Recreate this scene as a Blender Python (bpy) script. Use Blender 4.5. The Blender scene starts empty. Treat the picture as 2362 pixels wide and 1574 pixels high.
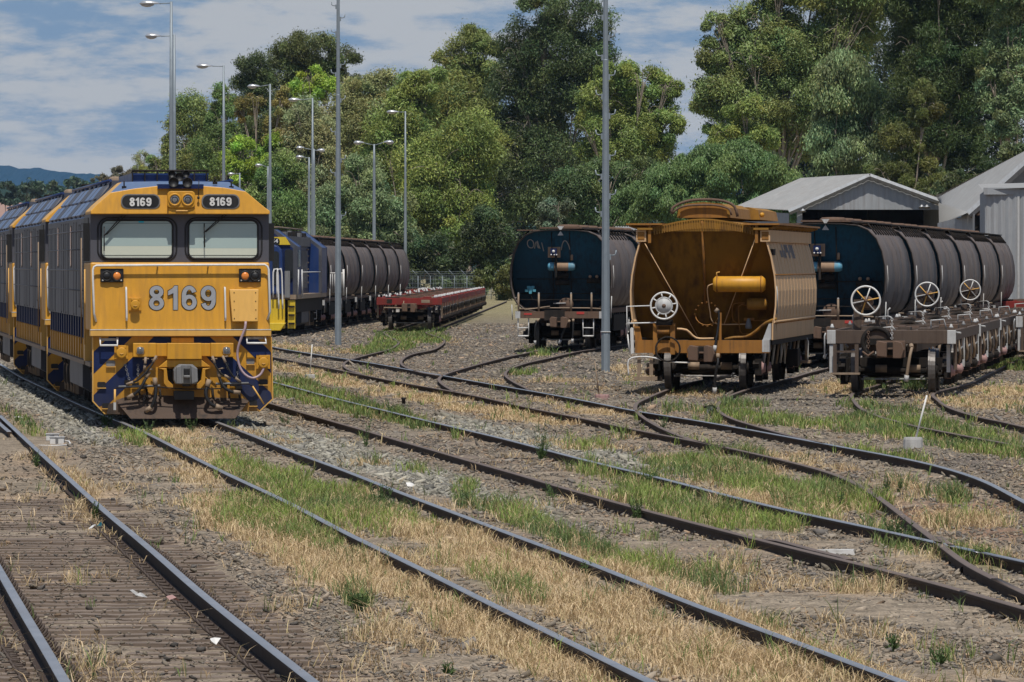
import bpy, bmesh, math, random
import numpy as np
from mathutils import Matrix, Vector

random.seed(7)
rng = np.random.default_rng(11)
S = bpy.context.scene
COL = S.collection

# ------------------------------------------------------------------ camera maths
F, UC, VH = 17500.0, 1181.0, 611.0        # focal length (photo px), principal column, horizon row
RT = 0.105                                 # rail top above ground
CZ = RT + 2.47                             # camera height

def at(u, v, z=0.0):
    """ground/rail point seen at photo pixel (u, v), lying at height z"""
    Y = F * (CZ - z) / (v - VH)
    return Vector(((u - UC) / F * Y, Y, z))

def atY(u, v, Y):
    return Vector(((u - UC) / F * Y, Y, CZ + (VH - v) / F * Y))

# ------------------------------------------------------------------ materials
def newmat(name):
    m = bpy.data.materials.new(name)
    m.use_nodes = True
    nt = m.node_tree
    return m, nt, nt.nodes, nt.links, nt.nodes['Principled BSDF']

def paint(name, col, rough=0.5, metal=0.0, dirt=0.35, dcol=(0.06, 0.045, 0.035), scale=1.6, var=0.25,
          streak=3.0, bump=0.15, low=None, spec=0.4, drips=None):
    """weathered painted metal: tone variation, vertical streaks and blotches of dirt, optional bottom darkened by dirt or painted-in shade"""
    m, nt, N, L, b = newmat(name)
    tc0 = N.new('ShaderNodeTexCoord'); oi = N.new('ShaderNodeObjectInfo')
    tc = N.new('ShaderNodeVectorMath'); tc.operation = 'MULTIPLY_ADD'; tc.inputs[1].default_value = (17, 23, 0)   # every object gets its own patch of wear
    L.new(oi.outputs['Random'], tc.inputs[0]); L.new(tc0.outputs['Object'], tc.inputs[2])
    n1 = N.new('ShaderNodeTexNoise'); n1.inputs['Scale'].default_value = scale; n1.inputs['Detail'].default_value = 8
    n1.inputs['Roughness'].default_value = 0.65
    mp = N.new('ShaderNodeMapping'); mp.inputs['Scale'].default_value = (streak * 3, streak * 3, 0.35)
    n2 = N.new('ShaderNodeTexNoise'); n2.inputs['Scale'].default_value = 1.7; n2.inputs['Detail'].default_value = 6
    L.new(tc.outputs[0], n1.inputs['Vector']); L.new(tc.outputs[0], mp.inputs['Vector'])
    L.new(mp.outputs['Vector'], n2.inputs['Vector'])
    r1 = N.new('ShaderNodeValToRGB')
    r1.color_ramp.elements[0].position = 0.35; r1.color_ramp.elements[1].position = 0.7
    k = 1 - var
    r1.color_ramp.elements[0].color = (col[0] * k, col[1] * k, col[2] * k, 1)
    r1.color_ramp.elements[1].color = (*col, 1)
    L.new(n1.outputs['Fac'], r1.inputs['Fac'])
    mul = N.new('ShaderNodeMath'); mul.operation = 'MULTIPLY'
    L.new(n1.outputs['Fac'], mul.inputs[0]); L.new(n2.outputs['Fac'], mul.inputs[1])
    mr = N.new('ShaderNodeMapRange'); mr.inputs['From Min'].default_value = 0.22; mr.inputs['From Max'].default_value = 0.42
    mr.inputs['To Max'].default_value = dirt
    L.new(mul.outputs[0], mr.inputs['Value'])
    fac = mr.outputs[0]
    if low is not None:
        sx = N.new('ShaderNodeSeparateXYZ'); L.new(tc0.outputs['Object'], sx.inputs[0])
        m2 = N.new('ShaderNodeMapRange'); m2.inputs['From Min'].default_value = low[1]; m2.inputs['From Max'].default_value = low[0]
        m2.inputs['To Max'].default_value = low[2]
        L.new(sx.outputs['Z'], m2.inputs['Value'])
        ad = N.new('ShaderNodeMath'); ad.operation = 'MULTIPLY_ADD'; ad.use_clamp = True
        L.new(m2.outputs[0], ad.inputs[0]); L.new(n1.outputs['Fac'], ad.inputs[1]); ad.inputs[1].default_value = 1
        mx0 = N.new('ShaderNodeMath'); mx0.operation = 'MULTIPLY'; mx0.inputs[1].default_value = 1.6
        L.new(n1.outputs['Fac'], mx0.inputs[0]); L.new(mx0.outputs[0], ad.inputs[1])
        L.new(fac, ad.inputs[2]); fac = ad.outputs[0]
    mix = N.new('ShaderNodeMix'); mix.data_type = 'RGBA'
    L.new(fac, mix.inputs[0]); L.new(r1.outputs['Color'], mix.inputs[6]); mix.inputs[7].default_value = (*dcol, 1)
    base = mix.outputs[2]
    if drips:                                            # thin pale runs down the sheet
        mp2 = N.new('ShaderNodeMapping'); mp2.inputs['Scale'].default_value = (.6, 5.5, .28); L.new(tc.outputs[0], mp2.inputs['Vector'])
        n4 = N.new('ShaderNodeTexNoise'); n4.inputs['Scale'].default_value = 1.0; n4.inputs['Detail'].default_value = 5; n4.inputs['Roughness'].default_value = .7; L.new(mp2.outputs[0], n4.inputs['Vector'])
        m4 = N.new('ShaderNodeMapRange'); m4.inputs['From Min'].default_value = drips[1]; m4.inputs['From Max'].default_value = drips[1] + .14; m4.inputs['To Max'].default_value = drips[2]; L.new(n4.outputs['Fac'], m4.inputs['Value'])
        mixd = N.new('ShaderNodeMix'); mixd.data_type = 'RGBA'; L.new(m4.outputs[0], mixd.inputs[0]); L.new(base, mixd.inputs[6]); mixd.inputs[7].default_value = (*drips[0], 1); base = mixd.outputs[2]
    L.new(base, b.inputs['Base Color'])
    rr = N.new('ShaderNodeMapRange'); rr.inputs['To Min'].default_value = max(0.05, rough - 0.12); rr.inputs['To Max'].default_value = min(1, rough + 0.2)
    L.new(n1.outputs['Fac'], rr.inputs['Value']); L.new(rr.outputs[0], b.inputs['Roughness'])
    b.inputs['Metallic'].default_value = metal
    b.inputs['Specular IOR Level'].default_value = spec
    if bump:
        n3 = N.new('ShaderNodeTexNoise'); n3.inputs['Scale'].default_value = 9; n3.inputs['Detail'].default_value = 4
        L.new(tc.outputs[0], n3.inputs['Vector'])
        bp = N.new('ShaderNodeBump'); bp.inputs['Strength'].default_value = bump; bp.inputs['Distance'].default_value = 0.02
        L.new(n3.outputs['Fac'], bp.inputs['Height']); L.new(bp.outputs[0], b.inputs['Normal'])
    return m

def attrmat(name, rough=0.8, spec=0.2, transl=0.0, noise=0.0, nscale=30):
    """colour comes from the mesh's own 'col' attribute (natural colour of each leaf / stone / blade)"""
    m, nt, N, L, b = newmat(name)
    a = N.new('ShaderNodeAttribute'); a.attribute_name = 'col'
    src = a.outputs['Color']
    if noise:
        tc = N.new('ShaderNodeTexCoord'); n = N.new('ShaderNodeTexNoise'); n.inputs['Scale'].default_value = nscale; n.inputs['Detail'].default_value = 3
        L.new(tc.outputs['Object'], n.inputs['Vector'])
        mr = N.new('ShaderNodeMapRange'); mr.inputs['To Min'].default_value = 1 - noise; mr.inputs['To Max'].default_value = 1 + noise
        L.new(n.outputs['Fac'], mr.inputs['Value'])
        vm = N.new('ShaderNodeVectorMath'); vm.operation = 'SCALE'
        L.new(src, vm.inputs[0]); L.new(mr.outputs[0], vm.inputs['Scale']); src = vm.outputs[0]
    L.new(src, b.inputs['Base Color'])
    b.inputs['Roughness'].default_value = rough
    b.inputs['Specular IOR Level'].default_value = spec
    if transl:
        t = N.new('ShaderNodeBsdfTranslucent'); mx = N.new('ShaderNodeMixShader'); mx.inputs[0].default_value = transl
        L.new(src, t.inputs['Color']); L.new(b.outputs[0], mx.inputs[1]); L.new(t.outputs[0], mx.inputs[2])
        L.new(mx.outputs[0], N['Material Output'].inputs['Surface'])
    return m

YEL = paint('loco_yellow', (0.62, 0.30, 0.022), 0.45, dirt=0.5, dcol=(0.25, 0.125, 0.03), scale=2.2, var=0.22, bump=0.06, low=(0.2, 1.0, 0.75))
YELP = paint('faded_yellow', (0.66, 0.37, 0.085), 0.45, dirt=0.25, dcol=(0.3, 0.17, 0.06), var=0.12, bump=0.05)
NAVY = paint('loco_navy', (0.008, 0.020, 0.085), 0.45, dirt=0.3, dcol=(0.035, 0.034, 0.045), low=(0.1, .8, 0.8), bump=0.05, spec=.25)
BLUE = paint('loco_blue', (0.010, 0.036, 0.145), 0.4, dirt=0.3, dcol=(0.05, 0.05, 0.055), bump=0.05)
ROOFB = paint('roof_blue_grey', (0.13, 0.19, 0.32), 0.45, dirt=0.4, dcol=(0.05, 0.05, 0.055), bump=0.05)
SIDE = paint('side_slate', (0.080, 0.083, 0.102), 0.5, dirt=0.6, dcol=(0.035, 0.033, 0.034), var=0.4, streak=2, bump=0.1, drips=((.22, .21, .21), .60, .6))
BAND = paint('window_band_grey', (0.085, 0.085, 0.10), 0.5, dirt=0.2, var=0.15, bump=0.05)
BLACK = paint('black_rubber', (0.012, 0.012, 0.013), 0.5, dirt=0.3, dcol=(0.04, 0.034, 0.03))
UNDER = paint('underframe_grime', (0.020, 0.017, 0.015), 0.8, dirt=0.55, dcol=(0.055, 0.040, 0.030), scale=3, spec=.2)
TAN = paint('dusty_tan_steel', (0.30, 0.22, 0.15), 0.7, dirt=0.5, dcol=(0.09, 0.06, 0.04))
GREYI = paint('cast_grey', (0.20, 0.20, 0.20), 0.55, dirt=0.5, dcol=(0.05, 0.045, 0.04), scale=4)
WHITE = paint('white_paint', (0.72, 0.71, 0.68), 0.5, dirt=0.3, dcol=(0.25, 0.2, 0.15), scale=4)
PWHITE = paint('dirty_white', (0.50, 0.50, 0.49), 0.55, dirt=0.6, dcol=(0.16, 0.13, 0.1), scale=6)
SILVER = paint('number_silver', (0.36, 0.37, 0.39), 0.45, dirt=0.15, dcol=(0.2, 0.2, 0.2), bump=0)
PLOUGH = paint('plough_brown', (0.085, 0.055, 0.038), 0.8, dirt=0.9, dcol=(0.022, 0.019, 0.017), scale=2.5, streak=2)
RUST = paint('rust_brown', (0.145, 0.088, 0.058), 0.85, dirt=0.6, dcol=(0.05, 0.035, 0.028), scale=4)
REDW = paint('red_wagon', (0.24, 0.030, 0.026), 0.7, dirt=0.9, dcol=(0.075, 0.038, 0.028), scale=3.5, streak=.6, spec=.2)
FLATB = paint('flat_brown', (0.110, 0.080, 0.062), 0.8, dirt=0.7, dcol=(0.045, 0.031, 0.024), scale=3, spec=.2)
HOPY = paint('hopper_ochre', (0.34, 0.165, 0.018), 0.65, dirt=0.85, dcol=(0.10, 0.046, 0.011), scale=1.2, streak=1.5, low=(0.9, 1.9, 0.35))
HOPE = paint('hopper_end_shade_ochre', (0.215, 0.100, 0.010), 0.7, dirt=0.9, dcol=(0.065, 0.030, 0.008), scale=1.2, streak=1.5, low=(0.9, 2.2, 0.35), spec=.2)  # hopper ochre darkened, putting the sloped end's shade into the colour
HOPS = paint('hopper_cream', (0.66, 0.43, 0.235), 0.7, dirt=0.45, dcol=(0.34, 0.21, 0.11), scale=1.0, streak=1.8, var=0.15, spec=.2, drips=((.28, .17, .09), .56, .6))
ORNG = paint('rusty_orange', (0.34, 0.145, 0.022), 0.7, dirt=0.8, dcol=(0.09, 0.045, 0.02), scale=2.5)
TANKS = paint('tank_grime', (0.185, 0.150, 0.132), 0.6, dirt=0.8, dcol=(0.055, 0.043, 0.040), scale=0.9, streak=2.4, var=0.4, spec=.25, drips=((.34, .31, .29), .58, .65))
TANKE = paint('tank_blue', (0.005, 0.062, 0.110), 0.55, dirt=0.6, dcol=(0.006, 0.009, 0.013), scale=1.1, low=(1.3, 2.9, 0.95), spec=.25)  # blackens downwards: shade of the recessed end is painted into the blue
TANKB = paint('reservoir_blue', (0.10, 0.32, 0.45), 0.5, dirt=0.6, dcol=(0.30, 0.18, 0.10), scale=3)
RESV = paint('reservoir_rust', (0.36, 0.235, 0.15), 0.7, dirt=0.5, dcol=(0.1, 0.06, 0.04), scale=3)
GALV = paint('galvanised_pole', (0.26, 0.30, 0.33), 0.5, metal=0.25, dirt=0.35, dcol=(0.12, 0.14, 0.15), scale=5, streak=2, bump=0.04)
LAMP = paint('lamp_aluminium', (0.62, 0.63, 0.64), 0.3, metal=0.6, dirt=0.2, bump=0)
LENS = paint('lamp_lens', (0.55, 0.53, 0.50), 0.25, dirt=0.2, bump=0)
IRONR = paint('roof_iron', (0.34, 0.34, 0.33), 0.65, dirt=0.65, dcol=(0.22, 0.20, 0.185), scale=0.8, streak=0.8, spec=.2)
IRONW = paint('wall_iron', (0.36, 0.375, 0.385), 0.55, metal=0.1, dirt=0.6, dcol=(0.17, 0.15, 0.14), scale=0.8, streak=1.6)
DARKIN = paint('shed_interior_shade', (0.015, 0.013, 0.012), 0.9, dirt=0.2)  # near-black, so the shade inside the sheds is in the colour
SLEEP = paint('sleeper_timber', (0.235, 0.18, 0.138), 0.9, dirt=0.7, dcol=(0.075, 0.055, 0.042), scale=5, streak=0.3, bump=0.5, var=0.4)
BARK = paint('pale_bark', (0.36, 0.30, 0.24), 0.85, dirt=0.6, dcol=(0.12, 0.09, 0.07), scale=1.2, streak=0.6, bump=0.4)
BARKD = paint('dark_bark', (0.11, 0.085, 0.065), 0.9, dirt=0.5, scale=1.2, streak=0.6, bump=0.4)
ORANGE = paint('amber_lens', (0.80, 0.26, 0.05), 0.2, dirt=0.05, bump=0)
GLASSL = paint('headlamp_glass', (0.42, 0.42, 0.42), 0.08, metal=0.5, dirt=0.3, scale=22, var=0.7, bump=0)
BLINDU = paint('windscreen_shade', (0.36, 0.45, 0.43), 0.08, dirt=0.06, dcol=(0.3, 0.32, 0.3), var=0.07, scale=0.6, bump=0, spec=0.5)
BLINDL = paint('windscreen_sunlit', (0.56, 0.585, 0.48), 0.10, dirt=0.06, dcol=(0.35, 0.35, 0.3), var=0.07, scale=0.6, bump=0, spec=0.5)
CYAN = paint('cyan_sticker', (0.02, 0.45, 0.62), 0.4, dirt=0, bump=0)
LILAC = paint('lilac_cable', (0.42, 0.31, 0.34), 0.5, dirt=0.2, bump=0)
DGLASS = paint('dark_window', (0.012, 0.015, 0.018), 0.08, dirt=0.1, bump=0, spec=0.6)
TEALV = paint('teal_valve', (0.10, 0.36, 0.46), 0.5, dirt=0.4)
CHALK = paint('chalk_scrawl', (0.40, 0.36, 0.32), 0.9, dirt=0.1, bump=0)
REDS = paint('red_sign', (0.50, 0.05, 0.04), 0.5, dirt=0.1, bump=0)
PINK = paint('pink_axlebox', (0.42, 0.25, 0.23), 0.7, dirt=0.4)
TREAD = paint('wheel_tread', (0.13, 0.12, 0.115), 0.45, metal=0.3, dirt=0.7, dcol=(0.035, 0.028, 0.024), scale=5)
CLIP = paint('clip_steel', (0.075, 0.054, 0.042), 0.7, dirt=0.5, dcol=(0.05, 0.036, 0.028), scale=8)
CONC = paint('concrete', (0.50, 0.49, 0.47), 0.85, dirt=0.5, dcol=(0.2, 0.18, 0.15), scale=8, bump=0.4)

def railtop(name, col, rough, metal):
    return paint(name, col, rough, metal=metal, dirt=0.3, dcol=(0.10, 0.075, 0.06), scale=2.0, streak=0.2, var=0.25, bump=0.03)
STEEL = railtop('rail_head_polished', (0.46, 0.46, 0.47), 0.36, 0.7)
STEELD = railtop('rail_head_dull', (0.155, 0.118, 0.098), 0.7, 0.0)
RAILS = paint('rail_side_rust', (0.060, 0.041, 0.031), 0.8, dirt=0.6, dcol=(0.028, 0.020, 0.017), scale=3, bump=0.2, spec=.2)
LEAF = attrmat('leaves', 0.5, 0.35, 0.30)
BLADE = attrmat('grass_blades', 0.6, 0.25, 0.25)
STONE = attrmat('stones', 0.9, 0.15, 0, 0.25, 60)

# ------------------------------------------------------------------ mesh builder
class MB:
    def __init__(s):
        s.v = []; s.f = []; s.m = []; s.sm = []; s.mats = []
    def mi(s, mat):
        if mat not in s.mats: s.mats.append(mat)
        return s.mats.index(mat)
    def add(s, pts, faces, mat, smooth=False):
        o = len(s.v); s.v += [tuple(p) for p in pts]; i = s.mi(mat)
        for f in faces:
            s.f.append([o + k for k in f]); s.m.append(i); s.sm.append(smooth)
    def box(s, x0, x1, y0, y1, z0, z1, mat):
        p = [(x, y, z) for z in (z0, z1) for y in (y0, y1) for x in (x0, x1)]
        s.add(p, [(0, 1, 3, 2), (4, 6, 7, 5), (0, 4, 5, 1), (1, 5, 7, 3), (3, 7, 6, 2), (2, 6, 4, 0)], mat)
    def prism(s, poly, y0, y1, mat, side=None):
        n = len(poly); fy = y0 if callable(y0) else (lambda x, z: y0); by = y1 if callable(y1) else (lambda x, z: y1)
        p = [(x, fy(x, z), z) for x, z in poly] + [(x, by(x, z), z) for x, z in poly]
        s.add(p, [list(range(n)), list(range(2 * n - 1, n - 1, -1))], mat)
        s.add(p, [(i, (i + 1) % n, n + (i + 1) % n, n + i) for i in range(n)], side or mat)
    def xprism(s, poly, x0, x1, mat):           # polygon in (y,z) extruded along x
        n = len(poly); p = [(x0, y, z) for y, z in poly] + [(x1, y, z) for y, z in poly]
        s.add(p, [list(range(n)), list(range(2 * n - 1, n - 1, -1))] + [(i, (i + 1) % n, n + (i + 1) % n, n + i) for i in range(n)], mat)
    def zprism(s, poly, z0, z1, mat):
        n = len(poly); p = [(x, y, z0) for x, y in poly] + [(x, y, z1) for x, y in poly]
        s.add(p, [list(range(n)), list(range(2 * n - 1, n - 1, -1))] + [(i, (i + 1) % n, n + (i + 1) % n, n + i) for i in range(n)], mat)
    def loft(s, rings, mats, caps=True, capmat=None, closed=True, smooth=False):
        n = len(rings[0])
        for a, b in zip(rings[:-1], rings[1:]):
            for i in range(n if closed else n - 1):
                j = (i + 1) % n
                s.add([a[i], a[j], b[j], b[i]], [(0, 1, 2, 3)], mats[i] if isinstance(mats, (list, tuple)) else mats, smooth)
        if caps:
            cm = capmat or (mats[0] if isinstance(mats, (list, tuple)) else mats)
            s.add(rings[0], [list(range(n))], cm); s.add(rings[-1], [list(range(n - 1, -1, -1))], cm)
    def skin(s, rings, mat, smooth=True, closed=True, caps=True):   # shared vertices
        n = len(rings[0]); p = [q for r in rings for q in r]; f = []
        for k in range(len(rings) - 1):
            for i in range(n if closed else n - 1):
                j = (i + 1) % n
                f.append((k * n + i, k * n + j, (k + 1) * n + j, (k + 1) * n + i))
        s.add(p, f, mat, smooth)
        if caps and closed:
            s.add(rings[0], [list(range(n))], mat); s.add(rings[-1], [list(range(n - 1, -1, -1))], mat)
    def tube(s, pts, r, mat, n=8, closed=False, r1=None, smooth=True):
        pts = [Vector(p) for p in pts]; rings = []; N = len(pts); up = None
        for i, p in enumerate(pts):
            a = pts[i - 1] if (i > 0 or closed) else p
            b = pts[(i + 1) % N] if (i < N - 1 or closed) else p
            t = (b - a).normalized()
            if up is None:
                up = Vector((0, 0, 1)) if abs(t.z) < 0.9 else Vector((1, 0, 0))
            x = t.cross(up).normalized(); up = x.cross(t).normalized()
            rr = r if r1 is None else r + (r1 - r) * i / max(1, N - 1)
            rings.append([p + (x * math.cos(2 * math.pi * k / n) + up * math.sin(2 * math.pi * k / n)) * rr for k in range(n)])
        if closed: rings.append(rings[0])
        s.skin(rings, mat, smooth, True, not closed)
    def lathe(s, c, axis, prof, mat, n=20, smooth=True):   # prof: (distance along axis, radius)
        ax = Vector(axis).normalized(); c = Vector(c)
        u = ax.orthogonal().normalized(); w = ax.cross(u)
        s.skin([[c + ax * d + (u * math.cos(2 * math.pi * k / n) + w * math.sin(2 * math.pi * k / n)) * r for k in range(n)] for d, r in prof], mat, smooth)
    def torus(s, c, axis, R, r, mat, n=28, k=8):
        ax = Vector(axis).normalized(); u = ax.orthogonal().normalized(); w = ax.cross(u); c = Vector(c)
        s.tube([c + (u * math.cos(2 * math.pi * i / n) + w * math.sin(2 * math.pi * i / n)) * R for i in range(n)], r, mat, k, True)
    def mesh(s, name, off=None):
        me = bpy.data.meshes.new(name)
        vs = s.v if off is None else [(a - off[0], b - off[1], c - off[2]) for a, b, c in s.v]
        me.from_pydata(vs, [], s.f)
        for m in s.mats: me.materials.append(m)
        me.polygons.foreach_set('material_index', s.m); me.polygons.foreach_set('use_smooth', s.sm)
        bm = bmesh.new(); bm.from_mesh(me); bmesh.ops.remove_doubles(bm, verts=bm.verts, dist=1e-5)
        bmesh.ops.recalc_face_normals(bm, faces=bm.faces); bm.to_mesh(me); bm.free()
        me.update()
        return me

def tag(o, label=None, cat=None, group=None, kind=None):
    if label: o['label'] = label
    if cat: o['category'] = cat
    if group: o['group'] = group
    if kind: o['kind'] = kind
    return o

def root(name, loc, hx=0.0, label=None, cat=None, group=None):
    o = bpy.data.objects.new(name, None); COL.objects.link(o)
    o.empty_display_size = 0.3
    o.location = loc; o.rotation_euler = (0, 0, -math.atan(hx))
    return tag(o, label, cat, group)

def part(name, mb, parent=None, bevel=0, off=None, autos=False):
    o = bpy.data.objects.new(name, mb.mesh(name, off) if isinstance(mb, MB) else mb); COL.objects.link(o)
    if parent: o.parent = parent
    if bevel:
        b = o.modifiers.new('edge', 'BEVEL'); b.width = bevel; b.segments = 2; b.limit_method = 'ANGLE'; b.angle_limit = math.radians(40)
    return o

def copy_tree(o, parent=None):
    c = o.copy(); COL.objects.link(c)
    if parent: c.parent = parent
    for ch in list(o.children): copy_tree(ch, c)
    return c

def rrect(x0, x1, z0, z1, r, n=6):
    out = []
    for cx, cz, a0 in ((x1 - r, z1 - r, 0), (x0 + r, z1 - r, 90), (x0 + r, z0 + r, 180), (x1 - r, z0 + r, 270)):
        for k in range(n + 1):
            a = math.radians(a0 + 90 * k / n); out.append((cx + r * math.cos(a), cz + r * math.sin(a)))
    return out

def text_mb(txt, size, mat, x, y, z, off=0.0, ext=0.004, width=None):
    """raised lettering standing on an x-z face, centred at (x, z)"""
    cu = bpy.data.curves.new('t', 'FONT'); cu.body = txt; cu.size = size; cu.offset = off; cu.extrude = ext
    cu.align_x = 'CENTER'; cu.align_y = 'CENTER'; cu.resolution_u = 6
    ob = bpy.data.objects.new('t', cu); COL.objects.link(ob)
    bpy.context.view_layer.update()
    me = bpy.data.meshes.new_from_object(ob.evaluated_get(bpy.context.evaluated_depsgraph_get()))
    mb = MB(); P = [v.co.copy() for v in me.vertices]
    xs = [p.x for p in P]; zs = [p.y for p in P]
    cx, cz = (min(xs) + max(xs)) / 2, (min(zs) + max(zs)) / 2
    kx = 1.0 if width is None else width / (max(xs) - min(xs))
    kz = size / (max(zs) - min(zs))
    if width is None: kx = kz
    mb.add([(x + (p.x - cx) * kx, y - p.z, z + (p.y - cz) * kz) for p in P], [list(f.vertices) for f in me.polygons], mat)
    bpy.data.objects.remove(ob); bpy.data.curves.remove(cu); bpy.data.meshes.remove(me)
    return mb

def digits_mb(txt, h, width, mat, x, y, z, grow=0.0, gap=.16, st=.160):
    """bold upright numerals as raised strokes on an x-z face, centred at (x, z)"""
    def ell(cx, cz, rx, rz, a0, a1, n=30): return [(cx + rx * math.cos(math.radians(a0 + (a1 - a0) * i / n)), cz + rz * math.sin(math.radians(a0 + (a1 - a0) * i / n))) for i in range(n + 1)]
    t = st / 2; W_ = .56
    six = [ell(W_ / 2, .60, W_ / 2 - t, .40 - t, 24, 180) + [(t, .45)] + ell(W_ / 2, .315, W_ / 2 - t, .315 - t, 180, 545, 44)]
    G = {'8': (W_, [ell(W_ / 2, .745, W_ / 2 - t - .02, .255 - t, 0, 360), ell(W_ / 2, .275, W_ / 2 - t, .285 - t, 0, 360)]), '6': (W_, six), '9': (W_, [[(W_ - a, 1 - b) for a, b in q] for q in six]), '1': (.36, 'one')}
    tot = sum(G[c][0] for c in txt) + gap * (len(txt) - 1); k = width / tot; mb = MB(); ox = x - width / 2; oz = z - h / 2; lay = 0
    for c in txt:
        w_, g = G[c]
        if g == 'one':
            P = [(w_ - st - grow, -grow), (w_ + grow, -grow), (w_ + grow, 1 + grow), (w_ - st * .75 - grow * .5, 1 + grow), (w_ - st - .03, .90 + grow), (.0 - grow, .78 + grow), (.0 - grow, .60 - grow), (w_ - st - grow, .70 - grow)]
            mb.prism([(ox + a * k, oz + b * h) for a, b in P], y, y + .004, mat)
        else:
            for q in g:
                lay += 1; cl = math.dist(q[0], q[-1]) < 1e-6; n = len(q); L_, R_ = [], []
                for i in range(n):
                    a = q[i - 1] if i else (q[-2] if cl else q[0]); b = q[i + 1] if i < n - 1 else (q[1] if cl else q[-1]); dx, dz = b[0] - a[0], b[1] - a[1]; d = math.hypot(dx, dz); e = 0 if cl else (grow if i in (0, n - 1) else 0) * (1 if i else -1)
                    px, pz = q[i][0] + dx / d * e, q[i][1] + dz / d * e; tt = t + grow
                    L_.append((ox + (px - dz / d * tt) * k, y - .0006 * lay - .00004 * i, oz + (pz + dx / d * tt) * h)); R_.append((ox + (px + dz / d * tt) * k, y - .0006 * lay - .00004 * i, oz + (pz - dx / d * tt) * h))
                mb.add(L_ + R_, [(i, i + 1, n + i + 1, n + i) for i in range(n - 1)], mat)
        ox += (w_ + gap) * k
    return mb

def np_mesh(name, V, n, cols, mat, faces=None):
    """mesh of many small faces; faces: (k, m) index template repeated for every n-vertex item"""
    me = bpy.data.meshes.new(name); nv = len(V); items = nv // n
    me.vertices.add(nv); me.vertices.foreach_set('co', V.astype(np.float32).ravel())
    loops = []; starts = []; tot = 0; idx = []
    base = (np.arange(items) * n)[:, None]
    for f in faces:
        idx.append((base + np.array(f)[None, :]).ravel()); k = len(f)
        starts.append(tot + np.arange(items) * k); tot += items * k
    li = np.concatenate(idx).astype(np.int32); st = np.concatenate(starts).astype(np.int32)
    me.loops.add(len(li)); me.loops.foreach_set('vertex_index', li)
    me.polygons.add(len(st)); me.polygons.foreach_set('loop_start', st)
    at_ = me.attributes.new('col', 'FLOAT_COLOR', 'POINT')
    c4 = np.ones((nv, 4), np.float32); c4[:, :3] = np.clip(cols, 0, 1); at_.data.foreach_set('color', c4.ravel())
    me.materials.append(mat); me.update(calc_edges=True)
    return me

def lerp_path(pts, step=0.8):
    """Catmull-Rom through the points"""
    P = [Vector(p) for p in pts]; P = [P[0] * 2 - P[1]] + P + [P[-1] * 2 - P[-2]]; out = []
    for i in range(1, len(P) - 2):
        a, b, c, d = P[i - 1:i + 3]; n = max(2, int((c - b).length / step))
        for k in range(n):
            t = k / n
            out.append(0.5 * ((2 * b) + (c - a) * t + (2 * a - 5 * b + 4 * c - d) * t * t + (3 * b - a - 3 * c + d) * t ** 3))
    out.append(P[-2]); return out
# ------------------------------------------------------------------ ground cover map (read off the photograph, laid on the ground)
def vnoise(x, y, seed=0):
    xi = np.floor(x).astype(np.int64); yi = np.floor(y).astype(np.int64); fx = x - xi; fy = y - yi
    fx = fx * fx * (3 - 2 * fx); fy = fy * fy * (3 - 2 * fy)
    def h(a, b):
        k = (a * 374761393 + b * 668265263 + seed * 982451653) & 0xFFFFFFFF
        k = ((k ^ (k >> 13)) * 1274126177) & 0xFFFFFFFF
        return ((k ^ (k >> 16)) & 0xFFFF) / 65535.0
    return (h(xi, yi) * (1 - fx) + h(xi + 1, yi) * fx) * (1 - fy) + (h(xi, yi + 1) * (1 - fx) + h(xi + 1, yi + 1) * fx) * fy

# patches: u, v, half-width, half-height, slope (dv/du along the patch), weight
GREEN = [(720,1150,150,34,.36,1),(610,1115,110,30,.36,.9),(850,1172,120,22,.30,1),(640,1190,75,45,.4,.9),(560,1180,60,40,.4,.7),
 (720,1235,90,26,.4,.8),(330,1015,80,22,.3,.6),(250,985,26,16,0,1),(750,925,150,17,.25,1),(890,962,95,14,.25,1),(680,890,60,12,.2,.8),
 (640,900,60,14,.2,.9),(1075,1145,28,22,0,1),(1000,1105,60,14,.2,.5),(1250,1225,120,16,.35,1),(1350,1265,110,18,.35,1),(1450,1300,90,16,.3,.8),(1600,1340,110,16,.3,.6),
 (1500,1130,90,22,.25,.8),(1600,1190,150,20,.25,.9),(1750,1205,90,15,.2,.9),(1400,1100,70,18,.2,.6),(1620,1090,130,20,.15,1),(1750,1120,120,20,.15,.9),
 (1950,1150,90,22,.3,1),(1880,1185,60,16,.1,.9),(1850,978,230,13,.1,.62),(2150,1000,180,20,.12,1),(2260,1035,120,14,.1,.9),(2040,948,150,7,.1,.5),
 (2330,842,70,12,0,1),(2110,888,30,11,0,1),(2015,890,30,11,0,1),(960,764,70,12,-.2,2.2),(1020,750,60,9,-.25,2),(890,806,50,8,-.1,2),(985,785,40,7,0,1.6),(1160,1360,100,18,.3,.6),
 (830,1388,34,18,0,1),(1340,1310,60,14,.3,.4),(1200,862,40,6,0,.7),(1245,817,26,7,0,.9),(1455,885,30,8,0,.6),(1640,975,60,7,.1,.35),(1660,1040,110,14,.15,.5),
 (2070,1255,70,18,.2,.9),(2240,1290,90,18,.2,1),(2200,1150,40,16,0,.7),(1360,1040,60,12,0,.25),(60,985,40,16,.5,.8),(2060,1060,110,10,.15,.5),(1480,1240,60,14,.2,.5),
 (1780,1455,40,16,0,.4),(2170,1520,50,18,0,.5),(1720,940,80,8,0,.4)]
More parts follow.
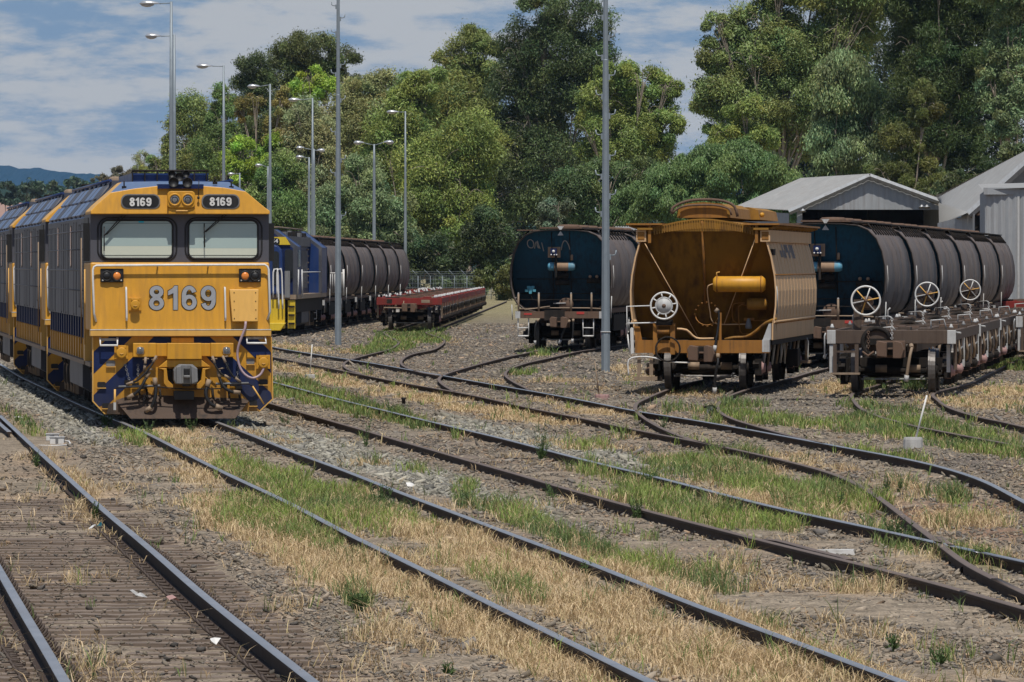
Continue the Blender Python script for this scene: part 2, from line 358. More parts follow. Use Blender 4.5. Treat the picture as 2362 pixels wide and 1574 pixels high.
DRY = [(450,1055,120,30,.4,1),(400,1005,110,24,.35,.9),(570,1210,150,40,.45,.9),(700,1285,150,36,.45,1),(900,1335,160,40,.45,1),(1050,1420,150,42,.45,1),
 (1210,1500,150,44,.45,1),(1370,1568,120,34,.4,1),(950,1215,130,24,.4,.9),(1100,1285,160,40,.42,1),(1300,1375,210,50,.42,1),(1500,1475,210,60,.42,1),
 (1700,1545,210,50,.4,1),(1440,1335,120,22,.4,.9),(1600,1395,130,20,.42,1),(1760,1470,150,26,.42,1),(1910,1535,150,26,.4,1),(760,875,110,13,.25,1),
 (650,850,80,10,.2,.9),(1000,925,130,13,.25,1),(1200,962,130,12,.2,.9),(1340,945,100,9,.15,.8),(900,885,120,10,.2,.6),(700,806,90,8,.1,.9),(640,802,50,9,0,.8),
 (1560,905,110,11,0,1),(1480,872,60,12,0,.9),(1935,895,70,16,0,1),(2250,932,130,11,.05,1),(2325,900,90,15,0,1),(1440,852,70,8,0,.9),(1300,878,90,7,0,.8),(1400,905,90,9,0,.6),
 (2290,1280,90,15,.1,.7),(170,1110,60,26,.6,.9),(215,1190,40,26,.7,.8),(1520,1060,100,12,.15,.6),(1700,1085,140,12,.15,.5),(1780,1165,160,16,.2,.7),(820,812,60,6,0,.7),
 (1020,790,60,6,0,.6),(470,1120,70,22,.3,.7),(900,1440,80,30,.4,.4),(1290,1030,70,10,.1,.4),(2100,1330,90,14,.1,.3),(70,1255,60,6,0,.4),(1130,880,60,7,0,.7),(2200,1195,90,12,0,.35),
 (1850,1065,160,10,.15,.45),(620,1010,70,12,.2,.4)]
BALLAST = [(600,1000,90,24,.35,1),(740,1040,120,28,.35,1),(900,1085,140,32,.33,1),(1050,1130,120,28,.3,1),(1190,1170,120,24,.3,.8),(1090,985,90,15,.25,1),(1250,1022,130,18,.22,1),
 (1400,1058,120,18,.2,1),(1520,1085,70,14,.2,.8),(100,925,150,36,.35,1),(30,890,80,34,.35,1),(180,990,90,26,.3,.9),(1320,1215,100,18,.3,.4)]
REDD = [(2130,1190,110,16,.05,1),(2270,1170,120,20,.05,.7),(2300,1230,90,20,.05,.5),(1960,1085,30,10,0,.6)]
CINDER = [(1600,875,720,44,0,1),(1080,745,150,50,0,.9),(1200,790,420,40,0,1),(800,790,220,24,0,.6),(1850,930,200,16,0,.8),(2250,1070,160,20,.1,.9),(1000,1035,160,16,.25,.8),(2300,870,120,30,0,.5)]

def cover(lst, u, v):
    m = np.zeros_like(u)
    for (a, b, ru, rv, k, w) in lst:
        du = (u - a); dv = v - b - k * du
        m = np.maximum(m, w * np.exp(-((du / ru / 1.12) ** 2) ** 1.3 - ((dv / rv / 1.2) ** 2) ** 1.3))
    return m

def masks(x, y):
    u = UC + F * x / y; v = VH + F * CZ / y
    n1 = vnoise(x * 1.1, y * 0.35, 1); n2 = vnoise(x * 3.1, y * 1.1, 2); n3 = vnoise(x * .4, y * .07, 3)
    wob = (n1 - .5) * .9 + (n2 - .5) * .6
    g = np.clip((cover(GREEN, u, v) + wob * .55 - .24) * 2.4, 0, 1)
    d = np.clip((cover(DRY, u, v) + wob * .75 - np.interp(v, [900, 1000, 1180], [.36, .28, .14])) * 2.0, 0, 1)
    b = np.clip((cover(BALLAST, u, v) + wob * .4 - .25) * 2.2, 0, 1)
    far = np.clip((y - 300) / 120, 0, 1)
    ci = cover(CINDER, u, v); d = d * (1 - .8 * np.clip(ci * 1.3 - cover(DRY, u, v) * .9, 0, 1)); g = g * (1 - .7 * np.clip(ci * 1.2 - cover(GREEN, u, v) * 1.2, 0, 1))
    return g, d, b, n1, n2, n3, far, u, v

def mix3(c, t, col):
    return c * (1 - t[:, None]) + np.array(col)[None, :] * t[:, None]

def ground_colour(x, y):
    yy = np.maximum(y, 36.0)
    g, d, b, n1, n2, n3, far, u, v = masks(x * np.where(y > 36, 1, 1), yy)
    c = np.tile(np.array([[0.252, 0.204, 0.152]]), (len(x), 1))
    c = mix3(c, np.clip(n3 * 1.4 - .3, 0, 1) * .6, (0.285, 0.235, 0.175))
    c = mix3(c, np.clip(cover(CINDER, u, v) * (.75 + .5 * n1), 0, 1), (0.155, 0.138, 0.118))
    c = mix3(c, b * .85, (0.27, 0.25, 0.205))
    c = mix3(c, d * .75, (0.48, 0.36, 0.215))
    c = mix3(c, g * .55, (0.20, 0.19, 0.08))
    c = mix3(c, np.clip(cover(REDD, u, v) + (n1 - .5) * .5, 0, 1) * .65, (0.33, 0.155, 0.085))
    c = mix3(c, far * .8, (0.27, 0.235, 0.12))
    return c * (0.88 + 0.24 * n2)[:, None]

def make_ground():
    rows = np.concatenate([[-150, -40, 5, 20, 30], 36 * 1.0062 ** np.arange(0, 480), np.geomspace(730, 9000, 26)])
    k = np.concatenate([[-3, -1.2, -.5, -.25, -.14, -.105], np.linspace(-.088, .088, 190), [.105, .14, .25, .5, 1.2, 3]])
    Yg, Kg = np.meshgrid(rows, k, indexing='ij')
    X = Kg * np.maximum(Yg, 36); x = X.ravel(); y = Yg.ravel()
    z = (vnoise(x * 1.7, y * .9, 5) - .5) * .05 + (vnoise(x * 6, y * 3, 6) - .5) * .022
    z *= np.clip(1.2 - y / 500, 0, 1)
    ya = np.array([q.y for q in reversed(pA[0])]); xa = np.interp(y, ya, np.array([q.x for q in reversed(pA[0])])); z -= .048 * np.clip((xa + .75 - x) / .3, 0, 1) * (y < 104) * (y > 36)
    V = np.stack([x, y, z], 1); R, Cn = Yg.shape
    i = np.arange(R - 1)[:, None] * Cn + np.arange(Cn - 1)[None, :]
    fc = np.stack([i, i + 1, i + Cn + 1, i + Cn], -1).reshape(-1, 4)
    me = bpy.data.meshes.new('ground'); me.vertices.add(len(V)); me.vertices.foreach_set('co', V.astype(np.float32).ravel())
    me.loops.add(fc.size); me.loops.foreach_set('vertex_index', fc.astype(np.int32).ravel())
    me.polygons.add(len(fc)); me.polygons.foreach_set('loop_start', (np.arange(len(fc)) * 4).astype(np.int32))
    c = np.ones((len(V), 4), np.float32); c[:, :3] = np.clip(ground_colour(x, y), 0, 1)
    me.attributes.new('col', 'FLOAT_COLOR', 'POINT').data.foreach_set('color', c.ravel())
    me.polygons.foreach_set('use_smooth', np.ones(len(fc), bool))
    m, nt, N, L, b = newmat('ground_soil')
    a = N.new('ShaderNodeAttribute'); a.attribute_name = 'col'; tc = N.new('ShaderNodeTexCoord')
    acc = a.outputs['Color']
    for sc, amp, det in ((2.2, .30, 5), (13, .45, 4), (48, .5, 2)):
        n = N.new('ShaderNodeTexNoise'); n.inputs['Scale'].default_value = sc; n.inputs['Detail'].default_value = det
        L.new(tc.outputs['Object'], n.inputs['Vector'])
        mr = N.new('ShaderNodeMapRange'); mr.inputs['From Min'].default_value = .3; mr.inputs['From Max'].default_value = .7
        mr.inputs['To Min'].default_value = 1 - amp; mr.inputs['To Max'].default_value = 1 + amp * .8
        L.new(n.outputs['Fac'], mr.inputs['Value'])
        vm = N.new('ShaderNodeVectorMath'); vm.operation = 'SCALE'; L.new(acc, vm.inputs[0]); L.new(mr.outputs[0], vm.inputs['Scale']); acc = vm.outputs[0]
    L.new(acc, b.inputs['Base Color']); b.inputs['Roughness'].default_value = .95; b.inputs['Specular IOR Level'].default_value = .1
    n = N.new('ShaderNodeTexNoise'); n.inputs['Scale'].default_value = 22; n.inputs['Detail'].default_value = 5
    L.new(tc.outputs['Object'], n.inputs['Vector'])
    bp = N.new('ShaderNodeBump'); bp.inputs['Strength'].default_value = .8; bp.inputs['Distance'].default_value = .04
    L.new(n.outputs['Fac'], bp.inputs['Height']); L.new(bp.outputs[0], b.inputs['Normal'])
    me.materials.append(m); me.update(calc_edges=True)
    o = bpy.data.objects.new('ground', me); COL.objects.link(o); tag(o, kind='structure')

# ------------------------------------------------------------------ railway tracks (rail-top pixels -> world)
def zoomed(x0, y0, sc, pts): return [(x0 + a / sc, y0 + b / sc) for a, b in pts]
T = {}
T['A_R'] = [(0,958),(26,982),(86,1037.6),(172,1115),(219,1158),(258,1192),(327,1248),(378,1291),(443,1351),(507,1403),(585,1463),(645,1510.5),(722,1570)]
T['A_L'] = [(-60,1214),(0,1316),(32,1372),(61,1424),(94,1475),(119,1516),(150,1572)]
T['A_J'] = [(-14,963),(0,977),(22,996)]
T['B_L'] = [(0,839),(51,871),(102,893),(153,919),(204,941),(255,963),(310,985),(366,1012),(430,1046),(516,1089),(580,1119),(664,1157),(734,1194),(818,1241),(897,1274),(996,1323),(1084,1369),(1187,1418),(1295,1472),(1388,1514),(1505,1574)]
T['B_R'] = [(530,984),(600,1010.6),(676,1043),(753,1069),(814,1092),(868,1114),(925,1137),(982,1158),(1059,1186),(1155,1222),(1231,1253.5),(1308,1277),(1384,1304),(1482,1348),(1599,1395),(1719,1438),(1810,1470),(1946,1520),(2083,1572)]
T['C_L'] = [(560,912),(620,929),(684,947.5),(761,970),(837,991),(906,1012),(982,1033),(1040,1050),(1116,1072),(1193,1093),(1269,1116),(1346,1138),(1422,1158),(1499,1180),(1596,1204),(1696,1230),(1787,1254),(1892,1278),(1992,1303),(2106,1330),(2219,1360),(2361,1402)]
T['C_R'] = [(560,862),(627,880.5),(696,898),(761,916),(868,942),(963,965),(1059,988),(1155,1010),(1250,1035),(1346,1060),(1442,1083),(1499,1096),(1596,1121),(1696,1147),(1787,1170),(1878,1190),(1969,1208),(2037,1222),(2128,1244),(2174,1254),(2265,1274),(2361,1294)]
T['D_L'] = [(560,810),(627,823),(715,840),(791,855),(868,871),(963,889),(1059,905),(1135,921),(1212,939),(1289,954),(1365,969),(1442,986),(1499,998),(1582,1013),(1673,1031),(1764,1051),(1855,1073),(1924,1092),(1983,1119),(2046,1160),(2106,1207),(2165,1250),(2219,1296),(2288,1334),(2361,1364)]
T['D_R'] = [(620,799),(703,813.5),(791,827),(868,839),(944,853),(1021,866),(1097,880),(1174,893),(1250,906),(1327,920),(1403,935),(1468,949),(1573,964),(1655,978),(1741,993),(1810,1006),(1901,1023),(1992,1040),(2083,1056),(2174,1077),(2265,1106),(2310,1128),(2361,1156)]
T['T1_L'] = [(885,768),(915,785),(918,793),(896,806),(849,818),(807,830),(793,840),(803,852),(837,864)]
T['T1_R'] = [(984,768),(1018,780),(1024,790),(1000,806),(950,817),(927,830),(930,843),(963,857),(1010,866)]
T['T2_L'] = [(1250,806),(1208,815.5),(1166,824),(1097,842),(1032,861),(1013,873),(1021,886),(1050,904)]
T['T2_R'] = [(1380,804),(1334,810.5),(1270,825),(1212,838),(1174,852),(1166,865),(1185,880.5),(1222,899)]
T['T3_L'] = [(1585,884),(1532,901),(1484,921.5),(1468,931),(1467,946),(1491,967),(1537,992),(1596,1014),(1673,1032)]
T['T3_R'] = [(1864,860),(1810,876),(1728,896.5),(1673,917),(1656,933),(1660,949),(1691,966),(1746,983),(1810,1001),(1901,1023)]
T['T4_L'] = [(2020,889),(1969,906),(1968,921),(1987,942),(2030,961),(2083,975),(2128,986),(2242,1008),(2361,1030)]
T['T4_R'] = [(2230,886),(2156,905.5),(2164,923),(2197,943),(2265,963),(2361,984)]
T['C_K'] = [(1764,1243),(1800,1247),(1878,1268),(1945,1284),(1958,1290)]
T['C_F'] = [(2166,1238),(2178,1246),(2196,1259)]

def rail_mb(path, dull):
    prof = [(-.036, -.008, 0), (-.028, 0, 1), (.028, 0, 0), (.036, -.008, 0), (.036, -.036, 0), (.010, -.048, 0), (.010, -.148, 0), (.070, -.160, 0), (.070, -.172, 0),
            (-.070, -.172, 0), (-.070, -.160, 0), (-.010, -.148, 0), (-.010, -.048, 0), (-.036, -.036, 0)]
    prof = [(a_, b_ * .76, c_) for a_, b_, c_ in prof]
    top = STEELD if dull else STEEL
    rings = []
    for i, p in enumerate(path):
        t = (path[min(i + 1, len(path) - 1)] - path[max(i - 1, 0)]); t.z = 0; t.normalize(); nrm = Vector((t.y, -t.x, 0))
        rings.append([p + nrm * a + Vector((0, 0, b)) for a, b, _ in prof])
    mb = MB(); n = len(prof)
    P = [q for r in rings for q in r]
    topf, sidef = [], []
    for k in range(len(rings) - 1):
        for i in range(n):
            j = (i + 1) % n
            (topf if i in (0, 1, 2) else sidef).append((k * n + i, k * n + j, (k + 1) * n + j, (k + 1) * n + i))
    mb.add(P, topf, top, True); mb.add(P, sidef, RAILS, False)
    mb.add(rings[0], [list(range(n))], RAILS); mb.add(rings[-1], [list(range(n))], RAILS)
    return mb

def world_path(key, back=None, front=None):
    p = [at(u, v, RT) for u, v in T[key]]
    if p[0].y < p[-1].y: p.reverse()                     # far -> near
    sm = key[0] in 'ABCD' and len(p) > 6
    if back:                                             # straight on behind, heading dX/dY
        h, y1 = back; a = p[0]; p = [Vector((a.x + h * (yy - a.y), yy, RT)) for yy in np.arange(a.y + 8, y1, 9)[::-1]] + p
    if front:
        d = (p[-1] - p[-3]).normalized(); p.append(p[-1] + d * front)
    q = lerp_path(p, 0.7 if p[-1].y < 80 else 1.2)
    if sm:                                               # take the tracing wobble out of the long rails
        ys = np.array([a.y for a in q]); xs = np.array([a.x for a in q]); out = []
        for i in range(len(q)):
            sg = (2.2 if key[0] in 'CD' else 3.5) * (1 + max(0, ys[i] - 90) / 90); w = np.exp(-((ys - ys[i]) / sg) ** 2 / 2) * np.gradient(ys) * -1
            A = np.polyfit(ys - ys[i], xs, 1, w=np.sqrt(np.abs(w) + 1e-9)); out.append(Vector((float(A[1]), ys[i], RT)))
        q = out
    return q

def track(label, rails, name='railway_track'):
    r = root(name, (0, 0, 0), 0, label, 'railway track', 'railway tracks of the yard')
    paths = []
    for key, back, front, dull in rails:
        pa = world_path(key, back, front); paths.append(pa)
        part('rail', rail_mb(pa, dull), r)
    return r, paths

tA, pA = track('nearest track in the bottom left corner, with bare timber sleepers and spring clips', [('A_R', None, 22, 0), ('A_L', None, 22, 0), ('A_J', None, None, 0)])
tB, pB = track('track carrying the yellow locomotive, running past grass to the bottom right', [('B_L', (-.095, 330), 22, 0), ('B_R', (-.095, 330), 22, 0)])
tC, pC = track('track between the locomotive track and the points, with a check rail at right', [('C_L', (-.07, 300), 24, 1), ('C_R', (-.07, 300), 24, 0), ('C_K', None, None, 1), ('C_F', None, None, 1)])
tD, pD = track('track beyond the middle ballast, from which the sidings branch off', [('D_L', (-.05, 320), 24, 1), ('D_R', (-.05, 320), 30, 0)])
t1, p1 = track('kinked siding leading to the red flat wagons', [('T1_L', (.0113, 520), None, 1), ('T1_R', (.0113, 520), None, 1)])
t2, p2 = track('curved siding leading under the blue ended tank wagon with chalk scrawl', [('T2_L', (.09, 330), None, 1), ('T2_R', (.09, 330), None, 1)])
t3, p3 = track('curved siding leading under the yellow hopper wagon', [('T3_L', (.096, 330), None, 1), ('T3_R', (.096, 330), None, 1)])
t4, p4 = track('overgrown siding leading under the brown skeletal flat wagons', [('T4_L', (.093, 330), 26, 1), ('T4_R', (.093, 330), 26, 1)])

def sleepers_A():
    R_, L_ = pA[0], pA[1]
    # centre line from the right rail, spaced along it
    acc = 0.0; n = 0
    pts = list(reversed(R_)); s_mb = None; clip = None
    nxt = 0.3
    for i in range(len(pts) - 1):
        a, b = pts[i], pts[i + 1]; seg = (b - a).length
        while acc + seg > nxt and n < 100:
            t = (nxt - acc) / seg; p = a + (b - a) * t; d = (b - a).normalized(); nx = Vector((-d.y, d.x, 0))   # toward the left rail
            if nx.x > 0: nx = -nx
            mb = MB(); w = .115 + random.random() * .015; c0 = -0.52 - random.random() * .06; c1 = 2.02 + random.random() * .06
            zt = RT - .131 + random.uniform(-.006, .003)
            N = 9; top = []
            for q in range(N + 1):
                e = c0 + (c1 - c0) * q / N
                top.append((e, zt + random.uniform(-.008, .004)))
            ringsA = [[p + nx * e + d * sy * (w + random.uniform(-.012, .008)) + Vector((0, 0, zz - p.z)) for sy, zz in ((-1, z - .13), (-1, z), (1, z), (1, z - .13))] for e, z in top]
            mb.skin(ringsA, SLEEP, False)
            o = part('sleeper', mb, tA)
            if p.y < 75:
                for e, sg in ((.105, 1), (-.105, -1), (1.505 - .105, -1), (1.505 + .105, 1)):
                    c = MB(); base = p + nx * e; base.z = zt
                    up = Vector((0, 0, 1)); sd = nx * sg
                    pts_c = [base + sd * -.03 + d * -.035 + up * .012, base + sd * .05 + d * -.035 + up * .02, base + sd * .085 + d * -.02 + up * .055, base + sd * .085 + d * .015 + up * .065,
                             base + sd * .05 + d * .035 + up * .035, base + sd * .0 + d * .035 + up * .03, base + sd * -.03 + d * .02 + up * .03]
                    c.tube([base + (q_ - base) * (1.05 if e in (.105, 1.505 - .105) else .7) for q_ in lerp_path(pts_c, .03)], .0115, CLIP, 5)
                    c.xprism if False else None
                    q0 = base - sd * .03; c.add([q0 + d * -.07 + up * .004, q0 + d * .07 + up * .004, q0 + sd * .13 + d * .07 + up * .004, q0 + sd * .13 + d * -.07 + up * .004], [(0, 1, 2, 3)], SLEEP)
                    part('rail_clip', c, o)
            n += 1; nxt += .615
        acc += seg
sleepers_A()

def far_track(label, cx, y0, y1, h):
    r = root('railway_track', (0, 0, 0), 0, label, 'railway track', 'railway tracks of the yard')
    for sx in (-.7525, .7525):
        part('rail', rail_mb([Vector((cx + sx + h * (y - y0), y, RT)) for y in np.arange(y0, y1, 4)], 1), r)
far_track('dark siding under the distant blue locomotive and its tank wagons', -10.08, 232, 430, .025)
far_track('siding under the right hand string of tank wagons', 7.55, 186, 330, .1063)
far_track('rearmost siding at the right edge under a second row of skeletal flats', 12.9, 178, 330, .093)
make_ground()
# ------------------------------------------------------------------ yellow locomotives (local: x right, y away from camera, z above rail)
SL = 146.2
def a1(x, y): return ((180 + x / 4.9 - 415) / SL, (972 - 380 - y / 4.9) / SL)
def a2(x, y): return ((180 + x / 4.6125 - 415) / SL, (972 - 680 - y / 4.6125) / SL)
def P1(pts): return [a1(*p) for p in pts]
def P2(pts): return [a2(*p) for p in pts]

def wheel_mb(r, x, tread=TREAD):
    mb = MB(); s = 1 if x > 0 else -1
    mb.lathe((x, 0, r), (s, 0, 0), [(-.075, r + .028), (-.045, r + .026), (-.04, r), (.06, r - .006)], tread, 30, False)
    mb.lathe((x, 0, r), (s, 0, 0), [(.06, r - .006), (.062, r - .06), (.03, r - .09), (.03, .16), (.075, .13), (.10, .12), (.10, 0.001)], UNDER, 26, False)
    mb.lathe((x, 0, r), (-s, 0, 0), [(.075, r + .028), (.078, r - .05), (.05, r - .09), (.05, .12), (.12, .10), (.12, .001)], UNDER, 26, False)
    return mb

def loco_bogie():
    mb = MB()
    for sx in (-1, 1):
        x = 1.02 * sx
        mb.xprism([(-2.5, .55), (-2.4, .85), (-1.0, .80), (-.5, .55), (.5, .55), (1.0, .80), (2.4, .85), (2.5, .55), (1.9, .42), (-1.9, .42)], x - .07, x + .07, UNDER)
        for y in (-1.75, 0, 1.75):
            mb.lathe((x, y, .5), (sx, 0, 0), [(-.05, .2), (.12, .2), (.16, .14), (.17, .001)], UNDER, 14)
            for dy in (-.32, .32):
                mb.tube([(x, y + dy, .62 + .01 * k) if k % 2 else (x + .02, y + dy, .62 + .01 * k) for k in range(0, 26)], .055, UNDER, 6)
                mb.box(x + .06 * sx - .03, x + .06 * sx + .03, y + dy * 1.5 - .04, y + dy * 1.5 + .04, .18, .95, TAN)
        for y in (-2.2, -.88, .88, 2.2):
            mb.tube([(x + .1 * sx, y, .95), (x + .12 * sx, y + .06, .6), (x + .1 * sx, y, .2)], .03, TAN, 6)
            mb.lathe((x + .05 * sx, y, .78), (0, 1, 0), [(-.16, .001), (-.16, .13), (.16, .13), (.16, .001)], UNDER, 12)
        mb.box(x - .03, x + .12 * sx + .03, -1.35, -1.0, .2, 1.05, TAN)
        mb.box(x - .03, x + .12 * sx + .03, .65, .95, .3, 1.05, UNDER)
    mb.box(-.95, .95, -.4, .4, .5, .8, UNDER); mb.box(-.95, .95, -2.4, -2.2, .55, .8, UNDER); mb.box(-.95, .95, 2.2, 2.4, .55, .8, UNDER)
    for y in (-1.75, 0, 1.75): mb.lathe((-.7, y, .5), (1, 0, 0), [(0, .09), (1.4, .09)], UNDER, 10)
    return mb

def axle_wheels(parent, y, r, me_cache={}):
    for x in (-.7525, .7525):
        key = (r, x)
        if key not in me_cache: me_cache[key] = wheel_mb(r, x).mesh('wheel')
        w = part('wheel', me_cache[key], parent); w.location = (0, y, 0)

def build_loco(full=True):
    R = root('diesel_locomotive', (0, 0, RT), -.094)
    zb, zt = a1(0, 1105)[1], a1(0, 560)[1]              # window band
    zl1, zl0 = a2(0, 375)[1], a2(0, 440)[1]             # ledge
    W = 1.412
    # --- cab
    mb = MB()
    mb.prism([(-W, zl1 - .01), (W, zl1 - .01), (W, zb), (-W, zb)], lambda x, z: -.16 + (z - zl1) * .13, 2.7, YEL)
    part('nose', mb, R, .025)
    mb = MB(); mb.prism([(-W + .004, zb + .002), (W - .004, zb + .002), (W - .004, zt), (-W + .004, zt)], .05, 2.7, BAND)
    for x0, x1 in ((225, 1115), (1215, 2080)):          # raised window surrounds
        o = P1([(x0, 1085), (x1, 600)]); rr = rrect(o[0][0], o[1][0], o[0][1], o[1][1], .17)
        mb.tube([(x, .045, z) for x, z in rr], .013, BLACK, 6, True)
        for k in range(0, len(rr), 2): mb.lathe((rr[k][0], .05, rr[k][1]), (0, -1, 0), [(0, .010), (.012, .008), (.013, .001)], PWHITE, 6)
    part('window_surround', mb, R)
    for x0, x1, s in ((265, 1070, 920), (1250, 2035, 945)):
        (xa, za), (xb, zb2) = a1(x0, 1060), a1(x1, 630); zs = a1(0, s)[1]
        out = rrect(xa, xb, za, zb2, .10)
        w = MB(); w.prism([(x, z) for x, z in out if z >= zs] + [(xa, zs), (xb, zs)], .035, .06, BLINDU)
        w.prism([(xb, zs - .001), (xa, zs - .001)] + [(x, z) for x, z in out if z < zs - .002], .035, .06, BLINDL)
        wo = part('windscreen', w, R)
        e = MB(); e.tube([(x, .037, z) for x, z in out], .017, BLACK, 6, True)
        if x0 == 265: e.prism([a1(685, 655), a1(745, 655), a1(745, 638), a1(685, 638)], .028, .034, CYAN)
        for yy in (662, 1025): e.box(xa + .03, xb - .03, .030, .034, a1(0, yy)[1] - .003, a1(0, yy)[1] + .003, BLACK)
        part('seal', e, wo)
    for wp in ([(500, 575), (300, 800), (295, 700), (295, 975)], [(1640, 570), (1420, 770), (1425, 665), (1430, 935)]):
        w = MB(); q = P1(wp)
        w.tube([(q[0][0], -.02, q[0][1]), (q[1][0], -.035, q[1][1])], .010, BLACK, 6)
        w.tube([(q[0][0] + .05, -.02, q[0][1]), (q[1][0] + .03, -.035, q[1][1] + .01)], .008, BLACK, 6)
        w.tube([(q[2][0], -.03, q[2][1]), (q[3][0], -.03, q[3][1])], .011, BLACK, 6)
        part('wiper', w, R)
    # --- brow and cab roof
    A = [(-W, zt), (W, zt), (W, zt + .05)] + P1([(2090, 470), (1890, 300), (1650, 258), (1420, 240), (890, 240), (630, 270), (370, 315), (205, 455)]) + [(-W, zt + .05)]
    top = 3.80
    def back(x, z):
        return (x * .985, zt + (z - zt) * 1.0) if abs(x) > 1.2 else (x * .80, top - .012 * abs(x))
    B = [back(x, z) for x, z in A]
    mb = MB(); fy = -.14
    ra = [(x, fy + (z - zt) * .22, z) for x, z in A]; rb = [(x, 1.0, z) for x, z in B]; rc = [(x, 2.7, z) for x, z in B]
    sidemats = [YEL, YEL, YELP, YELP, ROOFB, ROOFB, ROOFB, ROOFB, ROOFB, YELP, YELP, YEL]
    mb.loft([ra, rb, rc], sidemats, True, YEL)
    part('cab_roof', mb, R, .012)
    mb = MB(); mb.prism(P1([(895, 272), (1415, 272), (1415, 222), (895, 222)]), -.12, .25, NAVY); part('horn_bracket', mb, R)
    # --- number boards
    for x0, x1 in ((490, 915), (1400, 1815)):
        (xa, za), (xb, zb2) = a1(x0, 492), a1(x1, 343)
        nb = MB(); oy = -.11
        nb.prism(rrect(xa - .012, xb + .012, za - .012, zb2 + .012, (zb2 - za) / 2, 8), oy - .02, oy + .1, GREYI)
        no = part('number_board', nb, R)
        k = MB(); k.prism(rrect(xa + .006, xb - .006, za + .006, zb2 - .006, (zb2 - za) / 2 - .006, 8), oy - .026, oy - .018, BLACK); part('panel', k, no)
        if full:
            c = a1((575 + 828) / 2, 422) if x0 == 490 else a1((1480 + 1732) / 2, 418)
            part('lettering', digits_mb('8169', .135, .345, WHITE, c[0], oy - .031, c[1], 0, .09, .20), no)
    # --- headlight
    hb = MB(); (xa, za), (xb, zb2) = a1(1003, 490), a1(1315, 300)
    hb.prism(rrect(xa, xb, za, zb2, .06), -.22, -.05, YEL)
    hb.prism(P1([(1020, 490), (1310, 490), (1325, 560), (1015, 560)]), -.19, -.05, YEL)
    hb.prism(P1([(1095, 532), (1235, 532), (1240, 515), (1095, 515)]), -.21, -.18, YELP)
    ho = part('headlight_box', hb, R, .012)
    for x in (1085, 1232):
        c = a1(x, 398); l = MB()
        l.torus((c[0], -.225, c[1]), (0, 1, 0), .088, .016, YEL)
        l.lathe((c[0], -.222, c[1]), (0, -1, 0), [(0, .084), (.01, .06), (.014, .001)], GLASSL, 20)
        l.torus((c[0], -.235, c[1]), (0, 1, 0), .045, .006, BLACK, 16, 5)
        part('headlight', l, ho)
    # --- horns
    for x, y, r, y0 in ((1058, 108, 44, -.1), (1218, 105, 42, -.1), (1140, 140, 52, -.16), (1073, 200, 58, -.2), (1230, 203, 57, -.2)):
        c = a1(x, y); rr = r / 4.9 / SL; h = MB()
        h.lathe((c[0], y0, c[1]), (0, 1, 0), [(.02, .001), (.02, rr * .82), (-.005, rr * .86), (-.012, rr), (.0, rr * 1.02), (.06, rr * .72), (.2, rr * .45), (.45, rr * .3), (.46, .001)], BLACK, 18)
        part('horn', h, R)
    ae = MB(); c0, c1 = a1(1355, 375), a1(1362, 175); ae.tube([(c0[0], -.15, c0[1]), (c1[0], -.13, c1[1])], .007, BLACK, 5); ae.lathe((c0[0], -.15, c0[1]), (0, 0, -1), [(-.02, .02), (.02, .02)], BLACK, 8)
    part('aerial', ae, R)
    for x, y in ((530, 255), (1560, 205), (1745, 255)):
        c = a1(x, y); k = MB(); k.box(c[0] - .035, c[0] + .035, .25, .35, c[1] - .02, c[1] + .02, UNDER); k.tube([(c[0], .3, c[1]), (c[0], .3, c[1] + .1)], .012, UNDER, 5); part('roof_bracket', k, R)
    # --- nose fittings
    def ny(z): return -.16 + (z - zl1) * .13
    rail = [a2(190, 282), a2(165, 200)] + P1([(165, 1300), (165, 1190), (178, 1155), (205, 1141), (1100, 1135), (2105, 1131), (2135, 1150), (2150, 1185)]) + [a2(2035, 180), a2(2010, 262)]
    h = MB(); pr = [(x, ny(z) - (.10 if 0 < i < len(rail) - 1 else .0), z) for i, (x, z) in enumerate(rail)]
    h.tube(pr, .018, WHITE, 8)
    for x in (885, 1455): p = a1(x, 1138); h.tube([(p[0], ny(p[1]) - .1, p[1]), (p[0] + .02, ny(p[1]), p[1] - .02)], .012, WHITE, 6)
    part('handrail', h, R)
    for x, dx in ((540, 512), (1655, 1562)):
        u, l = a1(x, 1390), a2(dx, 272); h = MB()
        h.tube([(u[0], ny(u[1]), u[1]), (u[0], ny(u[1]) - .07, u[1] - .01), (u[0], ny(u[1]) - .08, u[1] - .05), (l[0], ny(l[1]) - .08, l[1] + .05), (l[0], ny(l[1]) - .07, l[1] + .01), (l[0], ny(l[1]), l[1])], .016, WHITE, 8)
        part('grab_iron', h, R)
    for x0, x1, xo, xd in ((250, 512, 437, 322), (1815, 2065, 1885, 1998)):
        (xa, za), (xb, zb2) = a1(x0, 1330), a1(x1, 1175); k = MB(); zc = a1(0, 1258)[1]; yy = ny(zc)
        k.prism(rrect(xa, xb, za, zb2, .015, 2), yy - .06, yy + .05, BLACK); ko = part('marker_light_box', k, R, .008)
        for x, mt in ((xo, ORANGE), (xd, BLACK)):
            c = a1(x, 1258); l = MB(); l.torus((c[0], yy - .065, c[1]), (0, 1, 0), .072, .014, BLACK)
            l.lathe((c[0], yy - .06, c[1]), (0, -1, 0), [(0, .066), (.02, .055), (.03, .03), (.033, .001)], mt, 18); part('marker_light', l, ko)
        for x in (x0 + 28, x1 - 28): c = a1(x, 1308); l = MB(); l.lathe((c[0], yy - .06, c[1]), (0, -1, 0), [(0, .014), (.01, .012), (.012, .001)], WHITE, 8); part('bolt', l, ko)
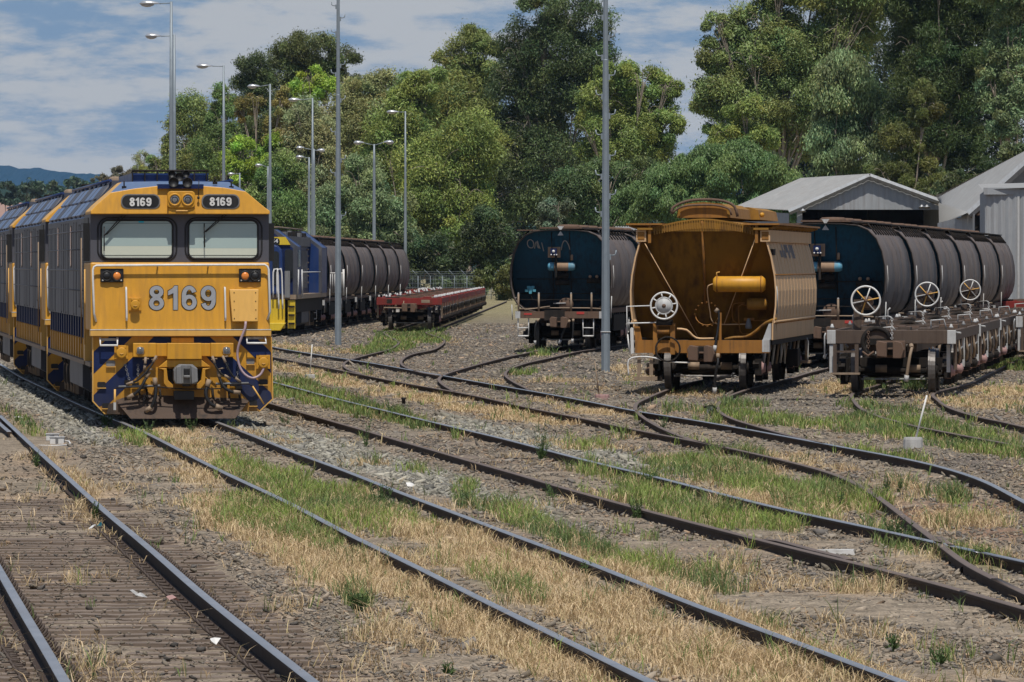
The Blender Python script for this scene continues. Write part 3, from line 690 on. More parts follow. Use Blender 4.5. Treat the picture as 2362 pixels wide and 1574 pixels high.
    if full:
        z8 = (a1(0, 1365)[1] + a2(0, 165)[1]) / 2; hgt = a1(0, 1365)[1] - a2(0, 165)[1]
        x8 = (a1(795, 0)[0] + a1(1555, 0)[0]) / 2; w8 = a1(1555, 0)[0] - a1(795, 0)[0]
        part('painted_number_outline', digits_mb('8169', hgt - .012, w8 - .012, BLACK, x8, ny(z8) - .026, z8, .024), R)
        part('painted_number', digits_mb('8169', hgt - .012, w8 - .012, SILVER, x8, ny(z8) - .034, z8, 0), R)
    def socket(c, y, r=.075, s=.10):
        k = MB(); k.box(c[0] - s, c[0] + s, y - .05, y + .1, c[1] - s, c[1] + s, YEL)
        k.lathe((c[0], y - .05, c[1] - .01), (0, -1, 0), [(0, r * .8), (.05, r * .8), (.05, r), (.09, r), (.10, r * .9), (.10, .001)], YEL, 20)
        k.box(c[0] - r * .8, c[0] + r * .8, y - .12, y - .04, c[1] + r * .75, c[1] + r * 1.25, YEL)
        k.tube([(c[0] + .03, y - .155, c[1] - .02), (c[0], y - .16, c[1] - .03), (c[0] - .03, y - .155, c[1] - .02)], .006, YELP, 5)
        part('jumper_socket', k, R, .006)
    socket(a2(602, 100), ny(1.9)); socket(a2(455, 608), -.18, .085, .11); socket(a2(1962, 715), -.18, .085, .11)
    (xa, za), (xb, zb2) = a2(1632, 285), a1(2035, 1410)
    k = MB(); k.prism([(xa, za), (xb - .02, za), (xb, zb2), (a1(1705, 0)[0], zb2)], lambda x, z: ny(z) - .13 - (zb2 - z) * .06, ny(1.9) + .05, YELP); ko = part('cable_box', k, R, .01)
    for i in range(4):
        for j in (0, 1):
            l = MB(); px = xa + .03 + (xb - xa - .08) * j; pz = za + .05 + (zb2 - za - .1) * i / 3; l.lathe((px, ny(pz) - .135 - (zb2 - pz) * .06, pz), (0, -1, 0), [(0, .009), (.006, .007), (.007, .001)], UNDER, 6); part('screw', l, ko)
    cb = MB(); cp = P2([(1772, 285), (1765, 350), (1735, 430), (1700, 530), (1685, 610), (1690, 690), (1715, 780), (1760, 845), (1830, 885), (1890, 875), (1940, 835), (1968, 770)])
    cb.tube(lerp_path([(x, -.32 - .02 * math.sin(i), z) for i, (x, z) in enumerate(cp)], .04), .020, LILAC, 8)
    part('jumper_cable', cb, R)
    # --- ledge and front plate with chevrons
    mb = MB(); mb.box(-1.425, 1.425, -.30, .05, zl0, zl1, YELP); mb.box(-1.425, 1.425, -.305, -.05, zl1 - .005, zl1 + .012, PWHITE)
    part('front_ledge', mb, R, .008)
    plate = P2([(152, 442), (2048, 442), (2048, 830), (2062, 1110), (1920, 1240), (290, 1272), (155, 1132)])
    mb = MB(); mb.prism(plate, -.18, -.05, YEL)
    for poly in ([(325, 446), (572, 446), (158, 842), (158, 610)], [(800, 446), (985, 446), (985, 520), (330, 1150), (210, 1190), (157, 1130), (160, 1066)],
                 [(1640, 446), (1880, 446), (2046, 610), (2046, 832)], [(1225, 446), (1395, 446), (2045, 1040), (2058, 1108), (1930, 1228), (1800, 1120), (1225, 520)]):
        mb.prism(P2(poly), -.184, -.175, NAVY)
    for poly in ([(160, 455), (160, 1125), (290, 1266), (275, 1266), (148, 1132), (148, 455)], [(2048, 455), (2056, 455), (2072, 1110), (1925, 1244), (1918, 1236), (2060, 1105)]):
        mb.prism(P2(poly), -.20, -.04, YELP)
    fp = part('front_plate', mb, R)
    for r in ((295, 390, 700, 760), (200, 290, 925, 985), (250, 340, 1150, 1205), (1785, 1870, 683, 738), (1920, 2010, 900, 955), (1815, 1900, 1122, 1180)):
        (xa, za), (xb, zb2) = a2(r[0], r[3]), a2(r[1], r[2]); k = MB(); k.prism(rrect(xa, xb, za, zb2, .02, 2), -.189, -.183, GREYI if r[2] < 800 else BLACK)
        k.box(xa - .004, xb + .004, -.22, -.18, za - .014, za - .002, YELP); part('step_hole', k, fp)
    mb = MB(); pl = P2([(390, 1125), (545, 1312), (1655, 1312), (1812, 1130), (1560, 1010), (690, 1010)])
    mb.prism(pl, lambda x, z: -.62 + (z - .05) * .9 + abs(x) * .16, lambda x, z: -.58 + (z - .05) * .9 + abs(x) * .16, PLOUGH)
    mb.prism(P2([(1005, 1020), (1220, 1020), (1220, 1112), (1005, 1112)]), -.46, -.28, BLACK)
    mb.prism(P2([(320, 1160), (420, 1130), (560, 1275), (300, 1268)]), -.24, -.2, PLOUGH)
    part('plough', mb, R, .006)
    for poly in ([(230, 455), (230, 537), (412, 537), (412, 455)], [(1787, 440), (1787, 515), (1992, 515), (1980, 440)]):
        q = P2(poly); k = MB(); k.tube([(x, -.24 if i in (0, 3) else -.30, z) for i, (x, z) in enumerate(q)], .018, WHITE, 8)
        k.box(q[0][0] + .02, q[3][0] - .02, -.192, -.186, q[0][1] - .05, q[0][1] - .01, PWHITE); part('shunters_step', k, R)
    mb = MB(); (xa, za), (xb, zb2) = a2(820, 655), a2(1400, 515); mb.box(xa, xb, -.26, -.17, za, zb2, YEL)
    (xa, za), (xb, zb2) = a2(935, 685), a2(1302, 512); mb.box(xa, xb, -.42, -.17, za, zb2, YEL)
    mb.prism(P2([(985, 455), (1225, 455), (1225, 512), (985, 512)]), -.24, -.17, YEL); part('front_beam', mb, R, .01)
    for x0, x1, xl, sl in ((575, 822, 652, 1), (1398, 1643, 1568, -1)):
        (xa, za), (xb, zb2) = a2(x0, 662), a2(x1, 512); k = MB(); k.box(xa, xb, -.33, -.17, za, zb2, YEL); ko = part('ditch_light_box', k, R, .012)
        c = a2(xl, 592); l = MB(); l.lathe((c[0], -.33, c[1]), (0, -1, 0), [(0, .062), (.02, .055), (.03, .001)], GLASSL, 18); l.torus((c[0], -.335, c[1]), (0, 1, 0), .064, .010, YEL, 18, 6)
        for q in range(-3, 4): l.box(c[0] + q * .017 - .003, c[0] + q * .017 + .003, -.366, -.36, c[1] - .055, c[1] + .055, GREYI)
        part('ditch_light', l, ko)
    # --- coupler
    mb = MB(); mb.prism(P2([(845, 770), (1400, 765), (1300, 690), (940, 690)]), -.36, -.17, YEL)
    mb.prism(P2([(840, 775), (930, 780), (945, 905), (1000, 960), (1000, 1000), (950, 1000), (900, 940), (900, 800)]), -.40, -.17, YEL)
    mb.prism(P2([(1400, 775), (1310, 780), (1295, 905), (1240, 960), (1240, 1000), (1290, 1000), (1340, 940), (1340, 800)]), -.40, -.17, YEL)
    mb.prism(P2([(930, 790), (1310, 790), (1290, 940), (960, 940)]), -.2, -.16, BLACK)
    part('coupler_pocket', mb, R, .008)
    k = MB(); k.prism(P2([(1010, 775), (1060, 735), (1200, 738), (1250, 780), (1255, 905), (1235, 945), (1020, 945), (1000, 900), (998, 800)]), -.62, -.2, GREYI)
    k.prism(P2([(1020, 760), (1075, 745), (1080, 945), (1022, 940)]), -.74, -.6, GREYI); k.prism(P2([(1175, 745), (1240, 775), (1250, 920), (1185, 945)]), -.76, -.6, GREYI)
    k.prism(P2([(1100, 775), (1170, 775), (1170, 850), (1100, 850)]), -.63, -.6, BLACK); k.prism(P2([(1100, 850), (1170, 850), (1170, 880), (1100, 880)]), -.70, -.6, GREYI)
    k.prism(P2([(1100, 880), (1180, 880), (1180, 970), (1090, 970)]), -.5, -.4, BLACK)
    part('coupler', k, R, .018)
    def hose(pts, r, mat=BLACK, y=-.42, fit=True):
        q = P2(pts); h = MB(); path = [(x, y - .05 * math.sin(math.pi * i / (len(q) - 1)), z) for i, (x, z) in enumerate(q)]
        h.tube(lerp_path(path, .05), r, mat, 8)
        if fit:
            for a_, b_ in ((path[0], path[1]), (path[-1], path[-2])):
                d = (Vector(b_) - Vector(a_)).normalized() * .09; h.tube([Vector(a_) - d * .3, Vector(a_) + d], r * 1.35, TAN, 8)
        part('hose', h, R)
    hose([(735, 830), (705, 890), (650, 990), (590, 1050), (530, 1085)], .024)
    hose([(805, 900), (815, 1010), (800, 1110), (770, 1185), (720, 1225)], .028)
    hose([(812, 665), (770, 740), (700, 830), (610, 910), (520, 945)], .017)
    hose([(1375, 920), (1345, 1010), (1350, 1090), (1400, 1160), (1500, 1200)], .030)
    hose([(1480, 820), (1495, 905), (1540, 985), (1620, 1030), (1690, 1035)], .024)
    hose([(1420, 670), (1450, 760), (1510, 840), (1590, 880)], .016)
    hose([(1530, 665), (1570, 760), (1630, 860), (1700, 915)], .016)
    hose([(705, 680), (700, 740), (690, 800)], .016)
    hose([(1330, 800), (1320, 850), (1370, 900), (1420, 920)], .012, YEL, -.3, False)
    h = MB(); q = P2([(378, 1215), (380, 1000), (400, 985), (760, 972), (1150, 1000), (1500, 995), (1560, 950), (1800, 945), (1840, 970), (1960, 1160)])
    h.tube([(x, -.46, z) for x, z in q[:2]], .018, YELP, 6); h.tube([(x, -.46, z) for x, z in q[1:-1]], .011, UNDER, 6); h.tube([(x, -.46, z) for x, z in q[-2:]], .014, YELP, 6); h.tube([(x, -.40, z) for x, z in P2([(420, 975), (860, 965)])], .022, GREYI, 6); h.tube([(x, -.40, z) for x, z in P2([(1450, 945), (1800, 940)])], .022, GREYI, 6)
    q2 = a2(378, 1180); h.box(q2[0] - .02, q2[0] + .02, -.48, -.44, q2[1] - .06, q2[1] + .06, PWHITE)
    part('uncoupling_rod', h, R)
    for pts in ([(490, 735), (545, 925)], [(630, 735), (632, 880)], [(1580, 730), (1580, 790)], [(1705, 760), (1680, 890)], [(700, 1050), (695, 1130)]):
        q = P2(pts); h = MB(); n = max(4, int(math.dist(q[0], q[1]) / .035))
        for i in range(n):
            t = (i + .5) / n; x = q[0][0] + (q[1][0] - q[0][0]) * t; z = q[0][1] + (q[1][1] - q[0][1]) * t
            h.torus((x, -.25, z), (1, 0, 0) if i % 2 else (0, 1, 0), .017, .0055, GREYI, 10, 5)
        part('chain', h, R)
    h = MB()
    for x in (640, 720, 860, 1420, 1590, 1700): p = a2(x, 1000); q_ = a2(x + 12, 1100); h.tube([(p[0], -.3, p[1]), (p[0] + .01, -.36, q_[1])], .02, UNDER, 6)
    for x, z in ((520, 930), (600, 960), (690, 980), (1540, 960), (1640, 950), (1700, 990)): p = a2(x, z); h.box(p[0] - .05, p[0] + .05, -.34, -.22, p[1] - .035, p[1] + .035, UNDER)
    for x, z in ((700, 690), (790, 690), (1425, 690), (1540, 665), (1500, 790), (745, 800)): p = a2(x, z); h.tube([(p[0] - .03, -.34, p[1]), (p[0] + .06, -.38, p[1] + .02)], .012, TAN, 6)
    part('air_cocks', h, R)
    # --- cab sides
    for sx in (-1, 1):
        k = MB(); xs = sorted((sx * (W - .02), sx * (W + .012))); k.box(xs[0], xs[1], .75, 2.45, zb + .02, zt - .05, BLACK); part('side_window', k, R)
        k = MB(); k.tube([(sx * (W + .05), 2.5, 1.2), (sx * (W + .05), 2.5, 2.9)], .012, TAN, 6); k.tube([(sx * (W + .05), 1.0, 1.2), (sx * (W + .05), 1.0, 2.4)], .012, YELP, 6); part('side_grab_rail', k, R)
        k = MB(); x0, x1 = sorted((sx * W, sx * (W + .10))); k.box(x0, x1, .35, .42, zb + .02, zb + .62, BLACK); part('mirror', k, R)
    # --- long hood
    L1 = 20.7; mb = MB(); ze = 3.22
    prof = [(-1.40, 1.62), (-1.40, ze), (-.95, 3.76), (.95, 3.76), (1.40, ze), (1.40, 1.62)]
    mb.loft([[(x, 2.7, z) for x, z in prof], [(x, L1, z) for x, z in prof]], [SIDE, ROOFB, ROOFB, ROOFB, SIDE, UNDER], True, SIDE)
    hood = part('hood', mb, R)
    for sx in (-1, 1):
        rb = MB()
        for z in (3.02, 2.72, 2.38, 2.05):
            rb.tube([(sx * 1.404, 2.75, z), (sx * 1.404, L1, z)], .012, SIDE if z != 2.38 else GREYI, 6)
        part('side_rib', rb, hood)
        for y, w_, z0, z1, mt in ((3.0, .75, 1.66, 3.12, SIDE), (4.6, .45, 1.8, 3.1, SIDE), (6.4, 1.0, 1.66, 3.15, SIDE), (8.5, .5, 2.45, 3.1, DGLASS), (10.2, 1.0, 1.66, 3.15, SIDE), (12.3, 1.1, 1.66, 3.15, SIDE), (14.8, .5, 2.45, 3.1, DGLASS), (16.8, 1.1, 1.66, 3.1, SIDE), (19.0, 1.0, 1.66, 3.1, SIDE)):
            d = MB(); x0, x1 = sorted((sx * 1.39, sx * (1.406 if mt is SIDE else 1.412))); d.box(x0, x1, y, y + w_, z0, z1, mt); x0, x1 = sorted((sx * 1.39, sx * 1.409)); d.box(x0, x1, y - .05, y - .012, z0 - .03, z1 + .03, BLACK); d.box(x0, x1, y + w_ + .012, y + w_ + .04, z0 - .03, z1 + .03, TAN if mt is DGLASS else UNDER)
            part('access_door', d, hood)
        v = MB()
        for i in range(12): x0, x1 = sorted((sx * 1.39, sx * 1.408)); v.box(x0, x1, 2.95, 3.5, 1.75 + i * .075, 1.79 + i * .075, BLACK)
        part('louvre', v, hood)
        rf = MB()
        for i in range(9):
            y0 = 3.0 + i * 1.95
            p = lambda t, o: (sx * (1.40 - .45 * t + .03 * o), ze + .54 * t + .03 * o)
            for t0, t1 in ((.06, .46), (.54, .94)):
                a_, b_ = p(t0, 1), p(t1, 1); c_, d_ = p(t0, 0), p(t1, 0)
                rf.add([(a_[0], y0, a_[1]), (b_[0], y0, b_[1]), (b_[0], y0 + 1.7, b_[1]), (a_[0], y0 + 1.7, a_[1]), (c_[0], y0, c_[1]), (d_[0], y0, d_[1]), (d_[0], y0 + 1.7, d_[1]), (c_[0], y0 + 1.7, c_[1])],
                       [(0, 1, 2, 3), (0, 1, 5, 4), (1, 2, 6, 5), (2, 3, 7, 6), (3, 0, 4, 7)], ROOFB if i % 3 else SIDE)
            rf.tube([(sx * 1.40, y0 - .12, ze + .02), (sx * .95, y0 - .12, 3.80)], .03, SIDE, 6)
        part('roof_hatch', rf, hood)
    mb = MB(); mb.box(-.62, .62, 3.2, 8.2, 3.75, 3.95, BLUE); mb.tube([(-.62, 3.15, 3.99), (.62, 3.15, 3.99)], .02, UNDER, 6)
    for i in range(7): mb.box(-.62 + i * .2, -.60 + i * .2, 3.14, 3.2, 3.78, 4.0, UNDER)
    mb.box(-.8, .8, 9.2, 12.5, 3.75, 3.9, SIDE); mb.box(-.7, .7, 13.5, 19.5, 3.75, 3.92, SIDE)
    for sx in (-1, 1): mb.tube([(sx * .98, 2.8, 3.83), (sx * .98, 19.5, 3.83)], .025, BLUE, 6)
    part('roof_housing', mb, R)
    for y in (9.6, 10.3): mb = MB(); mb.lathe((-.62, y, 3.74), (0, 0, 1), [(0, .085), (.20, .085), (.23, .06), (.235, .001)], TAN, 14); part('exhaust_stack', mb, R)
    mb = MB(); mb.box(-1.25, 1.25, .1, L1, .98, 1.62, UNDER)
    for sx in (-1, 1):
        x0, x1 = sorted((sx * 1.24, sx * 1.31)); mb.box(x0, x1, 2.75, L1, 1.27, 1.63, BLACK); mb.box(x0, x1, 2.75, L1, .93, 1.265, ORNG)
        y = 2.9
        while y < L1 - .3:
            x0, x1 = sorted((sx * 1.25, sx * 1.365)); mb.box(x0, x1, y, y + .3, 1.275, 1.625, NAVY); mb.box(x0, x1, y, y + .3, .935, 1.262, YEL)
            y += 1.15
        x0, x1 = sorted((sx * 1.0, sx * 1.41)); mb.box(x0, x1, .2, L1, .86, .925, TAN)
        mb.box(x0, x1, 2.35, 2.75, .86, 1.62, YELP)
    part('underframe', mb, R)
    mb = MB(); mb.loft([[(x, y, z) for x, z in ((-1.25, .92), (-1.25, .42), (-.9, .24), (.9, .24), (1.25, .42), (1.25, .92))] for y in (7.6, 13.6)], SIDE); part('fuel_tank', mb, R)
    bm_ = loco_bogie().mesh('bogie')
    for y in (4.0, 17.0):
        b = part('bogie', bm_, R); b.location = (0, y, 0)
        for yy in (-1.75, 0, 1.75): axle_wheels(b, yy, .5)
    return R

def put(o, x, y, hx=None, label=None, cat=None, group=None):
    o.location = (x, y, RT)
    if hx is not None: o.rotation_euler = (0, 0, -math.atan(hx))
    return tag(o, label, cat, group)

G1 = 'yellow and blue locomotives coupled in a row'
lead = build_loco(True)
put(lead, (415 - UC) / F * 119.7, 119.7, -.094, 'yellow and navy diesel locomotive numbered 8169 leading the row on the left', 'locomotive', G1)
def loco_copy(i, lab):
    c = copy_tree(lead)
    for ch in list(c.children):
        if ch.name.split('.')[0].startswith('painted_number'): bpy.data.objects.remove(ch)
        elif ch.name.startswith('number_board'):
            for g in list(ch.children):
                if g.name.startswith('lettering'): bpy.data.objects.remove(g)
    put(c, (415 - UC) / F * 119.7 - .094 * 21.9 * i, 119.7 + 21.9 * i, -.094, lab, 'locomotive', G1)
loco_copy(1, 'second locomotive of the row, coupled right behind number 8169')
loco_copy(2, 'third locomotive of the row, cut off by the left picture edge')
# ------------------------------------------------------------------ wagons
def wagon_bogie_mesh(wb=1.78, r=.42):
    mb = MB()
    for sx in (-1, 1):
        x = sx * 1.0
        mb.xprism([(-1.1, .5), (-.85, .64), (-.35, .74), (.35, .74), (.85, .64), (1.1, .5), (1.0, .36), (.6, .38), (.35, .2), (-.35, .2), (-.6, .38), (-1.0, .36)], x - .06, x + .06, UNDER)
        for y in (-wb / 2, wb / 2):
            mb.lathe((x, y, r), (sx, 0, 0), [(-.02, .15), (.10, .15), (.13, .10), (.18, .09), (.19, .001)], PINK if sx > 0 else UNDER, 14)
            mb.xprism([(y - .16, .28), (y + .16, .28), (y + .16, .60), (y - .16, .60)], x - .02, x + .09 * sx + .02, UNDER)
            mb.box(x - .05, x + .10, y + .3, y + .38, .15, .75, UNDER)
        for dy in (-.14, 0, .14): mb.tube([(x + (.02 if k % 2 else -.02), dy, .28 + k * .02) for k in range(18)], .05, UNDER, 6)
        mb.tube([(sx * .55, -wb / 2 - .5, .30), (sx * .55, wb / 2 + .5, .30)], .022, GREYI, 6)
    mb.box(-.98, .98, -.18, .18, .42, .66, UNDER)
    for y in (-wb / 2, wb / 2):
        mb.lathe((-.7, y, r), (1, 0, 0), [(0, .08), (.55, .07), (.85, .07), (1.4, .08)], UNDER, 12)
        mb.tube([(-.95, y * .45, .33), (.95, y * .45, .33)], .045, UNDER, 8)
        for x in (-.35, .30): mb.lathe((x, y * 1.1, .46), (1, 0, 0), [(0, .001), (0, .075), (.22, .075), (.22, .001)], TAN, 10)
        mb.tube([(-.62, y * 1.3, .26), (.62, y * 1.3, .26)], .012, PWHITE, 6)
    return mb.mesh('bogie')
WB = wagon_bogie_mesh()
def add_bogie(R, y):
    b = part('bogie', WB, R); b.location = (0, y, 0)
    for yy in (-.89, .89): axle_wheels(b, yy, .42)

def coupler(R, y, z, mat=RUST):
    k = MB(); s = .24
    k.prism([(-s * 1.15, z - .17), (s * 1.15, z - .17), (s * 1.15, z + .15), (-s * 1.15, z + .15)], y + .1, y + .4, mat)
    k.prism([(-.25, z - .14), (-.06, z - .16), (-.06, z + .12), (-.22, z + .15), (-.27, z + .08)], y - .28, y + .12, mat)
    k.prism([(.06, z - .18), (.22, z - .18), (.27, z - .02), (.22, z + .12), (.10, z + .15), (.06, z + .12)], y - .34, y + .12, mat)
    k.prism([(-.07, z - .12), (.07, z - .12), (.07, z + .12), (-.07, z + .12)], y - .06, y + .12, UNDER)
    k.prism([(-.05, z - .02), (.07, z - .02), (.07, z + .02), (-.05, z + .02)], y - .2, y + .1, mat)
    part('coupler', k, R, .012)

def hose3(R, pts, r=.026, mat=BLACK, name='brake_hose'):
    h = MB(); h.tube(lerp_path(pts, .06), r, mat, 8)
    d = (Vector(pts[-1]) - Vector(pts[-2])).normalized()
    h.tube([Vector(pts[-1]) - d * .05, Vector(pts[-1]) + d * .07], r * 1.5, PWHITE, 8); h.tube([pts[0], Vector(pts[0]) + (Vector(pts[1]) - Vector(pts[0])).normalized() * .09], r * 1.5, TAN, 8)
    part(name, h, R)

def handwheel(R, c, r, spokes, solid, mat, hub=RUST, name='handbrake_wheel'):
    k = MB(); k.torus(c, (0, 1, 0), r, .019, mat, 36, 8)
    x, y, z = c
    if solid:
        k.torus((x, y, z), (0, 1, 0), r * .62, .018, PWHITE, 28, 6)
        k.lathe(c, (0, 1, 0), [(-.012, .001), (-.012, r * .6), (.012, r * .6), (.012, .001)], PWHITE, 24)
    for i in range(spokes):
        a = 2 * math.pi * i / spokes + .2
        k.tube([(x + r * .58 * math.cos(a) if solid else x, y, z + r * .58 * math.sin(a) if solid else z), (x + r * math.cos(a), y, z + r * math.sin(a))], .016 if solid else .014, mat if (i % 2 or solid) else YELP, 6)
    k.lathe((x, y + .05, z), (0, -1, 0), [(-.1, .02), (.0, .045), (.07, .04), (.08, .001)], hub, 12)
    part(name, k, R)

# ---- pressure tank wagons
HALF = [(0, 3.50), (.45, 3.49), (.80, 3.45), (1.06, 3.34), (1.27, 3.12), (1.41, 2.80), (1.48, 2.45), (1.50, 2.10), (1.48, 1.80), (1.41, 1.52), (1.28, 1.30), (1.08, 1.14), (.7, 1.06), (0, 1.04)]
RING = HALF + [(-x, z) for x, z in HALF[-2:0:-1]]
def build_tank(L=11.7):
    R = root('tank_wagon', (0, 0, RT))
    mb = MB(); sc = lambda k: [(x * k, 2.25 + (z - 2.25) * k) for x, z in RING]
    def ring(y, k): return [(x, y, z) for x, z in sc(k)]
    mb.skin([ring(0, 1), ring(4.1, 1), ring(4.2, .965), ring(4.5, .965), ring(4.6, 1), ring(7.8, 1), ring(7.9, .965), ring(8.2, .965), ring(8.3, 1), ring(L, 1)], TANKS, True, True, False)
    mb.skin([ring(0, 1), ring(-.012, .995), ring(-.012, .985), ring(0, .980)], UNDER, False, True, False)
    mb.skin([ring(L, 1), ring(L, .98)], TANKS, False, True, False); mb.skin([ring(0, .98), ring(.5, .98)], TANKS, True, True, False)
    body = part('tank_shell', mb, R)
    for y in (.18, 6.2, L - .2):
        k = MB(); k.skin([ring(y - .05, 1.001), ring(y - .05, 1.006), ring(y + .05, 1.006), ring(y + .05, 1.001)], TANKS, False, True, False); part('band', k, body)
    for y in (.9,): st = MB(); st.tube([(x * 1.001, y + .03 * math.sin(z * 9), z) for x, z in HALF[6:9]], .018, PWHITE, 5); part('side_strip', st, body)
    for y0, y1 in ((0.16, 1.40), (L - .16, L - 1.40)):
        e = MB(); z0, z1 = 1.06, 3.46; f = lambda x, z: y0 + (y1 - y0) * ((z1 - z) / (z1 - z0)) ** 1.0 * .85
        e.skin([[(x, f(x, z), z) for x, z in sc(.979)]], TANKE, False, True, False); e.add([(x, f(x, z), z) for x, z in sc(.979)], [list(range(len(RING)))], TANKE)
        o = part('end_plate', e, R)
        if y0 < 1:
            s = MB()
            for x in (-.28, .25): s.tube([(x, f(0, 3.42) - .01, 3.42), (x, f(0, 1.2) - .01, 1.2)], .014, UNDER, 5)
            for z in (2.05, 1.62): s.tube([(-1.35, f(0, z) - .01, z), (1.35, f(0, z) - .01, z)], .012, UNDER, 5)
            part('weld_seam', s, o)
    # fittings on the front end
    ez = lambda z: .16 + 1.24 * .85 * (3.46 - z) / 2.4
    k = MB(); k.lathe((-.42, ez(2.42) - .12, 2.42), (1, 0, 0), [(0, .001), (.01, .09), (.05, .125), (.20, .13)], TANKB, 18); k.lathe((-.22, ez(2.42) - .12, 2.42), (1, 0, 0), [(0, .13), (.42, .13)], RESV, 18)
    k.lathe((.20, ez(2.42) - .12, 2.42), (1, 0, 0), [(0, .13), (.13, .125), (.19, .09), (.2, .001)], TANKB, 18)
    k.box(-.19, -.13, ez(2.42) - .27, ez(2.42), 2.1, 2.75, UNDER); part('air_reservoir', k, R)
    k = MB(); y = ez(2.9) - .02; k.box(-.40, -.03, y - .02, y, 2.68, 3.02, RESV); k.box(-.31, -.13, y - .16, y - .02, 2.74, 2.95, NAVY); k.lathe((-.22, y - .16, 2.86), (0, -1, 0), [(0, .045), (.04, .04), (.05, .001)], WHITE, 12)
    for dx in (-.07, .02, .09): k.lathe((-.22 + dx, y - .15, 2.76), (0, -1, 0), [(0, .025), (.03, .02), (.035, .001)], WHITE, 8)
    part('valve_block', k, R)
    k = MB(); y = ez(2.6); k.tube([(.3, y - .02, 2.78), (.3, y - .09, 2.72), (.3, y - .08, 2.6)], .035, RESV, 8); part('gauge', k, R)
    for x, z, w in ((0, 1.95, .45), (.92, 2.0, .42), (0, 2.16, .4)):
        k = MB(); y = ez(z) - .1; k.lathe((x - w / 2, y, z), (1, 0, 0), [(0, .001), (.02, .08), (w - .02, .08), (w, .001)], UNDER, 12)
        for dx in (-.1, .1): k.lathe((x + dx, y - .02, z + .12), (0, -1, 0), [(0, .05), (.05, .04), (.06, .001)], RESV if z == 2.0 else UNDER, 10)
        part('valve', k, R)
    k = MB(); y = ez(1.7) - .12; k.lathe((-.95, y, 1.74), (0, -1, 0), [(0, .10), (.05, .10), (.06, .06), (.07, .001)], TEALV, 12)
    for dx, dz in ((-.12, -.03), (.12, -.03), (-.06, .07), (.08, .07), (0, -.09)): k.box(-.95 + dx - .04, -.95 + dx + .04, y - .08, y, 1.74 + dz - .035, 1.74 + dz + .035, TEALV)
    k.tube([(-.95, y, 1.64), (-.9, y, 1.45), (-.7, y, 1.4), (-.5, y, 1.42)], .014, UNDER, 5); part('brake_valve', k, R)
    k = MB(); y = ez(1.2) - .35; k.lathe((.10, y, 1.30), (0, -1, 0), [(-.1, .001), (-.1, .215), (0, .215), (.03, .2), (.03, .001)], RUST, 20)
    for i in range(8): a = i * math.pi / 4; k.lathe((.10 + .17 * math.cos(a), y - .03, 1.30 + .17 * math.sin(a)), (0, -1, 0), [(0, .022), (.02, .02), (.022, .001)], UNDER, 6)
    k.tube([(-.27, y - .05, 1.33), (.10, y - .05, 1.34)], .016, PWHITE, 6); part('manhole', k, R)
    # frame
    k = MB(); k.box(-1.30, 1.30, -.25, .05, .90, 1.10, RUST); k.box(-.45, .15, -.28, .05, .84, 1.14, UNDER)
    for s in (-1, 1): x0, x1 = sorted((s * 1.16, s * 1.305)); k.box(x0, x1, -.255, .0, .898, 1.102, PWHITE)
    k.box(.5, .72, -.258, -.24, 1.02, 1.09, REDS); k.box(-1.05, -.82, -.258, -.24, 1.0, 1.05, REDS)
    for s in (-1, 1): x0, x1 = sorted((s * .35, s * .6)); k.box(x0, x1, 0, L, .75, 1.06, UNDER); x0, x1 = sorted((s * 1.12, s * 1.26)); k.box(x0, x1, .2, L - .2, 1.04, 1.18, RUST)
    k.box(-1.3, 1.3, L - .05, L + .2, .86, 1.10, UNDER); part('underframe', k, R)
    for x in (-1.22, -.62, .33, .93): k = MB(); k.tube([(x, -.18, 1.08), (x, -.18, 1.62)], .028, TAN, 8); k.lathe((x, -.18, 1.62), (0, 0, 1), [(0, .03), (.03, .02), (.031, .001)], PWHITE, 8); part('stanchion', k, R)
    k = MB(); k.tube([(-1.2, -.05, 1.17), (-.4, -.05, 1.2), (.8, -.05, 1.2), (1.2, -.05, 1.18)], .02, TAN, 6); k.tube([(-1.05, -.08, 1.14), (-.3, -.08, 1.25)], .02, TAN, 6); k.tube([(-1.3, -.02, 1.45), (1.25, -.02, 1.43)], .012, UNDER, 6); part('brake_pipe', k, R)
    for x in (-1.23, .68):
        k = MB()
        for dx in (0, .31): k.tube([(x + dx, -.18, .92), (x + dx, -.18, .38)], .018, WHITE, 6)
        for z in (.38, .62): k.tube([(x, -.18, z), (x + .31, -.18, z)], .018 if z > .5 else .026, WHITE, 6)
        part('step_ladder', k, R)
    coupler(R, -.35, .80)
    hose3(R, [(.30, -.3, .84), (.22, -.38, .72), (.12, -.42, .5), (.06, -.38, .32), (.02, -.38, .22)]); hose3(R, [(-.62, -.3, .88), (-.70, -.36, .7), (-.72, -.34, .4), (-.72, -.3, .2)], .024); hose3(R, [(.4, -.3, .88), (.40, -.36, .6), (.38, -.32, .25)], .024)
    k = MB()
    for i in range(6):
        x = -1.33; k.tube([(x, .1, 1.0 + i * .1), (x, .45, 1.0 + i * .1)], .012, PWHITE, 5)
    k.tube([(-1.42, .1, .85), (-1.44, .1, 1.3)], .016, PWHITE, 6); k.tube([(1.48, .1, .9), (1.50, .1, 1.55)], .016, PWHITE, 6); part('side_ladder', k, R)
    k = MB(); k.box(-.62, .62, .1, L - .1, 3.53, 3.575, RUST); k.box(-1.30, -.5, .25, 1.2, 3.47, 3.50, RUST); k.box(.62, 1.05, 1.0, L - .3, 3.50, 3.53, UNDER)
    for i in range(int(L / 1.1)):
        for s in (-1, 1): k.tube([(s * 1.0, .9 + i * 1.1, 3.50), (s * 1.22, .9 + i * 1.1, 3.22)], .02, UNDER, 5)
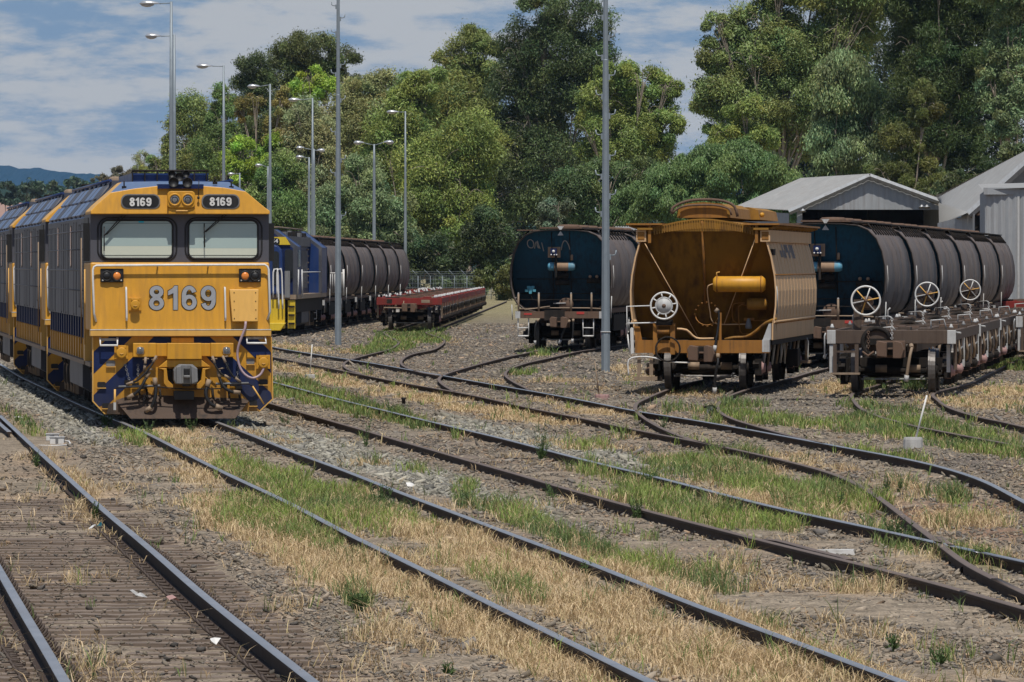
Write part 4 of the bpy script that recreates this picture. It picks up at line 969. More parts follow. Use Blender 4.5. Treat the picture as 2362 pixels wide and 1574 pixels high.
    for y in (.06,): k.add([(-.10, y, 3.60), (.10, y, 3.60), (.0, y - .004, 3.46), (-.09, y, 3.33), (.09, y, 3.33)], [(0, 1, 2), (3, 4, 2)], PWHITE)
    part('roof_walkway', k, R)
    for y in (3.0, 6.5, 10.0): k = MB(); k.lathe((0, y, 3.5), (0, 0, 1), [(0, .33), (.12, .33), (.16, .28), (.17, .001)], RUST, 16); part('filling_hatch', k, R)
    for i in range(14): pass
    for i in range(9): k = MB(); k.tube([(1.18, 2.6 + i * .8, 1.05), (1.14, 2.7 + i * .8, .6)], .025, GREYI if i % 3 else PWHITE, 5); part('hanger_rod', k, R)
    k = MB(); k.box(1.20, 1.27, 4, 8.5, .5, .98, UNDER)
    k.lathe((.6, 5.5, .62), (0, 1, 0), [(0, .001), (0, .2), (1.4, .2), (1.4, .001)], UNDER, 14); part('under_gear', k, R)
    add_bogie(R, 1.9); add_bogie(R, L - 1.9)
    return R

tank = build_tank()
GA, GB, GC = 'blue ended tank wagons left of the hopper', 'string of grimy tank wagons at the right', 'tank wagons behind the distant blue locomotive'
put(tank, 1.42, 222.6, .09, 'blue ended tank wagon with chalk scrawl, behind the tall grey pole', 'tank wagon', GA)
ch = MB(); w = lambda u, v: ((1150 + u / 4.127 - 1291) / 78.6, (805 - 480 - v / 4.127) / 78.6)
tank_clean = None
c2 = copy_tree(tank); put(c2, 1.42 + .09 * 13.9, 222.6 + 13.9, .09, 'tank wagon mostly hidden behind the one with the chalk scrawl', 'tank wagon', GA)
labsB = ['blue ended tank wagon facing us between hopper and handwheels', 'second tank wagon of the right hand string, long grey streaks', 'third tank wagon of the right hand string', 'fourth tank wagon of the right hand string, behind the rearmost handwheel',
         'fifth tank wagon of the right hand string', 'last tank wagon of the right hand string, beside the pale iron wall']
for i, lb in enumerate(labsB):
    c = copy_tree(tank); y = 188 + 13.7 * i; put(c, 7.55 + .1063 * (y - 186), y, .1063, lb, 'tank wagon', GB)
labsC = ['dark tank wagon coupled right behind the distant blue locomotive', 'second dark tank wagon behind the blue locomotive', 'third dark tank wagon behind the blue locomotive', 'fourth dark tank wagon behind the blue locomotive',
         'fifth dark tank wagon behind the blue locomotive', 'last dark tank wagon of the far string, beside the slim lamp post']
for i, lb in enumerate(labsC):
    c = copy_tree(tank); y = 293.5 + 13.7 * i; put(c, -9.13 + .025 * (y - 270), y, .025, lb, 'tank wagon', GC)
for pts in ([(290, 300), (265, 310), (258, 345), (275, 375), (305, 378), (318, 350), (310, 315), (290, 300)], [(325, 385), (335, 335), (348, 320), (352, 360), (365, 385), (362, 340), (352, 312), (378, 388)], [(395, 330), (412, 410)],
            [(580, 400), (592, 345), (612, 312), (635, 322), (655, 365), (662, 395)]):
    q = [w(*p) for p in pts]; ch.tube(lerp_path([(x, .14 + 1.24 * .85 * (3.46 - z) / 2.4, z) for x, z in q], .04), .014, CHALK, 5)
ep = [o for o in tank.children if o.name.split('.')[0] == 'end_plate'][0]
part('chalk_scrawl', ch, ep)

# ---- yellow hopper wagon
def hopper():
    R = root('hopper_wagon', ((1622 - UC) / 116.6, 150.1, RT), .096, 'ochre and cream grain hopper wagon with white handbrake wheel', 'hopper wagon')
    h = lambda x, y: ((1420 + x / 3.2 - 1622) / 116.6, (899 - 440 - y / 3.2) / 116.6)
    L = 14.3
    prof = [(1.27, 2.93), (1.36, 2.62), (1.43, 2.25), (1.455, 1.95), (1.45, 1.65), (1.42, 1.40), (1.39, 1.30), (1.385, .98)]
    for s, nm in ((-1, 'side_sheet'), (1, 'side_sheet')):
        mb = MB(); rings = []
        for y in (0, L): rings.append([(s * x, y, z) for x, z in prof] + [(s * (x - .03), y, z) for x, z in prof[::-1]])
        mb.skin(rings, HOPS, False); o = part(nm, mb, R)
        rb = MB()
        for i in range(13): y = .6 + i * 1.09; rb.tube([(s * (x + .001), y, z) for x, z in prof[:6]], .007, HOPS, 5)
        rb.tube([(s * 1.43, 0, 2.27), (s * 1.43, L, 2.27)], .014, ORNG, 5)
        for i in range(30): rb.lathe((s * 1.40, .2 + i * .48, 1.33), (s, 0, 0), [(0, .035), (.03, .03), (.035, .001)], ORNG, 6)
        rb.tube([(s * 1.40, 0, 1.345), (s * 1.40, L, 1.345)], .035, HOPS, 6); part('rib', rb, o)
        g = MB(); x0, x1 = sorted((s * 1.13, s * 1.33)); g.box(x0, x1, -.03, L + .03, 2.92, 3.16, HOPS); g.box(x0 + .03, x1 - .03, -.04, .0, 2.96, 3.12, ORNG); part('gutter_beam', g, R, .01)
        wk = MB(); x0, x1 = sorted((s * .80, s * 1.52)); wk.box(x0, x1, -.12, L + .1, 3.255, 3.29, ORNG)
        for i in range(15):
            y = .1 + i * 1.0; wk.tube([(s * 1.48, y, 3.25), (s * 1.17, y, 3.15)], .03, HOPY, 6); wk.box(min(s * 1.0, s * 1.3), max(s * 1.0, s * 1.3), y - .2, y + .2, 3.16, 3.20, HOPY)
        part('walkway', wk, R)
    # top arch and end sheet
    arc = [(-1.14, 3.16), (-.85, 3.25), (-.5, 3.33), (-.2, 3.375), (0, 3.385), (.2, 3.375), (.5, 3.33), (.85, 3.25), (1.14, 3.16)]
    mb = MB(); mb.skin([[(x, y, z) for x, z in arc] + [(x, y, z - .03) for x, z in arc[::-1]] for y in (0, L)], HOPY, False); part('roof', mb, R)
    mb = MB(); fin = .19
    for i in range(40):
        x = -.98 + i * .05; z = 3.385 - .17 * (x / 1.14) ** 2 - .01; mb.box(x, x + .026, -.015, .03, z - fin, z - .02, HOPY)
    mb.prism([(-1.12, 3.13), (1.12, 3.13)] + [(x, z - .02) for x, z in arc[::-1]], .02, .05, HOPY); part('end_header', mb, R)
    es = lambda z: .06 + (3.2 - z) * .43
    pts = [(-1.13, 3.14), (-1.26, 2.93), (-1.34, 2.62), (-1.41, 2.25), (-1.435, 1.95), (-1.43, 1.65), (-1.40, 1.30), (-1.38, 1.0)]
    ring = [(x, es(z), z) for x, z in pts] + [(-x, es(z), z) for x, z in pts[::-1]]
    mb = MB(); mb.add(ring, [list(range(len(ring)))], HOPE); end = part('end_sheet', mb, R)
    rb = MB(); rb.box(-.02, .02, es(3) - .06, es(3), 1.6, 3.3, HOPY) if False else None
    rb.tube([(-.02, .0, 3.33), (.0, es(1.7) - .03, 1.7)], .028, ORNG, 5)
    for i in range(16):
        a = i * math.pi / 8; c = h(655, 915); rb.lathe((c[0] + .24 * math.cos(a), es(c[1] + .24 * math.sin(a)) - .03, c[1] + .24 * math.sin(a)), (0, -1, 0), [(0, .022), (.03, .02), (.031, .001)], ORNG, 6)
    c = h(655, 915); rb.torus((c[0], es(c[1]) - .01, c[1]), (0, -.9, .4), .235, .012, ORNG, 28, 5); part('inspection_plate', rb, end)
    for a, b in (((215, 390), (590, 1095)), ((1032, 355), (785, 985))):
        p, q = h(*a), h(*b); k = MB()
        d = .13 if a[0] < 600 else -.13
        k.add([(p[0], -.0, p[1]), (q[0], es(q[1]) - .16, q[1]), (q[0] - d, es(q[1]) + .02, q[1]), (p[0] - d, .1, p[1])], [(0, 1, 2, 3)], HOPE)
        k.tube([(p[0], -.01, p[1]), (q[0], es(q[1]) - .17, q[1])], .010, HOPS, 5); part('corner_brace', k, R)
    # hatches
    mb = MB(); tr = [(-.53, 3.40), (-.50, 3.60), (-.35, 3.68), (0, 3.71), (.35, 3.68), (.50, 3.60), (.53, 3.40)]
    mb.skin([[(x, y, z) for x, z in tr] for y in (.15, 6.5)], HOPY, False); mb.skin([[(x * .9, y, z - .015 if z > 3.5 else z) for x, z in tr] for y in (.12, .16)], ORNG, False); part('loading_trough', mb, R)
    k = MB(); k.tube(lerp_path([(-.62, .0, 3.48), (-.60, .0, 3.60), (-.35, .02, 3.72), (.0, .02, 3.76), (.4, .02, 3.73), (.62, .02, 3.62), (.68, .02, 3.42)], .08), .028, RUST, 8)
    k.tube(lerp_path([(-.62, .0, 3.48), (-.5, -.02, 3.58), (-.3, -.02, 3.64), (.2, -.02, 3.65), (.5, -.02, 3.58), (.56, -.02, 3.45)], .08), .022, RUST, 6); part('hatch_rail', k, R)
    k = MB(); hh = [(-.2, 3.40), (-.2, 3.60), (.0, 3.66), (.75, 3.66), (.95, 3.60), (1.0, 3.40)]
    k.skin([[(x - .3 , y, z) for x, z in hh] for y in (6.8, 13.0)], HOPY, False); k.lathe((.72, 6.9, 3.5), (1, -1, 0), [(0, .05), (.04, .05), (.05, .001)], YEL, 12); part('hatch_cover', k, R)
    k = MB()
    for s in (-1, 1): k.box(s * 1.06 - .03, s * 1.06 + .03, -.06, .0, 2.9, 3.28, ORNG)
    part('walkway_post', k, R)
    # reservoirs and pipes
    (x0, z0), (x1, z1) = h(710, 750), h(1103, 632); zc = (z0 + z1) / 2; r = (z1 - z0) / 2; y = es(zc) - r - .12
    k = MB(); k.lathe((x0, y, zc), (1, 0, 0), [(0, .001), (.01, r * .7), (.06, r), (x1 - x0 - .06, r), (x1 - x0 - .01, r * .7), (x1 - x0, .001)], YEL, 22)
    for x in (x0 + .09, x1 - .09): k.torus((x, y, zc), (1, 0, 0), r + .004, .012, ORNG, 22, 5)
    c = h(740, 605); k.tube([(c[0], y, z1 - .02), (c[0], y, c[1]), (c[0] + .06, y, c[1] + .01)], .014, YELP, 5); part('air_reservoir', k, R)
    (x0, z0), (x1, z1) = h(955, 882), h(1115, 792); zc = (z0 + z1) / 2; r = (z1 - z0) / 2; y = es(zc) - r - .08
    k = MB(); k.lathe((x0, y, zc), (1, 0, 0), [(0, .001), (.01, r * .8), (.04, r), (x1 - x0 - .04, r), (x1 - x0, .001)], HOPY, 18); part('small_reservoir', k, R)
    c = h(968, 1000); k = MB(); k.lathe((c[0], es(c[1]) - .3, c[1] - .06), (0, 0, 1), [(0, .06), (.05, .07), (.12, .05), (.2, .03), (.21, .001)], GREYI, 12); k.box(c[0] - .1, c[0] + .1, es(c[1]) - .25, es(c[1]) - .1, c[1] + .1, c[1] + .16, ORNG); part('brake_valve', k, R)
    def pipe(pts, r=.018, mat=ORNG, off=.12, nm='pipe'):
        k = MB(); k.tube(lerp_path([(x, es(z) - off, z) for x, z in [h(*p) for p in pts]], .08), r, mat, 6); part(nm, k, R)
    pipe([(708, 690), (672, 705), (665, 760), (680, 900), (690, 960), (740, 988), (950, 988)], .012, HOPS)
    pipe([(940, 830), (860, 835), (845, 880), (850, 960), (900, 990)], .012); pipe([(950, 850), (895, 855), (900, 1040), (940, 1060), (1000, 1055)], .012)
    pipe([(1190, 945), (1110, 975), (1030, 1040), (960, 1080), (870, 1085), (800, 1100)], .032, HOPY, .8); pipe([(450, 1022), (520, 1030), (590, 1090), (720, 1094)], .026, HOPS, .8); pipe([(1000, 962), (1130, 958)], .016, ORNG, .1)
    # handbrake
    c = h(368, 850); handwheel(R, (c[0], -.42, c[1]), .262, 8, True, WHITE)
    k = MB()
    for x in (300, 428): p, q = h(x, 980), h(x + 5, 1190); k.box(p[0] - .045, p[0] + .045, -.30, -.12, q[1] - .05, p[1], ORNG)
    k.prism([h(310, 980), h(445, 980), h(445, 1000), h(310, 1000)], -.34, -.1, ORNG); k.lathe(h(360, 1040)[:1] + (-.3,) + h(360, 1040)[1:], (1, 0, 0), [(-.12, .05), (.12, .05)], ORNG, 10)
    q = h(395, 1170); k.torus((q[0], -.36, q[1]), (0, 1, 0), .24, .02, UNDER, 26, 6); q0 = h(368, 960); k.box(q0[0] - .16, q0[0] + .16, -.36, -.14, q0[1] - .09, q0[1] + .02, UNDER); part('handbrake_stand', k, R)
    k = MB(); P = [h(90, 1090), h(88, 855), h(265, 850)]; k.tube([(x, -.2, z) for x, z in P], .016, WHITE, 6); P = [h(90, 980), h(315, 975)]; k.tube([(x, -.2, z) for x, z in P], .016, WHITE, 6)
    P = [h(95, 1090), h(118, 1090)]; k.tube([(x, -.2, z) for x, z in [h(92, 1060), h(108, 1200)]], .016, WHITE, 6); part('safety_rail', k, R)
    k = MB(); k.prism([h(112, 1020), h(120, 1010), h(135, 1015), h(140, 1200), h(118, 1205)], -.22, -.1, WHITE); k.prism([h(140, 1000), h(180, 1005), h(200, 1115), h(150, 1118)], -.14, -.08, ORNG); part('corner_plate', k, R)
    # headstock etc.
    k = MB(); (x0, z0), (x1, z1) = h(150, 1198), h(1140, 1104); k.box(x0, x1, -.25, .1, z0, z1, ORNG); (xa, za), (xb, zb) = h(1088, 1190), h(1142, 1100); k.box(xa, xb, -.255, .05, za, zb, PWHITE)
    k.prism([h(1090, 1100), h(1150, 1100), h(1150, 980), h(1135, 982)], -.16, .25, PWHITE); k.box(-.3, .35, -.28, .1, z0 - .09, z1 - .0, ORNG)
    for s in (-1, 1): a_, b_ = sorted((s * .35, s * .55)); k.box(a_, b_, 0, L, .68, .98, UNDER); a_, b_ = sorted((s * 1.2, s * 1.36)); k.box(a_, b_, .1, L - .1, .88, 1.02, UNDER)
    k.box(-1.3, 1.3, L, L + .2, .74, .98, UNDER)
    for y0, y1 in ((3.5, 6.5), (7.5, 10.8)):
        ym = (y0 + y1) / 2; k.loft([[(-1.0, y0, 1.3), (1.0, y0, 1.3), (1.0, y1, 1.3), (-1.0, y1, 1.3)], [(-.6, ym - .4, .35), (.6, ym - .4, .35), (.6, ym + .4, .35), (-.6, ym + .4, .35)]], UNDER)
    part('underframe', k, R)
    coupler(R, -.38, h(0, 1195)[1], RUST)
    a, b, c_ = h(762, 1205), h(758, 1300), h(740, 1470); hose3(R, [(a[0], -.3, a[1]), (b[0] + .02, -.38, b[1] + .1), (b[0], -.4, b[1]), (c_[0] + .01, -.36, (b[1] + c_[1]) / 2), (c_[0], -.34, c_[1])], .028)
    a, b, c_ = h(762, 875), h(760, 960), h(742, 1160); hose3(R, [(a[0] - .05, -.3, a[1] - .06), (a[0], -.3, a[1]), (b[0] + .03, -.32, b[1]), (c_[0], -.38, c_[1])], .024)
    k = MB(); p = h(775, 1000); k.box(p[0] - .03, p[0] + .03, -.2, -.12, h(0, 1200)[1], h(0, 900)[1], ORNG); part('hose_bracket', k, R)
    k = MB(); P = [h(105, 1365), h(100, 1270), h(125, 1235), h(210, 1225), h(300, 1235), h(400, 1262), h(560, 1270)]; k.tube(lerp_path([(x, -.34, z) for x, z in P], .06), .016, WHITE, 6); part('shunting_rod', k, R)
    for x in (180, 270): k = MB(); p, q = h(x, 1200), h(x, 1365); k.box(p[0] - .035, p[0] + .035, -.3, -.26, q[1], p[1], TAN); part('step_hanger', k, R)
    k = MB(); p, q = h(145, 1398), h(315, 1372); k.box(p[0], q[0], -.38, -.12, p[1], q[1], TAN); part('step_board', k, R)
    k = MB(); p = h(240, 1335); k.lathe((p[0], .6, p[1]), (0, -1, 0), [(0, .001), (0, .09), (.2, .09), (.26, .05), (.27, .001)], RUST, 14); part('buffer_pot', k, R)
    k = MB(); FL = paint('faded_stencil', (.17, .16, .17), .7, dirt=.6, dcol=(.4, .32, .24), bump=0); yy = 3.1
    sx_ = lambda z: 1.27 + (2.93 - z) * .29 + .006
    while yy < 7.8:
        w_ = random.uniform(.16, .34); za, zb = random.choice(((2.60, 2.88), (2.60, 2.88), (2.62, 2.76), (2.72, 2.88)))
        k.add([(sx_(za), yy, za), (sx_(za), yy + w_, za), (sx_(zb), yy + w_, zb), (sx_(zb), yy, zb)], [(0, 1, 2, 3)], FL); yy += w_ + random.uniform(.06, .2)
    part('faded_stencil', k, R)
    k = MB(); k.box(1.30, 1.375, .25, .95, 2.66, 2.78, UNDER); part('data_plate', k, R)
    k = MB(); k.tube([(1.44, .06, 2.05), (1.462, .06, 1.9), (1.462, .06, 1.5)], .02, PWHITE, 5); part('side_stripe', k, R)
    for i in range(9): k = MB(); k.tube([(1.2, 1.0 + i * 1.4, .98), (1.12, 1.1 + i * 1.4, .45)], .028, TAN if i % 2 else PWHITE, 6); part('hanger_rod', k, R)
    k = MB()
    k.tube([(1.3, 4, .5), (1.3, 4, .9), (1.3, 5.2, .95), (1.3, 5.3, .45)], .018, PWHITE, 6); k.box(1.1, 1.35, 9, 10, .35, .7, UNDER); k.box(1.15, 1.4, 12.6, 13.2, .36, .42, TAN)
    for y in (12.7, 13.1): k.tube([(1.3, y, .95), (1.3, y, .4)], .02, TAN, 6)
    k.tube(lerp_path([(1.38, 12.2, .4), (1.38, 12.2, .85), (1.3, 12.2, .95)], .1), .016, PWHITE, 6); part('under_gear', k, R)
    add_bogie(R, 1.75); add_bogie(R, L - 1.9)
hopper()

# ---- skeletal container flats
def build_flat(L=14.0, wheel=True, mat=FLATB, name='flat_wagon', red=False):
    R = root(name, (0, 0, RT)); W = 1.235
    f = lambda x, y: ((1840 + x / 3.266 - 2056) / 120, (909 - 480 - y / 3.266) / 120)
    z0, z1 = .95, 1.21
    k = MB(); k.box(-W, W, 0, .18, z0, z1, mat)
    for s in (-1, 1): x0, x1 = sorted((s * (W - .165), s * (W + .003))); k.box(x0, x1, -.004, .1, z0 - .004, z1 + .003, PWHITE if not red else mat)
    if red: k.box(.45, .78, -.006, .02, 1.02, 1.14, TAN); k.box(-.85, -.65, -.006, .02, 1.0, 1.17, UNDER)
    part('headstock', k, R, .01)
    k = MB()
    for s in (-1, 1):
        x0, x1 = sorted((s * .30, s * .48)); k.box(x0, x1, .18, L, .80, z1 - .02, mat)
        x0, x1 = sorted((s * (W - .12), s * W)); k.box(x0, x1, .18, L, 1.02, z1 - .005, mat)
    for i in range(9): y = .9 + i * (L - 1.8) / 8; k.box(-W + .1, W - .1, y - .08, y + .08, 1.0, z1 - .03, mat)
    k.box(-.5, .2, .18, 2.6, z1 - .06, z1 - .012, mat); k.box(-.4, .4, L / 2 - 1, L / 2 + 1, z1 - .06, z1 - .012, mat); k.box(-W, W, L - .18, L, z0, z1, mat)
    if red:
        for i in range(12): k.box(-W + .05, W - .05, .4 + i * 1.15, .9 + i * 1.15, z1 - .04, z1 - .015, mat)
    part('underframe', k, R)
    for s in (-1, 1):
        for i in range(3):
            k = MB(); y = .12 + i * (L - .24) / 2; x = s * (W - .09)
            k.box(x - .07, x + .07, y - .08, y + .08, z1 - .01, z1 + .04, mat); k.lathe((x, y, z1 + .04), (0, 0, 1), [(0, .045), (.03, .04), (.045, .028), (.08, .018), (.081, .001)], PWHITE if (red or i != 1) else GREYI, 10); part('twistlock', k, R)
    rr = random.Random(3 if not red else 5)
    for i in range(14 if not red else 26):
        k = MB(); y = 1.0 + rr.random() * (L - 2.2); x = rr.uniform(-1.05, .8); k.box(x, x + rr.uniform(.1, .5), y, y + rr.uniform(.25, 1.2), z1 - .05, z1 + rr.uniform(.0, .05), rr.choice((mat, RUST, UNDER, mat) if not red else (RUST, UNDER, mat, RUST, TAN))); part('deck_plate', k, R)
    if red:
        for i in range(14): k = MB(); y = .8 + i * 1.0; x = rr.choice((-1.05, -.9, .95, 1.08)); k.lathe((x, y, z1), (0, 0, 1), [(0, .06), (.05, .05), (.10, .02), (.101, .001)], PWHITE, 8); part('lashing_cone', k, R)
    for s in (-1, 1):
        for i in range(10 if not red else 14):
            k = MB(); y = .5 + i * (L - 1) / (9 if not red else 13); x = s * (W - .03)
            if i % 3 == 0: k.box(x - .03, x + .04, y - .05, y + .05, .45, 1.02, (PWHITE if i % 2 else mat) if not red else TAN)
            elif i % 3 == 1: k.tube([(x, y, 1.04), (x + .05 * s, y + .05, .75), (x, y + .2, .5)], .03, TAN if not red else UNDER, 6); k.lathe((x, y + .2, .45), (s, 0, 0), [(-.05, .001), (-.05, .10), (.07, .10), (.1, .04), (.11, .001)], PINK if (i == 1 and not red) else UNDER, 12)
            else: k.box(x - .04, x + .04, y, y + .10, .55, 1.02, mat); k.tube([(x, y - .3, .8), (x + .05 * s, y - .2, .86), (x + .05 * s, y + .1, .62)], .02, GREYI, 6)
            part('side_stanchion', k, R)
    coupler(R, -.42, .86, RUST)
    if not red:
        k = MB(); k.torus((-.28, -.01, .98), (0, 1, 0), .27, .05, UNDER, 24, 6); k.box(-.55, 0, -.02, .0, .93, 1.05, UNDER); part('buffing_plate', k, R)
        k = MB()
        for i in range(9): k.torus((.02, -.2, 1.42 - i * .045), (1, 0, 0) if i % 2 else (0, 1, 0), .022, .008, PWHITE, 10, 5)
        k.tube([(-.3, .1, 1.46), (-.05, -.1, 1.48), (.02, -.2, 1.45)], .014, PWHITE, 6); part('lifting_chain', k, R)
        k = MB()
        for i in range(8): k.torus((-.44, -.06, 1.17 - i * .045), (1, 0, 0) if i % 2 else (0, 1, 0), .024, .008, RUST, 10, 5)
        k.tube([(-.55, -.1, .8), (-.44, -.14, .72), (-.33, -.1, .8)], .022, RUST, 6); part('brake_chain', k, R)
        hose3(R, [(.38, -.1, .93), (.40, -.16, .88), (.37, -.24, .75), (.33, -.26, .5), (.30, -.24, .3)], .030, TAN)
        k = MB()
        for x in (-1.08, -.66): k.box(x - .035, x + .035, -.12, -.08, .38, .94, mat)
        k.box(-1.08, -.66, -.12, -.08, .78, .82, mat); k.box(-1.16, -.60, -.22, .02, .36, .395, TAN); part('end_step', k, R)
        k = MB(); k.box(-1.19, -1.12, .02, .1, .38, .93, PWHITE); k.box(1.05, 1.12, .3, .38, .4, .93, PWHITE); k.tube([(-1.26, -.05, 1.16), (-1.28, -.05, 1.1), (-1.28, -.05, .66)], .016, PWHITE, 6); k.tube([(W, .05, 1.17), (W + .1, -.02, 1.16)], .02, PWHITE, 6); part('shunter_rail', k, R)
        k = MB(); k.tube([(-.75, .4, 1.2), (-.75, .4, 1.5), (-.7, .4, 1.55)], .018, PWHITE, 6); k.tube([(-.2, .6, 1.25), (.0, .6, 1.27), (.05, .6, 1.2)], .018, PWHITE, 6); k.tube([(.65, 3.0, 1.2), (.65, 3.0, 1.38), (.9, 3.0, 1.40), (.95, 3.0, 1.2)], .016, PWHITE, 6); part('cut_lever', k, R)
    else:
        k = MB(); k.tube([(-.95, -.1, .65), (-.95, -.12, .85), (-.3, -.12, .83), (.1, -.12, .8)], .025, TAN, 6); k.tube([(-.2, -.2, 1.1), (-.25, -.25, .7)], .02, TAN, 6); part('cut_lever', k, R)
    if wheel:
        handwheel(R, (-.49, -.02, 1.78), .275, 6, False, WHITE)
        k = MB()
        for x in (-.66, -.27): k.box(x - .07 if x < -.5 else x - .05, x + .07 if x < -.5 else x + .05, .12, .30, z1 - .02, 1.80 if x < -.5 else 1.62, mat)
        k.box(-.7, -.22, .1, .3, 1.60, 1.68, mat); k.lathe((-.47, .2, 1.75), (0, 1, 0), [(-.2, .03), (-.2, .12), (.05, .12), (.05, .001)], RUST, 14); part('handbrake_stand', k, R)
    add_bogie(R, 2.0); add_bogie(R, L - 2.0)
    return R
GF = 'brown skeletal flat wagons at the right'
fw = build_flat(14.4, True); fx = lambda y: 7.29 + .093 * (y - 145.8)
fn = copy_tree(fw)
for c in list(fn.children):
    if c.name.startswith(('handbrake',)): bpy.data.objects.remove(c)
put(fw, fx(145.8), 145.8, .093, 'nearest brown skeletal flat wagon with white ended headstock and spoked handwheel', 'flat wagon', GF)
put(fn, fx(161.2), 161.2, .093, 'skeletal flat wagon without handwheel, coupled behind the nearest one', 'flat wagon', GF)
c = copy_tree(fw); put(c, fx(176.6), 176.6, .093, 'skeletal flat wagon carrying the middle one of three handwheels', 'flat wagon', GF)
c = copy_tree(fn); put(c, fx(192.0), 192.0, .093, 'skeletal flat wagon between the middle and the rearmost handwheel', 'flat wagon', GF)
c = copy_tree(fw); put(c, fx(207.4), 207.4, .093, 'skeletal flat wagon carrying the rearmost handwheel', 'flat wagon', GF)
GH = 'second row of skeletal flats at the right edge'
for i, lb in enumerate(['nearest flat wagon of the second row at the right edge', 'middle flat wagon of the second row at the right edge', 'last flat wagon of the second row, before the pale iron wall']):
    c = copy_tree(fn); y = 184 + 15.4 * i; put(c, 12.9 + .093 * (y - 178), y, .093, lb, 'flat wagon', GH)
rw = build_flat(15.0, False, REDW, 'flat_wagon', True)
GR = 'red flat wagons in the middle distance'
rx = lambda y: (944 - UC) / F * 287 + .0113 * (y - 287)
put(rw, rx(287), 287, .0113, 'nearest red flat wagon with rusty headstock standing above green weeds', 'flat wagon', GR)
for i, lb in enumerate(['second red flat wagon behind the nearest one', 'third red flat wagon along the cinder path', 'fourth red flat wagon along the cinder path', 'fifth red flat wagon along the cinder path', 'sixth red flat wagon, last but one before the far fence', 'last red flat wagon near the far fence']):
    c = copy_tree(rw); y = 287 + 16 * (i + 1); put(c, rx(y), y, .0113, lb, 'flat wagon', GR)
c = copy_tree(rw); put(c, -5.55, 372, .007, 'red flat wagon on the next track, seen left of the slim lamp post', 'flat wagon', GR)
r9 = copy_tree(rw); put(r9, 17.6, 262, .093, 'red flat wagon peeping out at the right picture edge', 'flat wagon', GR)

